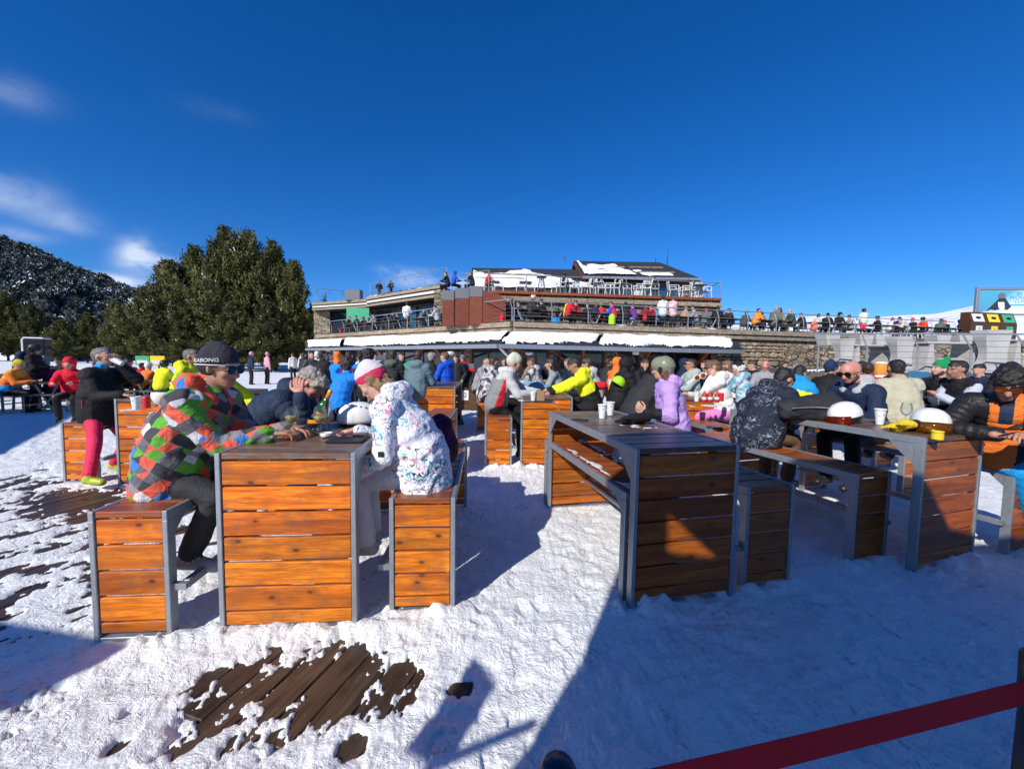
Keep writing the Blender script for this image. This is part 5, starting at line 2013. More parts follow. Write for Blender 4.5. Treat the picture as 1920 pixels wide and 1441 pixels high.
    # hair
    def hair_prims(st_, m):
        h = []
        if st_ in ('short', 'long', 'pony', 'bun', 'curly', 'messy'):
            e = {'short': .0, 'curly': .02, 'messy': .010}.get(st_, .006)
            h += [Prim(E(-.042, 0, .035), E(.018, 0, .050), (.087 + e) * hs, (.074 + e) * hs, m, l, .90), Prim(E(-.050, 0, -.010), E(-.045, 0, .02), (.068 + e) * hs, (.080 + e) * hs, m, l, 1.0)]
            if st_ == 'curly':
                for k in range(9):
                    a = k * .9
                    h.append(Prim(E(-.04 + .06 * cos(a), .065 * sin(a * 1.3), .06 + .03 * sin(a * 2)), E(-.05 + .06 * cos(a), .065 * sin(a * 1.3), .05), .036 * hs, .034 * hs, m))
        if st_ == 'long':
            for b_ in (-1, 1): h.append(Prim(E(-.035, b_ * .05, 0), E(-.075, b_ * .06, -.20), .045 * hs, .032 * hs, m))
            h.append(Prim(E(-.07, 0, 0), E(-.10, 0, -.24), .055 * hs, .035 * hs, m))
        if st_ == 'pony':
            h += [Prim(E(-.11, 0, .01), E(-.16, 0, -.05), .030 * hs, .036 * hs, m), Prim(E(-.16, 0, -.05), E(-.15, 0, -.22), .036 * hs, .014 * hs, m)]
        if st_ == 'bun':
            h += [Prim(E(-.115, 0, .03), E(-.125, 0, .02), .038 * hs, .038 * hs, m)]
        return h

    def hat_prims(hk, m, m2, m3):
        h = []
        if hk == 'beanie':
            h += [Prim(E(-.034, 0, .058), E(.004, 0, .068), .094 * hs, .082 * hs, m, l, .93), Prim(E(-.040, 0, .105), E(-.020, 0, .112), .060 * hs, .052 * hs, m, l, .95),
                  Prim(E(-.040, 0, .034), E(.008, 0, .056), .0975 * hs, .0855 * hs, m2, l, .93)]
        if hk == 'pompom':
            h += hat_prims('beanie', m, m2, m3) + [Prim(E(-.05, 0, .165), E(-.055, 0, .175), .035 * hs, .035 * hs, m)]
        if hk == 'helmet':
            h += [Prim(E(-.040, 0, .045), E(.012, 0, .055), .112 * hs, .100 * hs, m, l, .95), Prim(E(-.045, 0, .0), E(-.05, 0, .03), .098 * hs, .108 * hs, m, l, .98)]
            for b_ in (-1, 1): h.append(Prim(E(-.015, b_ * .080, .01), E(-.01, b_ * .078, -.035), .030 * hs, .024 * hs, m3, f, 1.0))
            h.append(Prim(E(.060, -.045, .072), E(.060, .045, .072), .032 * hs, .032 * hs, m2))
        if hk == 'cap':
            h += [Prim(E(-.030, 0, .045), E(.008, 0, .050), .092 * hs, .084 * hs, m, l, .93), Prim(E(.07, -.03, .055), E(.14, 0, .045), .022 * hs, .012 * hs, m, l, 1.6)]
        return h
    near = detail > 0
    # hood
    hoodm = CO
    if hood == 'down':
        c0 = nb - fw2 * .075 * s + up2 * .035 * s
        pr.append(Prim(c0 - LX * .085 * s, c0 + LX * .085 * s, .062 * s, .062 * s, hoodm))
        pr.append(Prim(c0 - LX * .05 * s - fw2 * .04 * s - up2 * .03, c0 + LX * .05 * s - fw2 * .04 * s - up2 * .03, .065 * s, .065 * s, hoodm))
        for b_ in (-1, 1):
            pr.append(Prim(c0 + LX * b_ * .085 * s, nb + LX * b_ * .055 * s + fw2 * .055 * s + up2 * .0, .045 * s, .036 * s, hoodm))
    elif hood == 'up':
        pr.append(Prim(E(-.055, 0, .035), E(-.01, 0, .045), .118 * hs, .105 * hs, hoodm, l, .95))
        pr.append(Prim(E(-.045, 0, -.04), nb - fw2 * .02, .095 * hs, .085 * s, hoodm, l, 1.0))
        for b_ in (-1, 1): pr.append(Prim(E(.0, b_ * .070, .02), E(.02, b_ * .062, -.07), .034 * hs, .036 * hs, hoodm))
    else:
        pr.append(Prim(nb - up2 * .02 - LX * .02, nb + up2 * .035 * s + LX * .02, .078 * s, .070 * s, CO))
    hm = None
    if hat:
        hk, c1, c2 = hat[0], hat[1], (hat[2] if len(hat) > 2 else hat[1])
        mats += [c1, c2, BLK if hk == 'helmet' else c1]
        hm = len(mats) - 3
    if near:
        if hair and hair[0] != 'bald' and not (hat and hair[0] == 'short'):
            vox('hair', (hair_prims(hair[0], 0)[2:] if hat else hair_prims(hair[0], 0)), [HR[hair[1]]], root, max(.006, vx * .7), 4, noise_=((.014, 26) if hair[0] in ('curly', 'messy', 'long', 'pony') else (.005, 45)))
        if hat and hat[0] in ('beanie', 'pompom', 'cap'):
            hcn, un, fn_ = np.array(hc), np.array(u), np.array(f)
            vox('hat', hat_prims(hat[0], 0, 0, 0), [hat[1], hat[2] if len(hat) > 2 else hat[1]], root, .006, 5, noise_=(.0015, 60), paint=lambda c, lab: np.where(((c - hcn) @ un + ((c - hcn) @ fn_) * -.22) < .062 * hs, 1, 0))
        elif hat and hat[0] == 'helmet':
            vox('helmet', hat_prims('helmet', 0, 1, 2), [hat[1], hat[2] if len(hat) > 2 else hat[1], BLK], root, .007, 8)
    else:
        if hair and hair[0] != 'bald': pr += hair_prims(hair[0], HA)
        if hat: pr += hat_prims(hat[0], hm, hm + 1, hm + 2)
    # glasses
    if glasses and vx < .03:
        mb = MB()
        for b_ in (-1, 1):
            c = E(.097, b_ * .033, .010)
            for rr_, th, mi_ in ((.026, .004, 1),):
                Tm = Matrix(((l.x, u.x, f.x, c.x), (l.y, u.y, f.y, c.y), (l.z, u.z, f.z, c.z), (0, 0, 0, 1)))
                T2 = Tm @ Matrix.Diagonal((1.05, .78, 1, 1))
                mb.lathe([(.028 * hs, -.002), (.030 * hs, 0), (.028 * hs, .002)], 12, 1, T2)
                mb.lathe([(.030 * hs, -.003), (.034 * hs, -.001), (.034 * hs, .001), (.030 * hs, .0026)], 12, 0, T2, close=False)
            mb.tube(E(.096, b_ * .060, .015), E(-.004, b_ * .088, .012), .0028, n=5)
        mb.tube(E(.101, -.010, .014), E(.101, .010, .014), .003, n=5)
        mb.build('glasses', [M['black'] if glasses != 'wire' else M['steel_light'], {'dark': LENS_D, 'orange': LENS_O, 'blue': LENS_B, 'wire': sk_}[glasses]], root, smooth_=False)
    # arms
    table_z = st + .345
    sides = []
    for i, b_ in enumerate((1, -1)):
        S = shc + LX * b_ * shw
        a = arms[i]
        hd_ = None
        if isinstance(a, Vector): T = toloc(a)
        elif isinstance(a, tuple): T = Vector(a)
        elif a == 'table': T = Vector((b_ * .13, .46 + .1 * sin(l2), table_z))
        elif a == 'cross': T = Vector((-b_ * .04, .44 + .1 * sin(l2), table_z))
        elif a == 'lap': T = Vector((b_ * .09, .30, st + .17))
        elif a == 'phone': T = Vector((b_ * .05, .40 + .1 * sin(l2), table_z + .10))
        elif a == 'mouth': T = E(.13, b_ * .03, -.09)
        elif a == 'chin': T = E(.055, b_ * .05, -.13)
        elif a == 'ear': T = E(.0, b_ * .11, -.02)
        elif a == 'down': T = Vector((b_ * .25, .06, .80 * s))
        elif a == 'pocket': T = Vector((b_ * .20, .12, .93 * s))
        elif a == 'bent': T = Vector((b_ * .14, .34, 1.12 * s))
        elif a == 'fold': T = Vector((-b_ * .08, .24, 1.14 * s))
        pole = poles[i] if poles[i] is not None else Vector((b_ * .55, -.35, -.9))
        La, Lb = .29 * s, .265 * s
        El, T = ik(S, T, La, Lb, pole)
        w = (T - El).normalized()
        pr.append(Prim(S, El, (.056 + pad * .75) * s * g, (.046 + pad * .6) * s * g, SL, None, 1, q * .9))
        pr.append(Prim(El, T - w * .015, (.045 + pad * .6) * s * g, (.034 + pad * .5) * s * g, SL, None, 1, q * .9))
        pr.append(Prim(T - w * .06 * s, T - w * .012 * s, (.036 + pad * .55) * s * g, (.035 + pad * .5) * s * g, CU))
        sides.append((T, w, b_))
        if hands and hands[i] is not None:
            hd2, pn2, cu = hands[i]
            rot = lambda v: Vector((v.x * ca + v.y * sa, -v.x * sa + v.y * ca, v.z))
            hp_ = hand_prims(T + w * .02, rot(Vector(hd2)), rot(Vector(pn2)), -b_ if False else b_, cu, s * g * 1.03, 0)
            vox('hand', hp_, [gloves or sk_], root, .0042, 2, sm=.4)
        else:
            pn_ = w.cross(LX * b_)
            pr.append(Prim(T, T + w * .055 * s, .033 * s * g, .036 * s * g, GL))
            pr.append(Prim(T + w * .055 * s, T + w * .115 * s + V3(0, 0, -.012), .032 * s * g, .020 * s * g, GL))
    # legs
    for i, b_ in enumerate((1, -1)):
        hip = H + X * b_ * .085 * s + V3(0, 0, -.02)
        if sit:
            kn = Vector((b_ * (.10 if female else .13) * s, .43 * s, st + .045))
            an = Vector((b_ * .12 * s, .36 * s, max(.07, st - .37 * s)))
        else:
            kn = Vector((b_ * .10 * s, .035, .49 * s)); an = Vector((b_ * .11 * s, 0, .085))
        if knees and knees[i] is not None: kn = toloc(knees[i]) if isinstance(knees[i], Vector) else Vector(knees[i])
        if feet and feet[i] is not None:
            an = toloc(feet[i]) if isinstance(feet[i], Vector) else Vector(feet[i])
            if not (knees and knees[i] is not None):
                kn, an = ik(hip, an, .43 * s, .42 * s, Vector((0, 1, .3)))
        pr.append(Prim(hip, kn, .094 * s, .068 * s, PT))
        pr.append(Prim(kn, an + (kn - an).normalized() * .03, .068 * s, .062 * s, PT))
        sh_d = Vector(((an - kn).x * .2, 1, -.12)); sh_d.normalize()
        pr.append(Prim(an, an + V3(0, 0, -.02), .052 * s, .05 * s, SH))
        pr.append(Prim(an + V3(0, -.035, -.035), an + sh_d * .15 * s + V3(0, 0, -.035), .047 * s, .040 * s, SH))
    if bag:
        c = mid.lerp(nb, .5) - fw2 * .23 * s
        pr_b = [Prim(c - up2 * .16 * s - LX * .06, c - up2 * .16 * s + LX * .06, .10 * s, .10 * s, 0), Prim(c + up2 * .14 * s - LX * .05, c + up2 * .14 * s + LX * .05, .085 * s, .085 * s, 0), Prim(c - up2 * .16 * s, c + up2 * .14 * s, .125 * s, .11 * s, 0), Prim(c - up2 * .1 * s - fw2 * .09, c + up2 * .0 * s - fw2 * .09, .07 * s, .06 * s, 0)]
        tr_ = Matrix.Translation((P[0], P[1], z0)) @ Matrix.Rotation(-R(hd), 4, 'Z')
        bo = vox('backpack', pr_b, [bag[0]], None, max(vx, .018), 4, folds=.006, loc=(0, 0, 0))
        bo.matrix_world = tr_
        tag(bo, bag[1], 'backpack')
    vox('body', pr, mats, root, vx, 7 if vx < .015 else (4 if vx < .025 else 2), folds=folds if vx < .03 else 0, paint=paint)
    info = dict(root=root, E=E, hs=hs, f=f, l=l, u=u, hands=sides, toworld=lambda v: Matrix.Translation((P[0], P[1], z0)) @ Matrix.Rotation(-R(hd), 4, 'Z') @ v)
    return info


def PX(px, Y):
    p = at(px, 690, Y); return (p.x, p.y)
SE = .745
g_ = 'people seated at the high tables'
# --- 1 man in patchwork jacket
chk = cl((1, 1, 1), 'checker')
redl = cl((.80, .10, .05))
p1 = person((-2.14, 2.50), 90, 'man in a grey, red and green patchwork ski jacket and dark lettered beanie', seat=SE, lean=28, head=(-8, 4), s=1.055, vx=.0095, detail=2,
            jk=chk, collar=chk, sleeve=chk, pt=CHAR, sh=BOOT, skin=2, hair=('short', 'brown'), hat=('beanie', cl((.030, .032, .045), 'knit'), cl((.030, .032, .046), 'knit')),
            glasses='blue', hood='down', pad=.034, folds=.017, arms=(Vector((-1.53, 2.50, 1.10)), Vector((-1.50, 2.70, 1.10))), poles=(Vector((0, -.2, -1)), Vector((0, -.2, -1))),
            hands=(((1, .35, .0), (0, 0, -1), (20, 30, 20)), ((1, -.3, 0), (0, 0, -1), (20, 30, 20))), knees=((.13, .36, .74), (-.12, .44, .76)), feet=((.14, .19, .37), (-.10, .32, .40)), long_=.13, fat=1.12,
            extra_mats=(redl,), paint=lambda c, lab: np.where((lab == 6) & (c[:, 1] > .215), 10, lab))
# --- 2 man in navy puffer
p2 = person((-2.20, 3.42), 90, 'grey haired man in a quilted navy jacket resting his face on his hand', seat=SE, lean=44, head=(-52, 0), s=1.04, vx=.011, detail=2,
            jk=NAVY2, pt=DGREY, skin=3, hair=('messy', 'grey'), puff=1, pad=.042, folds=.004, hood='down', arms=(at(563, 742, 3.16), Vector((-1.50, 3.5, 1.10))), poles=(Vector((.1, .9, -.7)), Vector((0, -.2, -1))),
            hands=(((-.15, .1, 1), (-.2, 1, .1), (25, 35, 20)), ((1, .1, 0), (0, 0, -1), (15, 20, 15))), fat=1.08)
# --- 3 woman in white patterned jacket
scr = cl((1, 1, 1), 'scribble')
p3 = person((-.585, 2.68), -88, 'woman in a white patterned ski jacket and pink and white beanie, reading her phone', seat=SE, lean=30, head=(-42, 6), s=1.0, vx=.0095, detail=2,
            jk=scr, collar=scr, sleeve=scr, pt=cl((.72, .72, .76)), sh=BOOTW, skin=0, hair=('long', 'blond'), hat=('beanie', cl((.70, .68, .70), 'knit'), cl((.72, .04, .13), 'knit')), female=True, hood='down', pad=.036,
            folds=.014, arms=(at(672, 808, 2.74), at(668, 884, 2.56)), poles=(Vector((.3, -.5, -.9)), Vector((-.4, -.3, -1))), long_=.12,
            hands=(((-1, .05, -.08), (0, 0, -1), (18, 22, 15)), ((-1, .05, -.3), (0, 0, -1), (25, 30, 20))), feet=((.1, .40, .36), (-.1, .36, .36)), fat=1.1)
# --- 4 man drinking
p4 = person((-5.16, 4.98), 88, 'man in a black jacket and red ski trousers drinking from a paper cup, lime boots', seat=SE, lean=6, head=(6, -2), s=1.0, vx=.012, detail=2,
            jk=BLK, pt=PINKR, sh=BOOTG, skin=1, hair=('short', 'salt'), glasses='wire', hood=None, pad=.040, folds=.010, arms=(Vector((-4.70, 4.80, 1.09)), 'mouth'),
            collar=CYAN, poles=(Vector((.2, -.5, -.8)), Vector((-.6, .3, -.9))), hands=(((1, .05, -.1), (0, 0, -1), (20, 25, 20)), ((.3, -.2, 1), (.6, -.9, .2), (40, 50, 30))), feet=(on(166, 908, .10), on(214, 868, .12)), fat=1.12, long_=.06)
# --- 5 dark swirl jacket
p5 = person(PX(1422, 4.12), 66, 'man in a dark navy jacket with white swirls, bent over the table, seen from behind', seat=SE, lean=34, head=(-48, 10), s=1.02, vx=.012, detail=1,
            jk=cl((.014, .020, .040), 'swirl', (.45, .50, .60)), pt=BROWN, hair=('short', 'black'), hood='down', skin=1, pad=.045, folds=.017, fat=1.12, long_=.05, arms=('cross', 'cross'))
# --- 6 bald man
p6 = person(PX(1628, 4.42), -112, 'bald bearded man with sunglasses, navy jacket over a grey hood', seat=SE, lean=26, head=(-20, 2), s=1.06, vx=.011, detail=2, jk=NAVY, collar=cl((.42, .43, .45)), pt=BLK,
            hair=None, beard=True, glasses='dark', hood='down', skin=3, pad=.026, folds=.010, arms=((.10, .60, SE + .355), (-.12, .58, SE + .355)), fat=1.08)
# --- 7 man at the right edge
def pnt7(c, lab):
    w = (np.abs(c[:, 0]) < .085) & (c[:, 1] > .0) & (lab == 1)
    lab = lab.copy(); lab[w] = 10
    w2 = (np.abs(c[:, 0]) < .04) & (c[:, 1] > .0) & (lab == 10) & (c[:, 2] > 1.14)
    lab[w2] = 11
    return lab
p7 = person((4.15, 3.38), -134, 'man in a black quilted jacket open over orange, red tinted glasses, at the right edge', seat=SE, lean=34, head=(-34, 4), s=1.08, vx=.0105, detail=2, jk=cl((.016, .016, .018), rough=.5), pt=CYAN,
            hair=('messy', 'black'), glasses='orange', skin=1, puff=1, pad=.036, folds=.003, hood=None, arms=(at(1872, 815, 3.02), at(1930, 815, 2.95)), poles=(Vector((1, .3, -.5)), Vector((-.8, -.3, -.6))),
            hands=(((1, -.25, -.05), (0, 0, -1), (12, 25, 20)), ((-.8, -.5, 0), (0, 0, -1), (20, 30, 20))), extra_mats=(ORG, NAVY2), paint=pnt7, knees=(at(1912, 885, 3.25), at(1972, 880, 3.25)), feet=(at(1940, 985, 3.3), at(1995, 985, 3.35)))
# --- 8 lilac
p8 = person(PX(1268, 4.32), -78, 'person in a lilac ski jacket and olive helmet holding up a phone', seat=SE, lean=12, head=(-8, 22), s=.98, vx=.011, detail=2, jk=LILAC, collar=LILAC, sleeve=LILAC, cuffm=BLK, pt=BLK, skin=0,
            hair=('long', 'ltbrown'), hat=('helmet', HELM_G), hood='down', pad=.044, folds=.015, female=True, arms=(at(1206, 775, 4.42), at(1212, 772, 4.15)), poles=(Vector((.3, .2, -1)), Vector((-.3, .1, -1))),
            hands=(((-.7, .1, .6), (.4, -.6, .5), (30, 40, 30)), ((-.7, .1, .6), (.3, .8, .4), (30, 40, 30))), long_=.08,
            extra_mats=(BLK,), paint=lambda c, lab: np.where((lab == 7) & (c[:, 1] > .17) & (c[:, 2] < 1.2), 10, lab))
# --- 9 grey red
def pnt9(c, lab):
    lab = lab.copy(); w = ((lab == 1) | (lab == 7)) & (c[:, 2] < 1.28) & (c[:, 1] < .16)
    lab[w] = 11
    w = (lab == 11) & (c[:, 1] > -.02 + (c[:, 2] - .85) * .35) & (c[:, 1] < .10 + (c[:, 2] - .85) * .2)
    lab[w] = 10
    return lab
p9 = person(PX(930, 6.25), 88, 'man in a pale grey jacket with a red side panel and cream beanie', seat=SE, lean=24, head=(-14, 0), s=1.06, vx=.015, detail=1, jk=cl((.52, .53, .52)), sleeve=cl((.52, .53, .52)), pt=BLK, skin=1, hair=('short', 'brown'),
            hat=('beanie', cl((.66, .68, .55), 'knit')), hood=None, pad=.034, folds=.010, arms=(at(1003, 735, 6.1), at(1010, 735, 6.4)), gloves=BLK, extra_mats=(RED, cl((.23, .24, .24))), paint=pnt9, feet=((.13, .40, .16), (-.13, .42, .3)))
# --- 10 yellow black
p10 = person(PX(1112, 6.5), -86, 'young man in a yellow and black ski jacket looking down at the table', seat=SE, lean=24, head=(-26, 4), s=1.04, vx=.015, detail=1, jk=BLK, sleeve=YEL, collar=YEL, cuffm=BLK, pt=BLK, skin=2, hair=('short', 'black'), hood='down', pad=.034,
             folds=.010, arms=(at(1022, 733, 6.7), at(1020, 742, 6.2)), extra_mats=(YEL,), paint=lambda c, lab: np.where((lab == 1) & (c[:, 2] > 1.10 - (c[:, 1]) * .5) & (c[:, 1] > -.02), 10, lab))

G1_, G2_, G3_, G4_ = 'people seated at the high tables', 'people standing before the bar', 'people at the picnic tables on the left', 'people on the upper sun terrace'
camo_w = cl((.62, .60, .62), 'camo', (.05, .05, .06)); camo_b = cl((.55, .62, .70), 'camo', (.10, .35, .45)); camo_s = cl((.34, .29, .20), 'camo', (.10, .09, .07))
K = dict
MID = [
    # px, Y, heading, seat, label, options
    (908, 7.9, 60, SE, 'person in a black and white camouflage jacket seated behind the cream beanie man', K(jk=camo_w, lean=20, hair=('short', 'brown'), hood='down')),
    (930, 7.3, 70, SE, 'dark haired person in a white and black jacket just left of the cream beanie', K(jk=WHT, sleeve=BLK, lean=26, hair=('short', 'black'), hood='down')),
    (988, 9.2, 95, SE, 'bearded man in a khaki camouflage jacket, left of a pair at the middle table', K(jk=camo_s, lean=8, beard=True, hair=('short', 'brown'), skin=3)),
    (1010, 9.0, -70, SE, 'man with cropped hair and patterned grey jacket facing the bearded man', K(jk=camo_w, lean=14, hair=('short', 'brown'), hood='down', skin=1)),
    (1052, 7.6, -80, SE, 'woman with long dark hair beside the yellow jacket man', K(jk=GREY, lean=18, hair=('long', 'black'), female=True)),
    (1118, 8.0, -75, SE, 'person in an off white hooded jacket behind the yellow jacket', K(jk=OFFW, lean=16, hair=('messy', 'brown'), hood='down', pad=.035)),
    (1158, 7.2, 80, SE, 'person in a black puffer with black hood up facing right', K(jk=BLK, lean=16, hood='up', hair=('short', 'black'), pad=.04)),
    (1150, 8.8, 60, SE, 'person in an orange hood behind the two black jackets', K(jk=ORG, lean=12, hood='up', hair=('short', 'brown'))),
    (1192, 5.6, 76, SE, 'person hunched in a charcoal fleece with a black cap, left of the lilac jacket', K(jk=CHAR, lean=36, head=(-28, 10), hood='down', hair=('short', 'black'), hat=('cap', BLK), pad=.05, pt=LBLUE)),
    (1300, 7.6, -95, SE, 'man with sunglasses in a pale mint hooded jacket', K(jk=MINT, lean=4, head=(0, 10), hood='down', glasses='dark', hair=('short', 'black'), skin=1)),
    (1330, 8.0, -120, SE, 'person in black behind the white goggles', K(jk=BLK, lean=10, hair=('short', 'black'))),
    (1362, 6.0, -80, SE, 'woman with sunglasses and ponytail in a white jacket, chin on hand, pink trousers', K(jk=WHT, pt=cl((.70, .22, .50)), lean=16, head=(-12, -2), hair=('pony', 'ltbrown'), glasses='dark', female=True, arms=('table', 'chin'), detail=1, vx=.014, hood='down')),
    (1380, 8.2, -60, SE, 'woman with light brown hair behind the ponytail woman', K(jk=WHT, lean=14, hair=('long', 'ltbrown'), female=True)),
    (1402, 7.2, -40, SE, 'child in pale blue camouflage jacket and black lettered beanie', K(jk=camo_b, s=.94, lean=14, hood='down', hat=('beanie', BLK, WHT), hair=('short', 'brown'))),
    (1436, 8.4, -140, SE, 'bald man with a pink face behind the swirl jacket', K(jk=GREY, lean=4, hair=None, skin=3, head=(0, 0))),
    (1478, 5.5, 60, SE, 'person in a bright blue and yellow jacket behind the swirl jacket', K(jk=CYAN, sleeve=CYAN, collar=CYAN, lean=30, head=(-20, 0), hair=('short', 'black'), hood='down', pad=.04, extra_mats=(YEL,), paint=lambda c, lab: np.where(((lab == 1) | (lab == 7)) & (np.abs(c[:, 2] - 1.20 + c[:, 1] * .3) < .045), 10, lab))),
    (1542, 6.9, 70, SE, 'person in black with a navy beanie left above the bald man', K(jk=BLK, lean=18, head=(-14, 10), hat=('beanie', cl((.015, .035, .10), 'knit')), hair=('short', 'black'))),
    (1628, 6.2, 40, SE, 'woman in a red jacket with dark brown hair, seen from behind', K(jk=cl((.75, .01, .03)), lean=16, hair=('bun', 'brown'), female=True, pad=.04)),
    (1618, 7.2, 30, SE, 'dark haired person just behind the red jacket woman', K(jk=BLK, lean=10, hair=('messy', 'black'))),
    (1697, 5.15, 14, SE, 'broad person in a sand beige jacket seen squarely from behind', K(jk=BEIGE, lean=14, s=1.03, hair=('short', 'black'), pad=.05, detail=1, vx=.013, folds=.013, skin=1)),
    (1775, 5.9, -88, SE, 'bearded man in a black jacket and green bobble hat', K(jk=BLK, lean=8, head=(10, 6), beard=True, hat=('pompom', cl((.01, .30, .09), 'knit')), hair=('short', 'brown'), skin=0, detail=1, vx=.014)),
    (1822, 5.5, -84, SE, 'young man in a black vest with pale grey sleeves, hand near his mouth', K(jk=BLK, sleeve=cl((.48, .52, .60)), lean=14, head=(-8, 0), hair=('short', 'black'), skin=2, arms=('phone', 'phone'), detail=1, vx=.014, s=1.03)),
    (1898, 6.9, -120, SE, 'person in a black helmet with white goggles behind the right edge man', K(jk=BLK, lean=6, hat=('helmet', BOOTB), hair=('short', 'black'))),
    # second left table neighbours
    (338, 6.3, 80, SE, 'dark haired man in a fluorescent yellow jacket behind the patchwork jacket', K(jk=YEL, lean=14, head=(-6, 0), hair=('short', 'salt'), hood='down', skin=2, detail=1, vx=.015, s=1.03)),
    (408, 4.35, 86, SE, 'person in a fluorescent yellow jacket mostly hidden behind the patchwork man', K(jk=YEL, lean=10, s=.88, hair=('short', 'black'))),
    (632, 5.9, 20, SE, 'child with curly brown hair in a bright blue jacket seen from behind', K(jk=cl((.01, .22, .70)), lean=22, s=.95, hair=('curly', 'brown'), arms=('ear', 'ear'), detail=1, vx=.014)),
    # standing at the bar
    (838, 9.3, -62, None, 'man in a royal blue jacket and black trousers standing, one leg back', K(jk=BLUE, hood='down', hair=('short', 'ltbrown'), arms=('bent', 'bent'), lean=4, feet=((.16, -.30, .1), (-.10, .16, .1)), detail=1, vx=.016, pad=.035)),
    (806, 9.8, 60, None, 'grey haired man in dark clothes facing the blue jacket', K(jk=BLK, hair=('short', 'grey'), arms=('bent', 'bent'), skin=3)),
    (783, 7.6, 12, None, 'man in a grey blue hooded jacket standing with his back to us', K(jk=TEAL, hood='down', hair=('short', 'brown'), arms=('bent', 'bent'), pt=BLK, detail=1, vx=.016, pad=.045)),
    (735, 8.2, 10, None, 'man in a dark jacket with sage green hood, from behind', K(jk=CHAR, collar=OLIVE, hood='down', hair=('short', 'brown'), arms=('bent', 'bent'))),
    (690, 7.3, 8, None, 'person with curly black hair in a black printed hoodie, from behind', K(jk=BLK, hood='down', hair=('curly', 'black'), arms=('bent', 'bent'), detail=1, vx=.016, pad=.04)),
    (596, 14.5, 170, None, 'person wearing a white striped helmet under the canopy corner', K(jk=WHT, hat=('helmet', HELM_W), arms=('bent', 'bent'))),
    (612, 12.5, 20, None, 'person in a navy flecked jacket near the canopy post', K(jk=cl((.02, .03, .06), 'camo', (.2, .22, .3)), hair=('short', 'black'), arms=('pocket', 'pocket'))),
    (633, 13.0, 0, None, 'person with an orange hooded jacket in the bar queue', K(jk=ORG, hood='up', hair=('short', 'brown'))),
    (657, 13.6, 150, None, 'man in a light blue shirt standing in the bar queue', K(jk=LBLUE, hair=('short', 'black'), arms=('fold', 'fold'))),
    (652, 10.5, 30, None, 'person in a plum coloured jacket in the bar queue', K(jk=PURP, hair=('long', 'brown'), female=True)),
    (675, 11.0, -30, None, 'person in a white fleece collar in the bar queue', K(jk=WHT, hair=('short', 'black'), s=.97)),
    (583, 13.5, 120, None, 'dark haired person at the left end of the bar queue', K(jk=DGREY, hair=('short', 'brown'))),
    (752, 11.5, 150, None, 'person in black waiting under the canopy behind the green hood', K(jk=BLK, hair=('short', 'black'))),
    (855, 12.0, 170, None, 'person in dark clothes under the canopy right of the blue jacket', K(jk=CHAR, hair=('long', 'brown'))),
    # walkers and left background
    (470, 21.0, 40, None, 'walker in a navy coat and pink beanie by the trees', K(jk=NAVY, hat=('beanie', PINK), hair=('short', 'brown'), arms=('down', 'down'), vx=.035)),
    (500, 21.5, 30, None, 'walker in a pink jacket and black trousers by the trees', K(jk=PINK, hair=('short', 'brown'), hat=('beanie', PINK), arms=('down', 'down'), vx=.035, female=True)),
    (550, 24.0, -60, None, 'walker in a white jacket far off by the trees', K(jk=WHT, hair=('short', 'brown'), arms=('down', 'down'), vx=.035)),
    (563, 23.0, 60, None, 'walker in a pale jacket beside the white jacket walker', K(jk=OFFW, hair=('short', 'black'), arms=('down', 'down'), vx=.035)),
    (62, 10.9, 60, None, 'person in black with helmet and backpack standing on the snow at far left', K(jk=BLK, pt=cl((.06, .075, .08)), hat=('helmet', BOOTB), arms=('bent', 'bent'), bag=(NAVY2, 'dark flecked backpack on the standing person at far left'), pad=.045, s=1.02)),
    (14, 10.2, 70, .47, 'person in an orange, red and blue jacket and yellow beanie at the left edge', K(jk=ORG, hat=('beanie', cl((.75, .62, .05), 'knit')), lean=20, pad=.045, extra_mats=(CYAN, cl((.8, .4, .03))), paint=lambda c, lab: np.where((lab == 1) & (c[:, 2] < .74), 10, np.where((lab == 1) & (c[:, 2] > .92), 11, lab)))),
    (98, 11.2, -80, .47, 'woman in a burgundy jacket and pale knit hat at the left picnic table', K(jk=cl((.20, .01, .09)), hat=('beanie', cl((.45, .40, .38), 'knit')), lean=22, arms=('chin', 'chin'), female=True)),
    (136, 8.3, 150, .62, 'child in a red spotted hood behind the black jacket man', K(jk=cl((.72, .01, .03)), hood='up', s=.95, hair=('short', 'black'), hat=None)),
    (183, 12.5, 100, .47, 'person in dark jacket at the picnic tables left of the cup', K(jk=CHAR, hair=('short', 'brown'))),
    (232, 13.0, 20, .47, 'person in a red jacket leftmost of the red row', K(jk=cl((.5, .02, .03)), hair=('short', 'brown'))),
    (243, 13.6, -60, .47, 'person in a scarlet jacket with a dark helmet at the picnic tables', K(jk=cl((.75, .05, .03)), hat=('helmet', BOOTB))),
    (258, 13.0, 20, .47, 'child in a dark red jacket beside the orange one', K(jk=cl((.4, .01, .02)), hair=('short', 'black'), s=.9)),
    (271, 12.6, 10, .47, 'child in an orange jacket and white helmet', K(jk=ORG, hat=('helmet', HELM_W), s=.9)),
    (300, 12.0, 10, .47, 'person in a yellow jacket with a black helmet at the picnic tables', K(jk=YEL, hat=('helmet', BOOTB), pad=.045)),
    (212, 14.0, 200, .47, 'person in grey at the back picnic table', K(jk=GREY, hair=('short', 'brown'))),
    (196, 15.0, 150, None, 'person in maroon standing behind the picnic tables', K(jk=cl((.25, .02, .03)), hair=('short', 'brown'))),
    (40, 16.0, 120, .47, 'distant person in navy at the far left tables', K(jk=NAVY, hair=('short', 'black'))),
    (120, 15.0, 200, .47, 'distant person in black at the far left tables', K(jk=BLK, hair=('short', 'black'))),
]
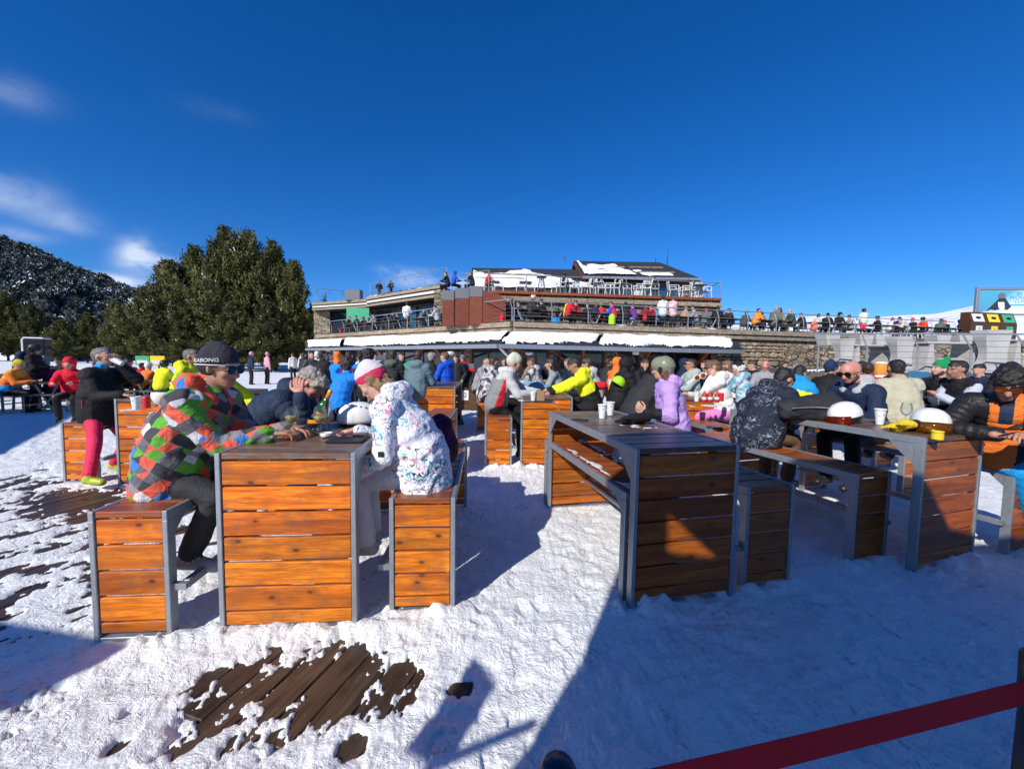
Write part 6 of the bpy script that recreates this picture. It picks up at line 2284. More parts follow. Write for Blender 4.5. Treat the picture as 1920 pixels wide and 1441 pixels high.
for px, Y, hd, seat, lab, kw in MID:
    kw = dict(kw)
    kw.setdefault('vx', .019 if Y < 9 else (.024 if Y < 12 else .03))
    kw.setdefault('head', (-8, 0)); kw.setdefault('lean', 3 if seat is None else 12)
    kw.setdefault('arms', ('table', 'table') if seat else ('pocket', 'pocket'))
    kw.setdefault('group', G3_ if px < 330 and Y > 7 else (G2_ if seat is None else G1_))
    kw.setdefault('folds', .013)
    person(PX(px, Y), hd, lab, seat=seat, **kw)

# terrace: (photo x, metres behind the edge, heading, seated?, label, options)
def tp(px, back):
    e = terr(px)
    k = (px - 960) / 750
    return (k * (e.y + back), e.y + back)


TS = .47
TER = [
    (652, 1.6, 90, 1, 'person in black seated leftmost on the terrace wing', K(jk=BLK)),
    (672, 1.9, -80, 1, 'person in dark grey at the left wing tables', K(jk=DGREY)),
    (694, 1.8, 20, 1, 'person in black before the green board', K(jk=BLK)),
    (704, 2.1, -70, 1, 'person in white and black striped top at the left wing', K(jk=camo_w)),
    (728, 2.0, 80, 1, 'person in charcoal leaning at the left wing tables', K(jk=CHAR, lean=25)),
    (762, 1.2, 10, 0, 'person in a white jacket and dark trousers standing, from behind', K(jk=WHT, pt=CHAR, hat=('cap', cl((.1, .01, .02))), arms=('bent', 'bent'), pad=.04)),
    (790, 2.2, 120, 1, 'person in teal at the left wing tables', K(jk=TEAL)),
    (820, 1.6, -80, 1, 'person in a pale grey puffer beside the brown cabinets', K(jk=cl((.45, .46, .48)), hair=('short', 'black'), pad=.04)),
    (944, 1.5, 120, 1, 'person in dark blue just right of the brown cabinets', K(jk=NAVY)),
    (962, 1.9, -70, 1, 'person in black next to the red bag', K(jk=BLK)),
    (990, 1.3, 80, 1, 'person in a black coat with a red and white hat', K(jk=CHAR, hat=('beanie', RED, WHT), s=1.1, pad=.04)),
    (1018, 2.0, -60, 1, 'person in black behind the coat with red and white hat', K(jk=BLK, hat=('beanie', BLK))),
    (1060, 1.2, 60, 1, 'person in a yellow and red jacket on the terrace', K(jk=RED, extra_mats=(YEL,), paint=lambda c, lab: np.where((lab == 1) & (c[:, 0] < -.0), 10, lab), hair=('short', 'blond'), pad=.04)),
    (1082, 1.7, -80, 1, 'person in a red and black jacket facing the yellow one', K(jk=RED, sleeve=BLK)),
    (1108, 2.3, 60, 1, 'person with pink face in navy farther back', K(jk=NAVY, skin=3)),
    (1122, 2.2, 20, 1, 'person in a red jacket and green hat', K(jk=RED, hat=('beanie', GREEN))),
    (1148, 1.5, -60, 1, 'person in a scarlet and blue jacket above the lime backpack', K(jk=cl((.75, .02, .06)), sleeve=BLUE)),
    (1168, 1.5, 20, 1, 'person in a black jacket right of the scarlet one', K(jk=BLK, s=1.04)),
    (1186, 1.4, -40, 1, 'child in a purple jacket on the terrace', K(jk=cl((.16, .03, .26)), pt=LBLUE, s=.9)),
    (1202, 1.9, 60, 1, 'person in maroon and black with headphones', K(jk=cl((.22, .01, .02)))),
    (1222, 2.0, -60, 1, 'person in dark red seated left of the standing pair', K(jk=cl((.35, .01, .03)))),
    (1238, 1.2, 5, 0, 'woman in a white jacket and black trousers standing with her back to us', K(jk=WHT, hair=('pony', 'black'), female=True, arms=('bent', 'bent'), long_=.1, pad=.035)),
    (1257, 1.2, -10, 0, 'woman in a pink patterned jacket hugging the white jacket one', K(jk=cl((.72, .38, .42), 'camo', (.8, .6, .62)), hair=('bun', 'ltbrown'), female=True, arms=('bent', 'bent'), long_=.1, pad=.035)),
    (1275, 1.9, 80, 1, 'person in a sandy brown jacket at the terrace tables', K(jk=SAND)),
    (1300, 1.5, -70, 1, 'person in grey with jeans near the sandy jacket', K(jk=GREY, pt=JEAN)),
    (1338, 1.4, 40, 1, 'person in a black numbered jacket seen from behind', K(jk=BLK, s=1.05)),
    (1366, 1.9, -90, 1, 'man in a dark jacket lifting a cup on the terrace', K(jk=CHAR, arms=('mouth', 'table'), hair=('short', 'brown'))),
    (1410, 1.4, 85, 1, 'person in an orange jacket and sunglasses on the terrace', K(jk=cl((.86, .28, .03)), hair=('short', 'black'), pad=.035)),
    (1443, 1.4, 75, 1, 'tall man in a sage green jacket on the terrace', K(jk=cl((.13, .16, .12)), hair=('short', 'grey'), s=1.18)),
    (1462, 1.9, -60, 1, 'woman with dark hair in a beige fleece, behind the sage jacket', K(jk=SAND, hair=('long', 'brown'), s=1.2, female=True)),
    (1480, 1.6, -85, 1, 'grey haired man in dark green facing the sage jacket', K(jk=cl((.05, .07, .05)), hair=('short', 'grey'), s=1.1)),
    (1542, 2.0, 60, 1, 'person in a black beanie left of two in black', K(jk=BLK, hat=('beanie', BLK))),
    (1563, 2.0, 180, 1, 'person in a black hood facing us on the terrace', K(jk=BLK, hood='up', s=1.05)),
    (1606, 2.6, 160, 1, 'person in white helmet behind the standing white jacket', K(jk=WHT, hat=('helmet', BOOTB), s=1.1)),
    (1612, 1.1, 0, 0, 'skier in a white jacket and pink trousers standing at the railing', K(jk=cl((.72, .68, .60)), pt=PINKR, hat=('helmet', BOOTB), arms=('bent', 'bent'), s=.93, pad=.04)),
    (1676, 1.9, 60, 1, 'person in a purple jacket beside the stooping white jacket', K(jk=cl((.10, .04, .24)), hair=('short', 'black'))),
    (1692, 1.4, -70, 1, 'person in an off white jacket stooping over a table', K(jk=OFFW, lean=35, hair=('short', 'black'), pad=.05)),
    (1726, 1.7, -90, 1, 'child in an orange red jacket and black helmet on the terrace', K(jk=cl((.75, .08, .03)), hat=('helmet', BOOTB), s=1.0)),
    (1797, 1.9, -60, 1, 'person in a pale mauve hooded jacket left of the bins', K(jk=cl((.36, .33, .38)), hood='up', pad=.04)),
]
for px, bk, hd, st_, lab, kw in TER:
    kw = dict(kw)
    kw.setdefault('vx', .032); kw.setdefault('hair', ('short', rng.choice(['black', 'brown', 'ltbrown']))); kw.setdefault('lean', 14 if st_ else 3)
    kw.setdefault('arms', ('table', 'table') if st_ else ('pocket', 'pocket')); kw.setdefault('group', G4_); kw.setdefault('pad', .03)
    person(tp(px, bk), hd, lab, seat=(ZT + TS) if st_ else None, z0=ZT, **kw)

# second row on the terrace and more of the midground crowd
ROW2 = [
    (645, 3.0, 100, CHAR, 'person in charcoal at the back of the left wing, above its first post'), (686, 3.2, -80, cl((.25, .05, .05)), 'person in rust red at the back of the left wing'),
    (716, 3.0, 90, BLK, 'person in black bent over a table at the back of the left wing'), (748, 3.3, -70, JEAN, 'person in dark denim behind the standing white jacket'), (805, 3.0, 120, BLK, 'person in black half behind the pale grey puffer'),
    (934, 2.8, 60, DGREY, 'person in grey behind the dark blue one by the cabinets'), (975, 3.0, -60, JEAN, 'person in denim at the back beside the black coat'), (1003, 3.1, 160, BLK, 'person in black facing us right of the red and white hat'),
    (1034, 2.8, 70, OLIVE, 'person in olive left of the yellow and red jacket'), (1046, 3.2, -90, CHAR, 'person in charcoal above the blue cool box'), (1096, 3.0, 170, BLK, 'person in black facing us at the back near the scarlet jacket'),
    (1135, 3.0, 60, TEAL, 'person in teal behind the lime backpack'), (1160, 3.2, -80, CHAR, 'person in charcoal behind the black jacket and scarlet one'), (1214, 3.1, 150, BLK, 'person in black behind the maroon one'),
    (1226, 2.9, 70, CYAN, 'person in bright blue left of the standing pair'), (1288, 3.0, -60, BLK, 'person in black at the back right of the standing pair'), (1315, 2.8, 90, TEAL, 'person in teal left of the numbered jacket'),
    (1352, 3.0, -90, BLK, 'person in black behind the numbered jacket'), (1388, 2.6, 80, DGREY, 'person in grey left of the orange jacket'), (1425, 3.0, -80, BLK, 'person in black right of the orange jacket at the back'),
    (1500, 2.4, -90, BLK, 'person in black right of the dark green man'), (1524, 2.8, 90, cl((.6, .6, .58)), 'person in a pale jacket left of the two in black'), (1588, 2.6, -80, cl((.3, .28, .3)), 'person in mauve grey right of the black hood'),
    (1640, 2.4, -80, BLK, 'person in black right of the pink trousers'), (1660, 2.8, 90, cl((.7, .68, .64)), 'person in white left of the purple jacket'), (1705, 2.6, -90, BLK, 'person in black right of the stooping white jacket'),
    (1750, 2.2, 80, OLIVE, 'person in olive right of the orange red child'), (1768, 2.6, -90, BLK, 'person in black left of the mauve hood')]
for px, bk, hd, jk_, lab in ROW2:
    e = tp(px, bk)
    person(e, hd, lab, seat=ZT + TS, z0=ZT, jk=jk_, vx=.036, lean=rng.uniform(6, 24), pad=.03, hair=('short', rng.choice(['black', 'brown', 'ltbrown'])), hat=rng.choice([None, None, ('beanie', BLK), ('helmet', BOOTB), ('beanie', RED)]), group=G4_)
MID2 = [
    (898, 9.5, 110, SE, 'person in a grey jacket behind the camouflage jacket', K(jk=GREY)), (960, 9.8, -60, SE, 'person in dark green behind the cream beanie', K(jk=OLIVE)), (1032, 9.6, 170, SE, 'person in black facing us behind the middle table', K(jk=BLK)),
    (1080, 9.2, -100, SE, 'person in navy behind the yellow jacket man', K(jk=NAVY)), (1136, 9.8, 60, SE, 'person in charcoal behind the off white jacket', K(jk=CHAR)), (1200, 9.0, 150, SE, 'person in dark clothes facing us above the charcoal fleece', K(jk=BLK, hair=('long', 'brown'))),
    (1250, 9.4, -60, SE, 'person in black just behind the olive helmet', K(jk=BLK)), (1275, 9.0, 90, SE, 'person in a navy hood left of the mint jacket', K(jk=NAVY, hood='up')), (1345, 9.6, -150, SE, 'person in grey behind the ponytail woman', K(jk=GREY)),
    (1418, 9.2, -90, SE, 'person in black left of the bald pink man', K(jk=BLK)), (1460, 8.8, 90, SE, 'person in brown above the blue and yellow jacket', K(jk=BROWN)), (1510, 7.8, -100, SE, 'person in sage above the food table', K(jk=OLIVE)),
    (1590, 7.6, -80, SE, 'person in navy behind the bald man with sunglasses', K(jk=NAVY2)), (1670, 8.0, 80, SE, 'person in black between the red and the beige jackets', K(jk=BLK)), (1735, 7.4, 100, SE, 'person in charcoal left of the green bobble hat', K(jk=CHAR)),
    (1850, 7.6, -90, SE, 'person in dark blue behind the grey sleeves', K(jk=NAVY)), (602, 9.5, 20, None, 'person in black standing left in the queue beyond the curly child', K(jk=BLK)), (568, 17, 30, None, 'person in a dark coat near the canopy post', K(jk=CHAR)),
    (622, 16, 190, None, 'person in maroon deep under the canopy at left', K(jk=cl((.2, .02, .03)))), (705, 13, 170, None, 'person in white deep under the canopy', K(jk=WHT)), (722, 12, 20, None, 'person in navy under the canopy right of the printed hoodie', K(jk=NAVY)),
    (868, 14, -20, None, 'person in a red jacket deep under the canopy by the bins', K(jk=cl((.4, .02, .03))))]
for px, Y, hd, seat, lab, kw in MID2:
    kw = dict(kw); kw.setdefault('hair', ('short', rng.choice(['black', 'brown', 'ltbrown', 'salt']))); kw.setdefault('group', G2_ if seat is None else G1_)
    person(PX(px, Y), hd, lab, seat=seat, vx=.028, lean=rng.uniform(6, 20) if seat else 3, pad=.03, head=(-8, rng.uniform(-20, 20)), **kw)

# top level figures
h1 = at(711, 560, 34.5); h2 = at(733, 561, 34)
person((h1.x, h1.y), 150, 'hiker with a backpack standing on the flat roof, left of two', z0=LZ, jk=CHAR, pt=OLIVE, s=.92, vx=.035, hair=('short', 'black'), hat=('cap', BLK), arms=('pocket', 'pocket'), bag=(BLK, 'backpack of the left hiker on the flat roof'), lean=3, group='hikers on the flat roof')
person((h2.x, h2.y), -60, 'hiker with a big backpack facing the other, right of two', z0=LZ, jk=BLK, pt=OLIVE, s=.88, vx=.035, hair=('short', 'black'), hat=('cap', BLK), arms=('bent', 'bent'), bag=(DGREY, 'big backpack of the right hiker on the flat roof'), lean=3, group='hikers on the flat roof')
for px, Y, z, hd, lab, kw in ((849, 24.5, UZ + .1, 60, 'person in a royal blue puffer above the brown cabinets', K(jk=BLUE, hood='up')), (840, 24.8, UZ + .1, -80, 'person in black left of the royal blue puffer', K(jk=BLK)), (886, 24.5, UZ + .1, -70, 'person peeking over the cabinet corner by the annex', K(jk=CHAR)),
                              (1058, 24.2, UZ, 20, 'person in a black hat seated on the upper deck', K(jk=BLK, hat=('beanie', BLK))), (1124, 25, UZ, 60, 'person seated on the upper deck before the dark window', K(jk=GREY)), (1230, 24.6, UZ, -60, 'dark haired person seated on the upper deck at right', K(jk=BLK)), (913, 24, UZ, 60, 'person in red half hidden at the annex corner', K(jk=RED))):
    kw = dict(kw); kw.setdefault('hair', ('short', 'brown'))
    q = at(px, 540, Y)
    person((q.x, Y), hd, lab, seat=z + .47, z0=z, vx=.035, lean=12, group=G4_, **kw)
# ------------------------------------------------------------------ lettering
TJOBS = []


def text(s, size, mat, parent, loc, rot, bend=None, name='lettering', ext=.0008, align='CENTER', space=1.0):
    cu = bpy.data.curves.new(name, 'FONT')
    cu.body = s; cu.size = size; cu.extrude = ext; cu.align_x = align; cu.align_y = 'CENTER'; cu.resolution_u = 3; cu.space_character = space
    tmp = bpy.data.objects.new('tmp_text', cu)
    C.objects.link(tmp)
    bpy.context.view_layer.update()
    me = bpy.data.meshes.new_from_object(tmp.evaluated_get(bpy.context.evaluated_depsgraph_get()))
    bpy.data.objects.remove(tmp)
    me.materials.clear(); me.materials.append(mat)
    if bend:
        for v in me.vertices: v.co = bend(v.co.copy())
    o = obj(name, me, parent, loc=loc, rot=rot)
    return o


CLEAR, ct, cb = newmat('clear_glass'); setb(cb, rough=.03, trans=1.0, ior=1.35); cb.inputs['Base Color'].default_value = (.97, .985, .98, 1)
def thin_glass(name, tint=(.96, .98, .98), a=.16):
    m, t, b = newmat(name)
    setb(b, rough=.04)
    b.inputs['Base Color'].default_value = (*tint, 1)
    tr = N(t, 'ShaderNodeBsdfTransparent'); tr.inputs[0].default_value = (*tint, 1)
    gl = N(t, 'ShaderNodeBsdfGlossy'); gl.inputs['Roughness'].default_value = .04
    fr = N(t, 'ShaderNodeFresnel'); fr.inputs[0].default_value = 1.5
    mx = N(t, 'ShaderNodeMixShader')
    t.links.new(mathn(t, 'ADD', mathn(t, 'MULTIPLY', fr.outputs[0], .55), a * .4), mx.inputs[0])
    t.links.new(tr.outputs[0], mx.inputs[1]); t.links.new(gl.outputs[0], mx.inputs[2])
    t.links.new(mx.outputs[0], t.nodes['Material Output'].inputs[0])
    return m


TG = thin_glass('thin_glass'); WINE = plain('white_wine', (.55, .48, .18), rough=.1, bs=0); PAPER = plain('cup_paper', (.72, .76, .74), rough=.6, var=.04, bs=0)
PRINT = plain('cup_print', (.22, .34, .30), rough=.6, bs=0); BOTTLE = plain('bottle_green', (.012, .09, .018), rough=.08, bs=0); FOIL = plain('orange_foil', (.86, .38, .04), rough=.35, bs=0, metal=.2)
ICE = thin_glass('ice', (.88, .93, .96), .5); GLY = cl((.78, .55, .03))


def onT(px, py, z=1.053):
    return on(px, py, z)


def wine_glass(P, label, wine=True):
    r = empty('wine_glass', P, 0, label, 'glass', 'wine glasses')
    m_ = MB(); m_.lathe([(.034, 0), (.034, .002), (.006, .006), (.0035, .02), (.0035, .095), (.008, .105)], 18, close=False); m_.build('stem', TG, r, smooth_=True)
    m_ = MB(); m_.lathe([(.004, .100), (.026, .112), (.040, .135), (.043, .158), (.038, .19), (.032, .212)], 22, close=False); m_.build('bowl', TG, r, smooth_=True)
    if wine: m_ = MB(); m_.lathe([(.003, .104), (.025, .114), (.0385, .136), (.0405, .150)], 22); m_.build('wine', WINE, r, smooth_=True)
    return r


def paper_cup(P, label, h=.125, r0=.028, r1=.041, lid=True, rot=None, red=False):
    r = empty('paper_cup', P, 0, label, 'cup', 'paper cups')
    m_ = MB(); m_.lathe([(r0, 0), (r1, h), (r1 + .002, h + .002), (r1 - .001, h + .004), (r0 * .9, .01)], 22, close=True); m_.build('cup', PAPER, r, smooth_=False)
    m_ = MB()
    for k in range(7):
        a = k * .9; z = .03 + .011 * (k % 6)
        rr = r0 + (r1 - r0) * z / h + .0006
        for j in range(3):
            a0 = a + j * .14
            m_.add([(rr * cos(a0), rr * sin(a0), z), (rr * cos(a0 + .11), rr * sin(a0 + .11), z), (rr * cos(a0 + .11) * 1.01, rr * sin(a0 + .11) * 1.01, z + .007 + .004 * (k % 2)), (rr * cos(a0) * 1.01, rr * sin(a0) * 1.01, z + .007 + .004 * (k % 2))], [(0, 1, 2, 3)])
    m_.build('print', M['redp'] if red else PRINT, r)
    if lid:
        m_ = MB(); m_.lathe([(r1 + .003, h - .004), (r1 + .0035, h + .004), (r1 - .001, h + .009), (r1 - .004, h + .006)], 22); m_.build('lid', M['white_plastic'], r, smooth_=True)
    if rot: r.rotation_euler = rot
    return r


wine_glass(onT(548, 822), 'wine glass standing left of the ice bucket')
wine_glass(onT(601, 822), 'wine glass standing in front of the ice bucket')
# ice bucket with slanted clear wall and bottle
P = onT(597, 806)
ib = empty('ice_bucket', P, 0, 'clear slanted ice bucket with an orange band on the left table', 'bucket')
m_ = MB(); V, F = [], []
n = 30
for j, (r_a, zz) in enumerate(((.070, .004), (.074, .05), (.080, .10), (.086, .16), (.094, .22), (.102, .30))):
    for k in range(n):
        a = 2 * pi * k / n
        top = .135 + .085 * cos(a) + .04 * max(0, cos(a)) ** 3
        z_ = min(zz, top + .02) if j < 5 else top + .05
        if zz > top: z_ = top
        rr = .070 + (.030) * min(1, z_ / .3)
        V.append((rr * cos(a), rr * sin(a), z_))
for j in range(5):
    for k in range(n):
        F.append((j * n + k, j * n + (k + 1) % n, (j + 1) * n + (k + 1) % n, (j + 1) * n + k))
F.append(tuple(range(n)))
obj('shell', mesh('shell', V, F, TG, smooth_=True), ib)
m_ = MB(); m_.lathe([(.0785, .062), (.0810, .088)], n, close=False); m_.build('band', M['orange'], ib, smooth_=True)
m_ = MB()
for k in range(16):
    a, rr, zz = rng.uniform(0, 6.28), rng.uniform(0, .048), .012 + .012 * (k % 6)
    m_.bevbox(-.014, .014, -.014, .014, -.012, .012, .004, T=Matrix.Translation((rr * cos(a), rr * sin(a), zz)) @ Euler((a, a * 2, a)).to_matrix().to_4x4())
m_.build('ice', ICE, ib)
bo = empty('champagne_bottle', P + Vector((-.035, .01, .03)), 0, 'green bottle with orange foil leaning in the ice bucket', 'bottle')
bo.rotation_euler = (R(-4), R(24), 0)
m_ = MB(); m_.lathe([(.030, 0), (.040, .01), (.042, .13), (.040, .16), (.026, .195), (.0155, .225), (.0145, .25)], 20); m_.build('glass', BOTTLE, bo, smooth_=True)
m_ = MB(); m_.lathe([(.0165, .222), (.0155, .262), (.0175, .270), (.0165, .288), (.010, .292)], 16); m_.build('foil', FOIL, bo, smooth_=True)
m_ = MB(); m_.lathe([(.0425, .055), (.0428, .115)], 20, close=False); m_.build('label_band', FOIL, bo, smooth_=True)
# ashtray, tablet and phone
r = empty('ashtray', onT(612, 818), 0, 'small round white ashtray beside the ice bucket', 'ashtray')
m_ = MB(); m_.lathe([(.034, 0), (.040, .004), (.041, .026), (.036, .027), (.033, .008), (.001, .007)], 22); m_.build('dish', M['white_plastic'], r, smooth_=True)
p = onT(650, 826)
o = MB(); o.bevbox(-.11, .11, -.075, .075, 0, .012, .003); o = o.build('tablet', M['black'], None, loc=p, rot=(0, 0, .10), label='black tablet in a folded case under the hand of the white jacket woman', cat='tablet')
o = MB(); o.bevbox(-.085, .085, -.042, .042, 0, .009, .003); o = o.build('phone', plain('phone_case', (.10, .02, .04), rough=.3), None, loc=onT(662, 820) + Vector((0, .02, .02)), rot=(.04, .03, .06), label='dark red phone lying on the tablet', cat='phone')


def ski_helmet(P, rz, label, mat, visor=None, vents=True, tilt=(0, 0), s=1.0):
    r = empty('ski_helmet', P, rz, label, 'helmet', 'ski helmets on the tables')
    r.rotation_euler = (tilt[0], tilt[1], rz)
    r.scale = (s, s, s)
    m_ = MB()
    prof = [(.128, .0), (.134, .03), (.130, .075), (.112, .118), (.080, .150), (.040, .166), (.004, .170)]
    m_.lathe(prof, 30, T=Matrix.Diagonal((1.16, .90, .92, 1)))
    sh_ = m_.build('shell', mat, r, smooth_=True)
    if vents:
        for k in range(5):
            m_ = MB(); m_.bevbox(-.020, .020, -.004, .004, -.004, .004, .002)
            a = -.3 + k * .17
            m_.build('vent', M['black'], r, loc=(.055 - .034 * k, -.078 + .004 * k, .120 + .007 * k), rot=(.75, .1, 1.15))
    m_ = MB(); m_.lathe([(.120, -.012), (.131, -.008), (.133, .014), (.128, .02)], 30, T=Matrix.Diagonal((1.12, .88, 1, 1))); m_.build('rim', M['black'], r, smooth_=True)
    if visor is not None:
        V, F = [], []
        nn = 14
        for j in range(5):
            for k in range(nn):
                a = R(-48) + R(96) * k / (nn - 1)
                rr = .150 + .014 * sin(pi * j / 4)
                V.append((rr * 1.08 * cos(a), rr * .90 * sin(a), -.03 + .092 * j / 4 - .012 * abs(sin(a))))
        for j in range(4):
            for k in range(nn - 1): F.append((j * nn + k, j * nn + k + 1, (j + 1) * nn + k + 1, (j + 1) * nn + k))
        o_ = obj('goggle_lens', mesh('goggle_lens', V, F, visor, smooth_=True), r)
        so = o_.modifiers.new('s', 'SOLIDIFY'); so.thickness = .006
        m_ = MB(); m_.lathe([(.136, -.002), (.1375, .034)], 30, close=False, T=Matrix.Diagonal((1.12, .89, 1, 1))); m_.build('strap', M['black'] if visor is not VISOR else cl((.12, .02, .08)), r, smooth_=True)
    return r


h = ski_helmet(onT(1588, 792) + Vector((0, .02, .03)), R(205), 'white ski helmet with slotted vents and dark red goggles on the right table', HELM_W, plain('visor_red', (.30, .03, .01), rough=.06, metal=.7, bs=0, var=.8, nscale=14), tilt=(R(6), R(10)), s=1.05)
text('GIRO', .026, M['white_plastic'], h, (-.03, -.1225, .018), (R(90), 0, 0))
h = ski_helmet(onT(1757, 810) + Vector((0, .06, .03)), R(235), 'white ski helmet with mirrored orange goggles beside the yellow tin', HELM_W, VISOR, vents=False, s=1.04)
ski_helmet(on(641, 806, 1.053) + Vector((.03, .25, .02)), R(20), 'white and black ski helmet behind the ice bucket', HELM_W, None, s=1.05)
ski_helmet(onT(300, 762) + Vector((0, .1, .15)), R(90), 'white ski helmet lying upside down by the paper cup on the second left table', HELM_W, None, tilt=(R(180), 0))
# cups
paper_cup(onT(256, 768), 'paper cup beside the upturned helmet on the second left table', lid=False)
pc = paper_cup(p4['toworld'](p4['E'](.205, .0, -.105)), 'paper cup the grey haired man is drinking from', rot=(0, R(-62), 0))
paper_cup(onT(1129, 784), 'lidded paper cup, the nearer of two on the shaded table')
paper_cup(onT(1144, 778), 'lidded paper cup, the farther of two on the shaded table')
paper_cup(onT(1000, 752), 'white and red cup on the table between the grey and yellow jackets', red=True, lid=False)
paper_cup(onT(1306, 752), 'white cup left of the red bottles', lid=False)
paper_cup(onT(1515, 778), 'white cup on the food table behind the bald man, left one', lid=False, h=.10)
paper_cup(onT(1536, 774), 'white cup on the food table behind the bald man, right one', lid=False, h=.10)
paper_cup(onT(1649, 795), 'printed lidded paper cup beside the yellow gloves', h=.135, r1=.044)
paper_cup(onT(1144, 722) + Vector((0, 0, 0)), 'paper cup on the distant table near the lime helmet', lid=False, red=True)
wine_glass(onT(1697, 800), 'empty stemmed glass behind the yellow gloves', wine=False)
for k, px in enumerate((1320, 1331, 1344)):
    r = empty('soft_drink_bottle', onT(px, 754), 0, 'red soft drink bottle, %s of three on the table' % ('leftmost', 'middle', 'rightmost')[k], 'bottle', 'red bottles')
    m_ = MB(); m_.lathe([(.028, 0), (.031, .01), (.029, .06), (.031, .10), (.012, .14), (.012, .155)], 14); m_.build('bottle', M['redp'], r, smooth_=True)
    m_ = MB(); m_.lathe([(.0305, .04), (.0305, .075)], 14, close=False); m_.build('label_band', M['white_plastic'], r)
m_ = MB(); m_.bevbox(-.2, .2, -.14, .14, 0, .012, .004); m_.build('tray', M['black'], None, loc=onT(1010, 753), label='dark serving tray between the grey and yellow jacket men', cat='tray')
m_ = MB(); m_.prism([(-.05, -.03), (.05, -.03), (.05, .03), (-.05, .03)], 0, .14); m_.build('paper_bag', plain('kraft', (.36, .22, .12)), None, loc=onT(1013, 752), label='brown paper bag next to the white and red cup', cat='bag')
m_ = MB(); m_.bevbox(-.17, .17, -.12, .12, 0, .03, .008); m_.build('food_tray', plain('pastry', (.55, .36, .18), var=.4, nscale=30), None, loc=onT(1525, 772) + Vector((0, .2, 0)), label='tray of food behind the two white cups', cat='food')


def blob(name, pts, mat, label, cat, vx_=.012, folds=.008, noise_=None, group=None, mats=None):
    o_ = vox(name, pts, mats or [mat], None, vx_, 4, folds=folds, noise_=noise_)
    tag(o_, label, cat, group)
    return o_


def gloves(P, mat, label, mats=None, ang=0, s=1.0, two=True):
    pr = []
    d = Vector((cos(ang), sin(ang), 0)); l = Vector((-sin(ang), cos(ang), 0))
    for t_ in ((0, 1) if two else (0,)):
        W = P + l * .05 * t_ + Vector((0, 0, .028 + .03 * t_)) - d * .02 * t_
        pr.append(Prim(W - d * .09, W, .038 * s, .036 * s, 1 if mats else 0, l, 1.2))
        pr.append(Prim(W, W + d * .06, .034 * s, .036 * s, 0, l, 1.3))
        for k in range(4):
            o_ = l * (k - 1.5) * .021 * s
            pr.append(Prim(W + d * .05 + o_, W + d * .13 * s + o_ * 1.1 + Vector((0, 0, -.012 + .006 * k)), .0135 * s, .0115 * s, 0))
        pr.append(Prim(W + d * .01 - l * .035, W + d * .07 - l * .055, .015, .012, 0))
    blob('ski_gloves', pr, mat, label, 'gloves', .006, .003, mats=mats)


gloves(onT(1178, 795) + Vector((.05, .05, 0)), BLK, 'pair of black ski gloves behind the paper cups', ang=R(200), s=1.1)
gloves(onT(1690, 806), GLY, 'pair of yellow and black ski gloves lying on the right table', mats=[GLY, BLK], ang=R(188), s=1.1)
m_ = MB(); m_.bevbox(-.075, .075, -.036, .036, 0, .009, .003); m_.build('phone', M['black'], None, loc=onT(1116, 789) + Vector((-.13, .04, 0)), rot=(0, 0, -.3), label='black phone lying alone on the shaded table', cat='phone')
m_ = MB(); m_.bevbox(-.075, .075, -.004, .004, -.04, .04, .003); m_.build('phone', M['black'], None, loc=at(1906, 800, 2.9), rot=(.9, 0, .3), label='phone held by the man at the right edge', cat='phone')
r = empty('tin', onT(1757, 823), 0, 'small yellow round tin before the mirrored goggles', 'tin')
m_ = MB(); m_.lathe([(.034, 0), (.035, .003), (.035, .052), (.034, .055)], 24); m_.build('can', M['yellow'], r)
m_ = MB(); m_.lathe([(.0365, .050), (.0365, .060), (.033, .063)], 24); m_.build('lid', M['yellow'], r, smooth_=True)
# bags
P = onT(1550, 790) + Vector((-.03, .12, 0))
bpk = blob('backpack', [Prim(P + Vector((-.24, .02, .10)), P + Vector((.18, .05, .13)), .10, .13, 0, (0, 1, 0), 1.2), Prim(P + Vector((-.28, 0, .06)), P + Vector((.2, -.04, .06)), .065, .075, 0), Prim(P + Vector((.1, .06, .18)), P + Vector((.3, .06, .10)), .06, .05, 0)], CHAR, 'large black backpack lying on the right table behind the helmet', 'backpack', .014, .014)
m_ = MB(); m_.path([P + Vector((-.30, -.115, .12)), P + Vector((-.1, -.12, .135)), P + Vector((.12, -.10, .125))], .006, 5); m_.build('piping', M['steel_light'], bpk)
P = on(690, 800, 1.05) + Vector((.05, .15, 0))
blob('backpack', [Prim(P + Vector((-.10, 0, .08)), P + Vector((.12, .04, .16)), .09, .11, 0), Prim(P + Vector((0, .0, .2)), P + Vector((.06, .03, .24)), .07, .06, 0)], CHAR, 'dark backpack standing on the left table behind the woman', 'backpack', .014, .012)
P = Vector((-.56, 3.12, .75))
blob('backpack', [Prim(P + Vector((.02, 0, .12)), P + Vector((0, 0, .30)), .13, .11, 0), Prim(P + Vector((0, .1, .1)), P + Vector((0, .12, .22)), .10, .08, 0)], cl((.10, .01, .06), 'camo', (.03, .0, .02)), 'plum coloured backpack on the bench behind the white jacket woman', 'backpack', .014, .012)
P = on(1000, 735, 1.05)
blob('folded_jacket', [Prim(P + Vector((-.18, .25, .06)), P + Vector((.28, .3, .05)), .07, .06, 0), Prim(P + Vector((-.1, .3, .12)), P + Vector((.15, .28, .10)), .06, .05, 0)], cl((.20, .36, .50)), 'pale blue jacket heaped on the middle table', 'jacket', .018, .016)
P = on(1112, 738, 1.05) + Vector((.2, .6, 0))
blob('ski_bag', [Prim(P + Vector((-.05, 0, .08)), P + Vector((.1, 0, .1)), .08, .07, 0)], RED, 'small red bag on the distant table', 'bag', .02)
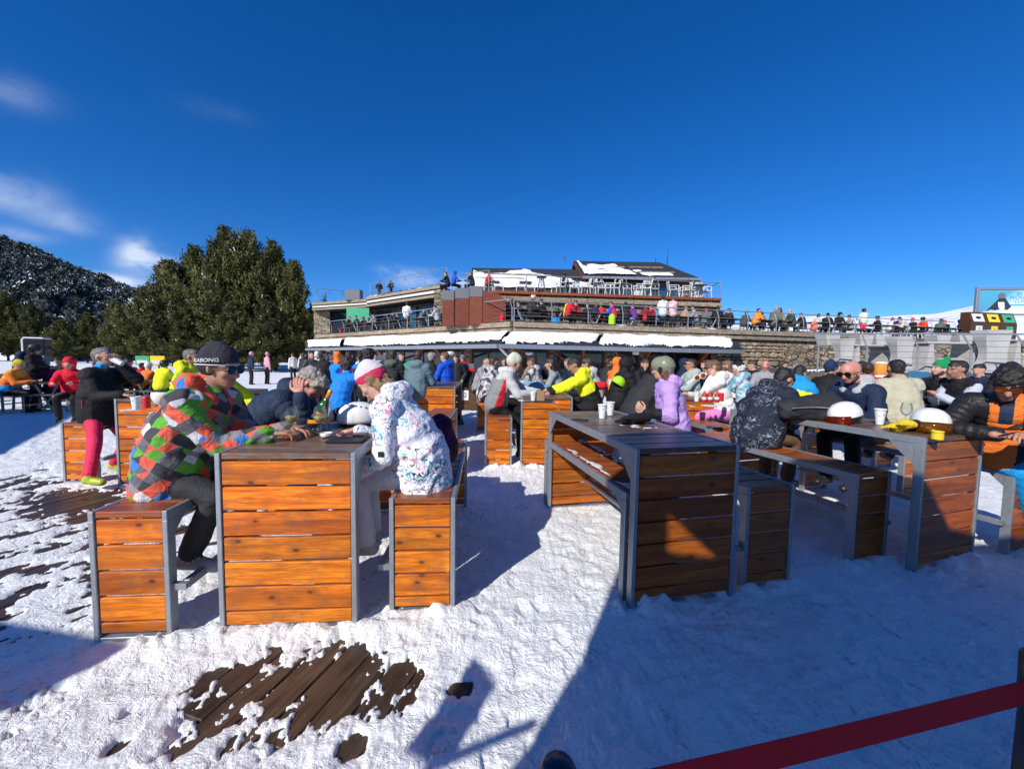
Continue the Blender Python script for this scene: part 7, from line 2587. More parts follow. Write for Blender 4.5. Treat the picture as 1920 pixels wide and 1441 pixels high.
ski_helmet(P + Vector((.35, 0, .12)), 1, 'lime green helmet on the distant table left of the black hoods', LIME, None, vents=False, tilt=(.5, .3))
P = at(1312, 706, 6.4)
r = empty('ski_goggles', P, 0, 'white framed ski goggles held up beside the black jacket', 'goggles')
m_ = MB()
for b in (-1, 1): m_.lathe([(.05, -.01), (.055, 0), (.05, .012)], 16, T=Matrix.Translation((b * .05, 0, 0)) @ Matrix.Rotation(pi / 2, 4, 'X'), m=0)
m_.bar((-.1, .0, 0), (-.20, .06, -.05), .02, .04); m_.bar((.1, 0, 0), (.2, .03, .06), .02, .04)
m_.build('frame', M['white_plastic'], r); r.rotation_euler = (0, R(-20), 0)
m_ = MB()
for b in (-1, 1): m_.lathe([(.04, -.014), (.042, 0), (.04, .014)], 16, T=Matrix.Translation((b * .05, 0, 0)) @ Matrix.Rotation(pi / 2, 4, 'X'))
m_.build('lens', LENS_O, r)
# lettering on the beanie and on the hoodie
E1 = p1
hsz = E1['hs']


def bend_hat(E, radius, a0, z0, lean, side=1, tilt=0):
    def f(v):
        a = a0 + v.x / radius * side
        rr = radius + v.z
        return E(-.024 + rr * cos(a) * 1.21, rr * sin(a) * .955, z0 + v.y + lean * cos(a))
    return f


text('BILLABONG', .030, M['white_plastic'], p1['root'], (0, 0, 0), (0, 0, 0), bend=bend_hat(p1['E'], .0985, R(100), .048, .020, -1), space=1.0)
m_ = MB()
for k in range(40):
    a0, a1 = R(175) - R(350) * k / 40, R(175) - R(350) * (k + 1) / 40
    f0 = bend_hat(p1['E'], .0985, a0, .020, .014, -1); f1 = bend_hat(p1['E'], .0985, a1, .020, .014, -1)
    m_.add([f0(Vector((0, 0, .0005))), f1(Vector((0, 0, .0005))), f1(Vector((0, .005, .0005))), f0(Vector((0, .005, .0005)))], [(0, 1, 2, 3)])
m_.build('white_band', M['white_plastic'], p1['root'])
hp = find_root('person with curly black hair in a black printed hoodie, from behind')
text('HAPE', .085, M['white_plastic'], hp, (0, -.245, 1.30), (R(90), 0, 0), space=1.3)
m_ = MB(); m_.lathe([(.03, 0), (.03, .004)], 12); m_.build('sun_print', M['orange'], hp, loc=(0, -.245, 1.22), rot=(R(90), 0, 0))
m_ = MB(); m_.add([(-.07, 0, 0), (.07, 0, 0), (.03, 0, .06), (0, 0, .03), (-.03, 0, .07)], [(0, 1, 2, 3, 4)]); m_.build('wave_print', CYAN, hp, loc=(0, -.245, 1.10))
# sleeve badges
m_ = MB(); m_.bevbox(-.018, .018, -.003, .003, -.018, .018, .003); bd = m_.build('badge', M['black'], None, loc=at(714, 852, 2.40))
bpy.context.view_layer.update(); bd.parent = p3['root']; bd.matrix_parent_inverse = p3['root'].matrix_world.inverted()

# ------------------------------------------------------------------ picnic tables
def make_picnic(name, L=2.0, thin=False, dark=True):
    r = empty(name, (0, 0, 0))
    wood = M['plank_grey'] if dark else M['board_top']
    for k in range(5):
        m_ = MB(); m_.bevbox(-L / 2, L / 2, -.36 + k * .148, -.36 + k * .148 + .138, .72, .75, .004); m_.build('board', wood, r)
    for y in (-.72, .48):
        for k in range(2):
            m_ = MB(); m_.bevbox(-L / 2, L / 2, y + k * .125, y + k * .125 + .115, .43, .46, .004); m_.build('bench_board', wood, r)
    for x in (-L * .36, L * .36):
        for s in (-1, 1):
            m_ = MB(); m_.bar((x, s * .30, .72), (x + .22 * s * (1 if x < 0 else -1), s * .12, .0), .05, .04); m_.build('leg', M['galv'], r)
            m_ = MB()
            m_.bar((x, s * .60, .42), (x, s * .60, .0), .035, .035); m_.bar((x, s * .62, .20), (x, s * .10, .20), .03, .03); m_.build('bench_leg', M['galv'], r)
    return r


pt0 = make_picnic('picnic_table')
spots = []
for px, bk, lab in ((662, 1.75, 'left end of the terrace wing'), (700, 1.9, 'before the green board'), (742, 1.8, 'left of the standing white jacket'), (792, 1.9, 'beside the brown cabinets'),
                    (955, 1.75, 'just right of the brown cabinets'), (1006, 1.7, 'near the red and white hat'), (1072, 1.6, 'near the yellow and red jacket'), (1142, 1.7, 'near the scarlet jacket'), (1205, 1.7, 'left of the standing pair'),
                    (1283, 1.65, 'right of the standing pair'), (1352, 1.6, 'by the numbered black jacket'), (1432, 1.6, 'by the orange jacket'), (1462, 2.0, 'behind the sage jacket'), (1530, 1.7, 'with the coral bag beneath'), (1570, 1.7, 'left of the pink trousers'),
                    (1640, 1.7, 'right of the pink trousers'), (1700, 1.6, 'under the stooping white jacket'), (1745, 1.6, 'behind the orange red child'), (1780, 1.8, 'by the mauve hood')):
    e = tp(px, bk)
    d = (B_ - A_) if px < 960 else (C__ - B_)
    spots.append((Vector((e[0], e[1], ZT)), atan2(d.y, d.x), 'dark picnic table on the terrace, ' + lab, 'picnic tables on the terrace'))
for px, Y, a, lab in ((30, 10.6, .1, 'left picnic table with the orange jacket person'), (105, 10.9, .15, 'picnic table behind the standing person in black'), (225, 12.2, .05, 'picnic table before the red jacket row'), (285, 12.4, 0, 'picnic table by the yellow jacket at left'),
                      (60, 14.5, .1, 'farther picnic table at far left'), (190, 15.0, .1, 'farther picnic table behind the red row'), (-20, 13.5, .1, 'picnic table at the left border'), (150, 18.0, .1, 'farthest picnic table near the pines')):
    q = at(px, 690, Y); spots.append((Vector((q.x, Y, 0.02)), a, 'brown ' + lab, 'picnic tables on the snow'))
for k, (P, a, lab, g) in enumerate(spots):
    o_ = pt0 if k == 0 else copy_tree(pt0)
    o_.location = P; o_.rotation_euler = (0, 0, a)
    tag(o_, lab, 'picnic table', g)

# things lying about on the terrace
def terr_blob(px, bk, z, mat, r0, h, lab, cat):
    e = tp(px, bk); P = Vector((e[0], e[1], ZT + z))
    blob(cat.replace(' ', '_'), [Prim(P + Vector((0, 0, r0)), P + Vector((0, 0, h - r0)), r0, r0 * .9, 0), Prim(P + Vector((0, -r0 * .7, r0)), P + Vector((0, -r0 * .7, h * .5)), r0 * .6, r0 * .6, 0)], mat, lab, cat, .03, 0)


terr_blob(1144, .45, .04, LIME, .17, .62, 'lime green backpack standing at the terrace railing', 'backpack')
terr_blob(940, .7, .04, RED, .13, .5, 'red bag hanging by the brown cabinets', 'bag')
terr_blob(1520, 1.0, .2, cl((.80, .18, .12)), .17, .6, 'coral backpack under a terrace table', 'backpack')
terr_blob(1205, 1.2, .35, RED, .12, .4, 'red bag hanging below a terrace table', 'bag')
terr_blob(640, .6, .05, RED, .13, .36, 'dark red bag on the left wing of the terrace', 'bag')
e = tp(1039, .6)
m_ = MB(); m_.bevbox(-.17, .17, -.12, .12, 0, .32, .02); m_.build('cool_box', CYAN, None, loc=(e[0], e[1], ZT + .03), label='small bright blue box at the terrace railing', cat='box')

# ------------------------------------------------------------------ tall brown cabinets
for k, (xa, xb, pyt) in enumerate(((829, 851, 544), (853, 879, 540), (880, 904, 536))):
    Y = 19.3 - k * .45
    a, b = at(xa, 600, Y), at(xb, 600, Y)
    zt_ = at((xa + xb) / 2, pyt, Y).z
    r = empty('tall_cabinet', (a.x, Y, ZT), 0, 'brown wooden cabinet with grey top, %s of the three' % ('left', 'middle', 'right')[k], 'cabinet', 'brown cabinets on the terrace')
    w = b.x - a.x; H = zt_ - ZT
    m_ = MB(); m_.bevbox(0, w, 0, .7, 0, H * .72, .01); m_.build('body', M['brownwood'], r)
    m_ = MB(); m_.bevbox(-.005, w + .005, -.005, .71, H * .722, H, .01); m_.build('top', M['grey'], r)
    if k == 2:
        m_ = MB(); m_.prism([(0, 0), (1.05, 0), (1.05, H * .62), (.75, H * .80), (0, H * .88)], 0, .06, T=Matrix.Translation((w + .02, .05, 0)) @ Matrix.Rotation(pi / 2, 4, 'X') @ Matrix.Rotation(R(0), 4, 'Y')); m_.build('side_panel', M['brownwood'], r)

# ------------------------------------------------------------------ white chairs, tables and heaters on the upper deck
def chair():
    r = empty('white_chair', (0, 0, 0))
    m_ = MB(); m_.bevbox(-.25, .25, -.25, .25, .40, .46, .02); m_.build('seat', M['white_plastic'], r)
    m_ = MB(); m_.bar((0, .24, .42), (0, .32, .92), .46, .035, up=(0, 1, .1)); m_.build('backrest', M['white_plastic'], r)
    for sx in (-1, 1):
        m_ = MB(); m_.bar((sx * .25, .25, .66), (sx * .25, -.22, .66), .045, .03); m_.bar((sx * .25, -.22, .66), (sx * .25, -.22, .44), .04, .04); m_.build('armrest', M['white_plastic'], r)
        for sy in (-1, 1):
            m_ = MB(); m_.bar((sx * .23, sy * .22, .40), (sx * .25, sy * .26, 0), .035, .035); m_.build('leg', M['white_plastic'], r)
    return r


c0 = chair()
cs = [(915, 24.2, -90), (935, 24.0, 90), (976, 24.0, -90), (995, 24.2, 90), (1042, 24.0, -90), (1050, 23.8, -90), (1075, 24.0, 90), (1096, 23.8, -90), (1106, 24.0, -90), (1126, 24.0, 90), (1142, 23.9, -90), (1152, 23.9, -90), (1173, 24.1, 90),
      (1198, 24.0, -90), (1210, 23.9, -90), (1224, 24.0, 90), (1262, 24.2, 90), (1285, 24.3, -90), (1297, 24.3, -80), (1322, 24.5, 90), (1308, 25.4, 180)]
CN = ['first', 'second', 'third', 'fourth', 'fifth', 'sixth', 'seventh', 'eighth', 'ninth', 'tenth', 'eleventh', 'twelfth', 'thirteenth', 'fourteenth', 'fifteenth', 'sixteenth', 'seventeenth', 'eighteenth', 'nineteenth', 'twentieth', 'last']
for k, (px, Y, a) in enumerate(cs):
    o_ = c0 if k == 0 else copy_tree(c0)
    q = at(px, 550, Y); o_.location = (q.x, Y, UZ); o_.rotation_euler = (0, 0, R(a) + rng.uniform(-.2, .2)); o_.scale = (1.08,) * 3
    tag(o_, 'white plastic armchair on the upper deck, %s from the left' % CN[k], 'chair', 'white chairs on the upper deck')
for k, px in enumerate((925, 985, 1062, 1116, 1163, 1217, 1310)):
    q = at(px, 550, 24.0)
    r = empty('deck_table', (q.x, 24.0, UZ), 0, 'small square table between white chairs, %s from the left' % CN[k], 'table', 'small tables on the upper deck')
    m_ = MB(); m_.bevbox(-.36, .36, -.36, .36, .72, .76, .01); m_.build('table_top', M['grey'], r)
    m_ = MB(); m_.tube((0, 0, .72), (0, 0, .02), .035); m_.build('leg', M['steel_light'], r)
    m_ = MB(); m_.bevbox(-.24, .24, -.24, .24, 0, .02, .004); m_.build('foot', M['steel_light'], r)
for k, (px, top) in enumerate(((1015, 517), (1081, 521))):
    q = at(px, 540, 24.6); H = at(px, top, 24.6).z - UZ
    r = empty('patio_heater', (q.x, 24.6, UZ), 0, 'pyramid shaped patio heater, %s of two on the upper deck' % ('left', 'right')[k], 'heater', 'patio heaters')
    m_ = MB()
    for sx in (-1, 1):
        for sy in (-1, 1): m_.bar((sx * .26, sy * .26, 0), (sx * .10, sy * .10, H * .93), .04, .04)
    m_.build('frame', M['steel_light'], r)
    m_ = MB(); m_.tube((0, 0, .5), (0, 0, H * .92), .06); m_.build('glass_tube', M['off_white'], r)
    m_ = MB(); m_.bevbox(-.22, .22, -.22, .22, .02, .5, .02); m_.build('gas_housing', M['black'], r)
    m_ = MB(); m_.add([(-.3, -.3, H * .93), (.3, -.3, H * .93), (.3, .3, H * .93), (-.3, .3, H * .93), (0, 0, H)], [(0, 1, 4), (1, 2, 4), (2, 3, 4), (3, 0, 4), (3, 2, 1, 0)]); m_.build('hood', M['steel_dark'], r)

# ------------------------------------------------------------------ white moulded furniture behind the right railing
def curved_post(name, px0, px1, pyt, pyb, Y, lab, waist=.18, depth=.5):
    a, b = at(px0, pyb, Y), at(px1, pyb, Y); zt_ = at((px0 + px1) / 2, pyt, Y).z
    r = empty(name, (a.x, Y, PZ), 0, lab, 'stool', 'white moulded furniture')
    w, H = b.x - a.x, zt_ - PZ
    n = 14; m_ = MB(); V = []
    for k in range(n):
        t_ = k / (n - 1)
        i_ = waist * w * sin(pi * min(1, t_ * 1.15)) ** 1.3
        dd = depth * (1 - .35 * sin(pi * t_))
        V += [(i_, 0 + .1 * sin(pi * t_), H * t_), (w - i_ * .35, .05 * sin(pi * t_), H * t_), (w - i_ * .35, dd, H * t_), (i_, dd, H * t_)]
    F = []
    for k in range(n - 1):
        for j in range(4): F.append((k * 4 + j, k * 4 + (j + 1) % 4, k * 4 + 4 + (j + 1) % 4, k * 4 + 4 + j))
    F += [(3, 2, 1, 0), tuple((n - 1) * 4 + j for j in range(4))]
    o_ = obj('body', mesh('body', V, F, M['moulded']), r)
    return r


def splay_table(px0, px1, pyt, Y, lab, inner=True):
    a, b = at(px0, 700, Y), at(px1, 700, Y); H = at((px0 + px1) / 2, pyt, Y).z - PZ
    w = b.x - a.x
    r = empty('white_table', (a.x, Y, PZ), 0, lab, 'table', 'white moulded furniture')
    t_ = .07
    for s in (0, 1):
        P0 = [(-.04, 0), (w * .17, 0), (w * .11, H - t_), (w * .03 + .04, H - t_)]
        poly = [((w - x) if s else x, z) for x, z in P0]
        if s: poly = poly[::-1]
        m_ = MB(); m_.prism(poly, 0, .7, T=Matrix.Rotation(pi / 2, 4, 'X') @ Matrix.Translation((0, 0, -.7))); m_.build('leg', M['moulded'], r)
    m_ = MB(); m_.bevbox(.0, w, -.02, .74, H - t_ + .003, H, .02); m_.build('table_top', M['moulded'], r)
    if inner:
        m_ = MB(); m_.bevbox(w * .28, w * .74, .08, .6, H * .42, H * .50, .01); m_.bevbox(w * .28, w * .36, .08, .6, 0, H * .417, .01); m_.bevbox(w * .66, w * .74, .08, .6, 0, H * .417, .01); m_.build('inner_bench', M['moulded'], r)
    return r


curved_post('moulded_stool', 1574, 1600, 634, 700, 12.6, 'tall curved white moulded stool left of the orange bollard')
splay_table(1600, 1672, 646, 13.0, 'white moulded table behind the orange bollard', False)
curved_post('moulded_stool', 1680, 1712, 630, 700, 12.4, 'tall curved white stool between the two white tables')
splay_table(1735, 1838, 641, 12.4, 'wide white moulded table with a low inner bench')
curved_post('moulded_stool', 1846, 1892, 618, 705, 11.9, 'tallest white moulded stool right of the wide white table')
splay_table(1898, 1990, 636, 12.0, 'white moulded table cut by the right picture edge')
for k, (px, w) in enumerate(((1562, 14), (1625, 22), (1655, 20), (1770, 26), (1812, 20))):
    a = at(px, 636, 15.5)
    m_ = MB(); m_.prism([(-.2, 0), (.2, 0), (.28, .42), (-.28, .42)], 0, .5, T=Matrix.Rotation(pi / 2, 4, 'X') @ Matrix.Translation((0, 0, -.5)))
    m_.build('moulded_stool', M['moulded'], None, loc=(a.x, 15.5, a.z - .25), label='small white flared stool on the step behind, %s from the left' % CN[k], cat='stool', group='small white flared stools')
m_ = MB(); a, b = at(1540, 660, 15.3), at(2000, 660, 15.3)
m_.bevbox(a.x, b.x, 15.2, 17.5, PZ, at(1700, 648, 15.3).z - .02, .02); m_.build('step_block', M['stonewall'], plat, loc=(-N0.x, -N0.y, 0))

# ------------------------------------------------------------------ bins
def bin_unit(P, rz, w, H, n, cols, lab, name='waste_bins', marks=('2', '8')):
    r = empty(name, P, rz, lab, 'bins')
    m_ = MB(); m_.bevbox(0, w, 0, .6, 0, H * .62, .01); m_.build('cabinet', M['binwood'], r)
    cw = w / n
    for k in range(n):
        m_ = MB(); m_.prism([(0, H * .622), (.6, H * .622), (.6, H), (.22, H)], .03, cw - .03, T=Matrix.Translation((k * cw, 0, 0)) @ Matrix(((0, 0, 1, 0), (1, 0, 0, 0), (0, 1, 0, 0), (0, 0, 0, 1)))); m_.build('hood', M['binwood'], r)
        sl = atan2(H * .378, .22)
        Tm = Matrix.Translation((k * cw + cw / 2, .085, H * .80)) @ Matrix.Rotation(sl, 4, 'X')
        fl = MB(); fl.bevbox(-cw * .36, cw * .36, -H * .15, H * .15, 0, .02, .01, T=Tm); f_ = fl.build('flap', cols[k], r)
        fl = MB(); fl.lathe([(cw * .13, .021), (cw * .13, .026)], 14, T=Tm @ Matrix.Diagonal((1.3, .6, 1, 1))); fl.build('opening', M['black'], r)
        m_ = MB(); m_.bevbox(k * cw + cw * .3, k * cw + cw * .72, -.012, -.002, H * .26, H * .52, .003); m_.build('notice', M['white_plastic'] if cols[k] is M['black'] else cols[k], r)
        text(marks[k % len(marks)], H * .17, M['black'], r, (k * cw + cw * .51, -.0135, H * .39), (R(90), 0, 0))
    return r


q = on(858, 768, 0.02)
bin_unit((q.x, q.y, 0.02), 0, .92, 1.15, 2, [M['black'], M['yellow']], 'pair of brown wooden recycling bins under the canopy, one with a yellow flap', marks=('2', '8'))
m_ = MB(); m_.bevbox(-.2, .2, -.15, .15, 0, .24, .01); sbx = m_.build('sanitiser_box', M['grey'], None, loc=(q.x + .28, q.y + .35, 1.18), label='grey box with a red and white strip on top of the bins', cat='box')
m_ = MB(); m_.bevbox(-.2, .2, -.006, .0, 0, .09, .002); m_.build('sticker_strip', M['redp'], sbx, loc=(0, -.155, .02))
e = tp(1812, .8)
bw = bin_unit((e[0], e[1], ZT), R(8), 3.4, 1.75, 3, [M['off_white'], M['yellow'], M['greenp']], 'three brown recycling bins below the billboard, flaps white, yellow and green', marks=('2', '8', '5'))
# billboard
e = tp(1818, 2.4)
za, zb = at(1868, 588, e[1]).z, at(1868, 545, e[1]).z
bbw = at(1930, 560, e[1]).x - e[0]
bb = empty('billboard', (e[0], e[1], ZT), R(-4), 'framed advertising board with a skier poster at the upper right', 'sign')
za -= ZT; zb -= ZT
m_ = MB()
for x in (0, bbw): m_.bevbox(x - .10, x + .10, -.08, .08, 0, zb + .2, .01)
m_.bevbox(.1, bbw - .1, -.06, .06, zb + .05, zb + .2, .01); m_.bevbox(.1, bbw - .1, -.06, .06, za - .1, za, .01); m_.build('frame', M['galv'], bb)
m_, t_, b_ = newmat('poster')
gr = N(t_, 'ShaderNodeSeparateXYZ'); t_.links.new(coords(t_, 'Object'), gr.inputs[0])
t_.links.new(ramp(t_, mathn(t_, 'MULTIPLY', mathn(t_, 'ADD', mathn(t_, 'MULTIPLY', gr.outputs[0], .6), mathn(t_, 'MULTIPLY', gr.outputs[2], -.8)), .5), [(0, (.08, .34, .50)), (.22, (.30, .56, .68)), (.42, (.66, .78, .82)), (1, (.74, .80, .82))]), b_.inputs['Base Color'])
m_p = m_
m_ = MB(); m_.bevbox(.0, bbw - .22, -.01, .01, 0, zb - za + .04, .004); m_.build('poster', m_p, bb, loc=(.11, 0, za + .0))
pw, ph = bbw - .22, zb - za
def flat(name, pts, mat, y=-.018):
    V = [(x * pw + .11, y, z * ph + za) for x, z in pts]
    return obj(name, mesh(name, V, [tuple(range(len(V)))], mat), bb)
flat('hill_print', [(.05, .04), (.95, .04), (.95, .20), (.60, .16), (.40, .14), (.15, .08)], M['white_plastic'], -.014)
flat('skier_print', [(.14, .10), (.30, .46), (.36, .62), (.40, .72), (.48, .74), (.52, .60), (.62, .30), (.56, .16), (.42, .20), (.32, .14), (.24, .18)], M['slate_dark'])
flat('skier_suit_print', [(.36, .50), (.48, .50), (.50, .22), (.44, .12), (.38, .26)], M['white_plastic'], -.022)
flat('skier_helmet_print', [(.37, .66), (.35, .80), (.40, .90), (.46, .90), (.50, .80), (.48, .66)], M['grey'], -.022)
for k, (s_, z_, sz) in enumerate((('SKI', .86, .14), ('WORLD', .69, .16), ('CUP', .52, .15))):
    text(s_, sz * ph * 1.35, CYAN, bb, (.11 + pw * .76, -.022, za + z_ * ph), (R(90), 0, 0))
flat('blue_strip_print', [(.58, .34), (.95, .36), (.95, .41), (.58, .39)], CYAN)
# ------------------------------------------------------------------ odd pieces
p = at(1650, 712, 9.2)
r = empty('padded_bollard', (p.x, p.y, 0), 0, 'orange padded bollard with snow on top and white base', 'bollard')
zt_, zm = at(1650, 681, 9.2).z, at(1650, 702, 9.2).z
m_ = MB(); m_.lathe([(.12, zm), (.125, zm + .01), (.125, zt_ - .01), (.12, zt_)], 20); m_.build('pad', M['orange'], r, smooth_=True)
m_ = MB(); m_.lathe([(.11, 0), (.11, zm)], 20); m_.build('post', M['white_plastic'], r, smooth_=True)
m_ = MB(); m_.lathe([(.118, zt_), (.11, zt_ + .02), (.06, zt_ + .035), (.01, zt_ + .038)], 20); m_.build('snow_cap', M['snow_clean'], r, smooth_=True)
p = at(1722, 710, 8.6)
m_ = MB(); m_.bevbox(-.22, .22, -.02, .02, 0, .30, .01); m_.build('blue_board', plain('board_blue', (.04, .16, .28)), None, loc=(p.x, p.y, at(1722, 722, 8.6).z), label='small blue panel beside the beige jacket', cat='panel')
# speaker box on a pole
p = at(70, 650, 13.0)
r = empty('loudspeaker', (p.x, 13.0, 0), R(25), 'black loudspeaker box with a snow cap on a pole at far left', 'speaker')
m_ = MB(); m_.bevbox(-.26, .26, -.22, .22, p.z - .28, p.z + .24, .03); m_.build('box', M['black'], r)
m_ = MB(); m_.bevbox(-.27, -.20, -.225, .225, p.z - .27, p.z + .25, .02); m_.build('white_edge', M['white_plastic'], r)
m_ = MB(); m_.bevbox(-.25, .25, -.21, .21, p.z + .245, p.z + .30, .025); m_.build('snow_cap', M['snow_clean'], r)
m_ = MB(); m_.tube((0, 0, 0), (0, 0, p.z - .28), .03); m_.build('pole', M['steel_dark'], r)
m_ = MB(); m_.tube((.26, 0, p.z), (.75, 0, p.z - .35), .02); m_.build('arm', M['steel_dark'], r)
# yellow and green signs on the left
for px, mt, s_, lab in ((268, 'greenp', 'MENU', 'green menu board by the far picnic tables'), (296, 'yellow', 'MENU', 'yellow menu board by the far picnic tables')):
    p = at(px, 676, 15.0)
    r = empty('menu_board', (p.x, 15.0, 0), 0, lab, 'sign', 'menu boards')
    m_ = MB(); m_.bevbox(-.27, .27, -.03, .03, p.z - .16, p.z + .18, .01); m_.build('board', M[mt], r)
    m_ = MB(); m_.bevbox(-.20, .20, -.036, -.031, p.z - .12, p.z + .02, .002); m_.build('picture_strip', M['off_white'], r)
    m_ = MB(); m_.tube((0, 0.04, 0), (0, .04, p.z - .14), .025); m_.build('post', M['steel_dark'], r)
# folded green parasol
p = at(768, 700, 8.9); zt_ = at(768, 676, 8.9).z
r = empty('parasol', (p.x, 8.9, 0), 0, 'green folded parasol with yellow pole standing between two jackets', 'parasol')
m_ = MB()
V = []
n = 20
for j, (rr, z_) in enumerate(((.02, zt_), (.16, zt_ - .12), (.22, zt_ - .40), (.17, zt_ - .70), (.05, zt_ - .95))):
    for k in range(n): a = 2 * pi * k / n; q_ = rr * (1 + .22 * (k % 2)); V.append((q_ * cos(a), q_ * sin(a) * .7, z_))
F = [(j * n + k, j * n + (k + 1) % n, (j + 1) * n + (k + 1) % n, (j + 1) * n + k) for j in range(4) for k in range(n)]
obj('canopy', mesh('canopy', V, F, GREEN), r)
m_ = MB(); m_.tube((0, 0, 0), (0, 0, zt_ - .05), .022); m_.build('pole', M['yellow'], r)
# ------------------------------------------------------------------ queue barrier in the foreground
z0_ = .93
a, b = on(1925, 1288, z0_), on(1235, 1448, z0_)
dq = (b - a).normalized()
posts = [a + Vector((.035, 0, 0)), a + dq * 1.75]
beltV = []
L_ = (posts[1] - posts[0]).length
V, F = [], []
for k in range(31):
    t_ = k / 30
    p = posts[0].lerp(posts[1], t_)
    sag = -.012 * sin(pi * t_)
    for dz in (-.027, .027):
        V.append((p.x, p.y, z0_ + sag + dz))
for k in range(30): F.append((2 * k, 2 * k + 2, 2 * k + 3, 2 * k + 1))
o_ = obj('barrier_belt', mesh('barrier_belt', V, F, M['red']), None, label='red webbing belt stretched across the lower right corner', cat='belt')
so = o_.modifiers.new('s', 'SOLIDIFY'); so.thickness = .0018; so.offset = 0
for k, p in enumerate(posts + [on(1047, 1440, .0) * 0 + Vector((at(1047, 1446, .75).x, .75, 0))]):
    r = empty('barrier_post', (p.x, p.y, 0), 0, ('dark barrier post at the lower right corner', 'barrier post holding the other end of the red belt', 'blue topped barrier post just showing at the bottom edge')[k], 'post', 'queue barrier posts')
    zt_ = 1.0 if k < 2 else at(1047, 1432, .75).z
    m_ = MB(); m_.lathe([(.031, .02), (.031, zt_ - .06)], 16); m_.build('pole', M['steel_dark'], r, smooth_=True)
    m_ = MB(); m_.lathe([(.034, zt_ - .1), (.036, zt_ - .01), (.030, zt_), (.002, zt_ + .002)], 20); m_.build('cap', plain('post_blue', (.01, .02, .05), rough=.3) if k == 2 else M['black'], r, smooth_=True)
    m_ = MB(); m_.lathe([(.17, 0), (.17, .02), (.05, .045), (.03, .05)], 24); m_.build('foot', M['steel_dark'], r, smooth_=True)
# more of the clutter that people leave on tables
def small_things():
    g = 'small leftovers on the tables'
    for k, (px, py, z, kind, lab) in enumerate([
            (985, 752, 1.053, 'plate', 'white plate at the left edge of the middle table'), (1040, 755, 1.053, 'napkin', 'crumpled napkin on the middle table'),
            (1330, 762, 1.053, 'plate', 'plate beside the red bottles'), (1352, 752, 1.053, 'can', 'white and red can right of the red bottles'),
            (1296, 762, 1.053, 'napkin', 'napkin left of the white cup on the bottle table'), (1555, 785, 1.053, 'plate', 'plate on the food table'),
            (238, 770, 1.053, 'napkin', 'white card by the hand of the man drinking'), (275, 765, 1.053, 'can', 'small can behind the paper cup on the second left table'),
            (1500, 782, 1.053, 'napkin', 'napkin left of the two white cups'), (1420, 770, 1.053, 'plate', 'plate in front of the swirl jacket')]):
        P = on(px, py, z)
        if kind == 'plate':
            m_ = MB(); m_.lathe([(.05, 0), (.09, .006), (.10, .014), (.095, .014), (.06, .006), (.001, .005)], 20); me_ = m_.build('plate', M['white_plastic'], None, smooth_=True, loc=P, label=lab, cat='plate', group=g)
        elif kind == 'can':
            m_ = MB(); m_.lathe([(.028, 0), (.033, .006), (.033, .105), (.027, .118)], 18); m_.build('drink_can', M['redp'], None, loc=P, label=lab, cat='can', group=g)
        else:
            m_ = MB()
            for q in range(5): m_.bevbox(-.04, .04, -.03, .03, .002 * q, .002 * q + .0015, .0005, T=Matrix.Rotation(q * .3, 4, 'Z') @ Matrix.Rotation(.03 * q, 4, 'X'))
            m_.build('napkin', M['white_plastic'], None, loc=P, label=lab, cat='napkin', group=g)


small_things()
# zips and drawcords on the nearest jackets
def zip_line(info, pts, mat, name='zip', r=.004):
    m_ = MB(); m_.path([Vector(p) for p in pts], r, 5); m_.build(name, mat, info['root'])


zip_line(p4, [(.235, .02, .93), (.240, .03, 1.02)], M['redp'], 'pocket_zip', .007)
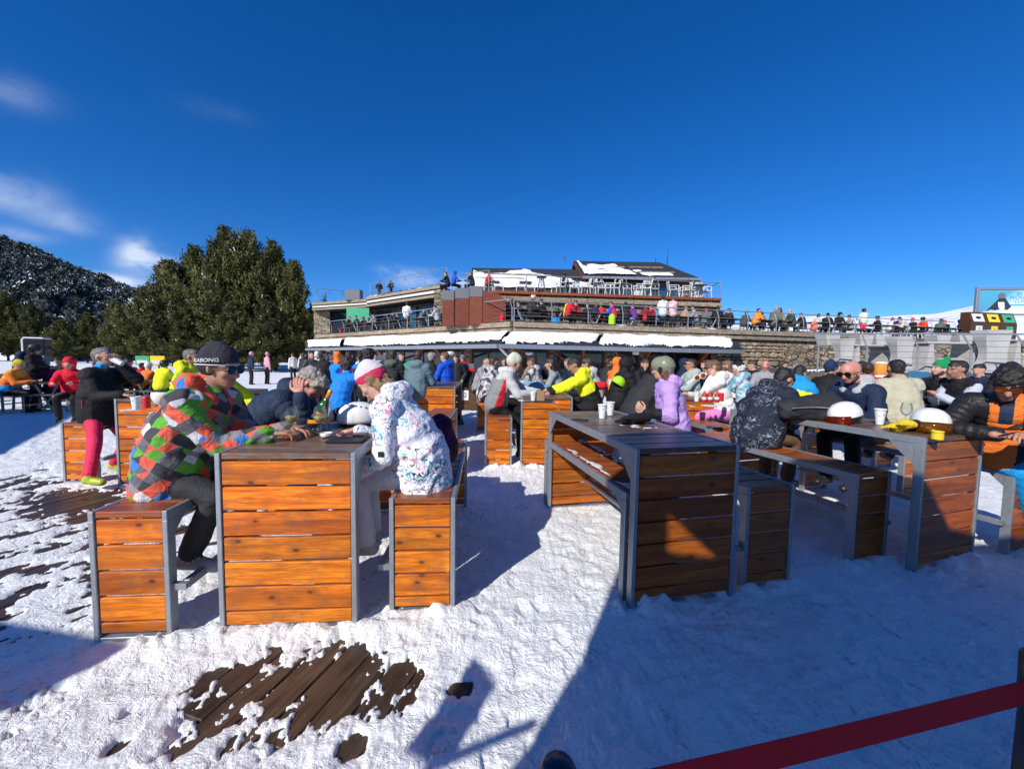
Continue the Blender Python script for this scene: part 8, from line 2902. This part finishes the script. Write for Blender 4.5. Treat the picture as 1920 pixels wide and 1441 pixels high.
# ------------------------------------------------------------------ added unseen casters, shaped for the shade they throw into view
def upright(name, poly, y, mat, thick=.12, hole=None, parent=None):
    """an added shade caster in the plane Y=y with outline poly in (x,z); optional triangular opening"""
    bm = bmesh.new()
    vs = [bm.verts.new((x, y, z)) for x, z in poly]
    if hole:
        # bridge outline and hole with one keyhole cut
        pass
    bm.faces.new(vs)
    ret = bmesh.ops.extrude_face_region(bm, geom=list(bm.faces))
    bmesh.ops.translate(bm, verts=[g for g in ret['geom'] if isinstance(g, bmesh.types.BMVert)], vec=(0, -thick, 0))
    bmesh.ops.recalc_face_normals(bm, faces=bm.faces)
    me = bpy.data.meshes.new(name)
    bm.to_mesh(me); bm.free()
    me.materials.append(mat)
    return obj(name, me, parent)


screen = empty('shade_screen', (0, -1, 0), 0, 'added pale shade casting hut standing behind the viewpoint', 'screen')  # added and outlined for its shade; pale so that it bounces fill light
P_ = lambda pts: pts
upright('wall', [(-1.56, 0), (7.5, 0), (7.5, 3.69), (.64, 3.69), (-1.13, 3.26), (-1.53, 3.26), (-1.93, 3.26), (-1.72, 2.5)], 0, M['off_white'], parent=screen)
upright('gable', [(-1.93, 3.262), (-1.52, 3.262), (-1.52, 3.61), (-1.13, 3.275), (.62, 3.695), (.37, 4.02), (-.2, 4.5), (-1.70, 4.44), (-2.03, 4.28)], 0, M['off_white'], parent=screen)
sg = empty('small_shade_caster', (-2.1, -1, 2.3), 0, 'added shade casting board on a bracket at the hut corner', 'sign')  # added, outlined to throw the small foreground shadow
upright('board', [(-.20, .22), (.04, .07), (.15, -.26), (-.07, -.20)], 0, M['black'], .02, parent=sg)
mb = MB(); mb.bar((.37, 0, -.10), (.08, 0, -.27), .03, .03); mb.build('bracket', M['black'], sg)
pn = empty('left_shade_caster', (-4.7, -1, 0), 0, 'added tapered shade casting stand behind the viewpoint', 'stand')  # added, its outline cut to the left foreground shade
upright('panel', [(-.9, 2.35), (-.95, 2.75), (.5, 2.56), (.58, 2.15), (.1, 1.95)], 0, M['off_white'], .05, parent=pn)
mb = MB(); mb.tube((0, 0, 0), (0, 0, 2.0), .03); mb.build('pole', M['galv'], pn)
lf = empty('far_left_shade_caster', (-16, 3, 0), 0, 'added shade casting block to the left of the terrace', 'building')  # added out of view, top slanted to lay the mid-left shade on the snow
upright('wall', [(6.7, 0), (6.7, 2.2), (-1, 6.4), (-9, 6.4), (-9, 0)], 0, M['brownwood'], 3.0, parent=lf)
flush_jobs()
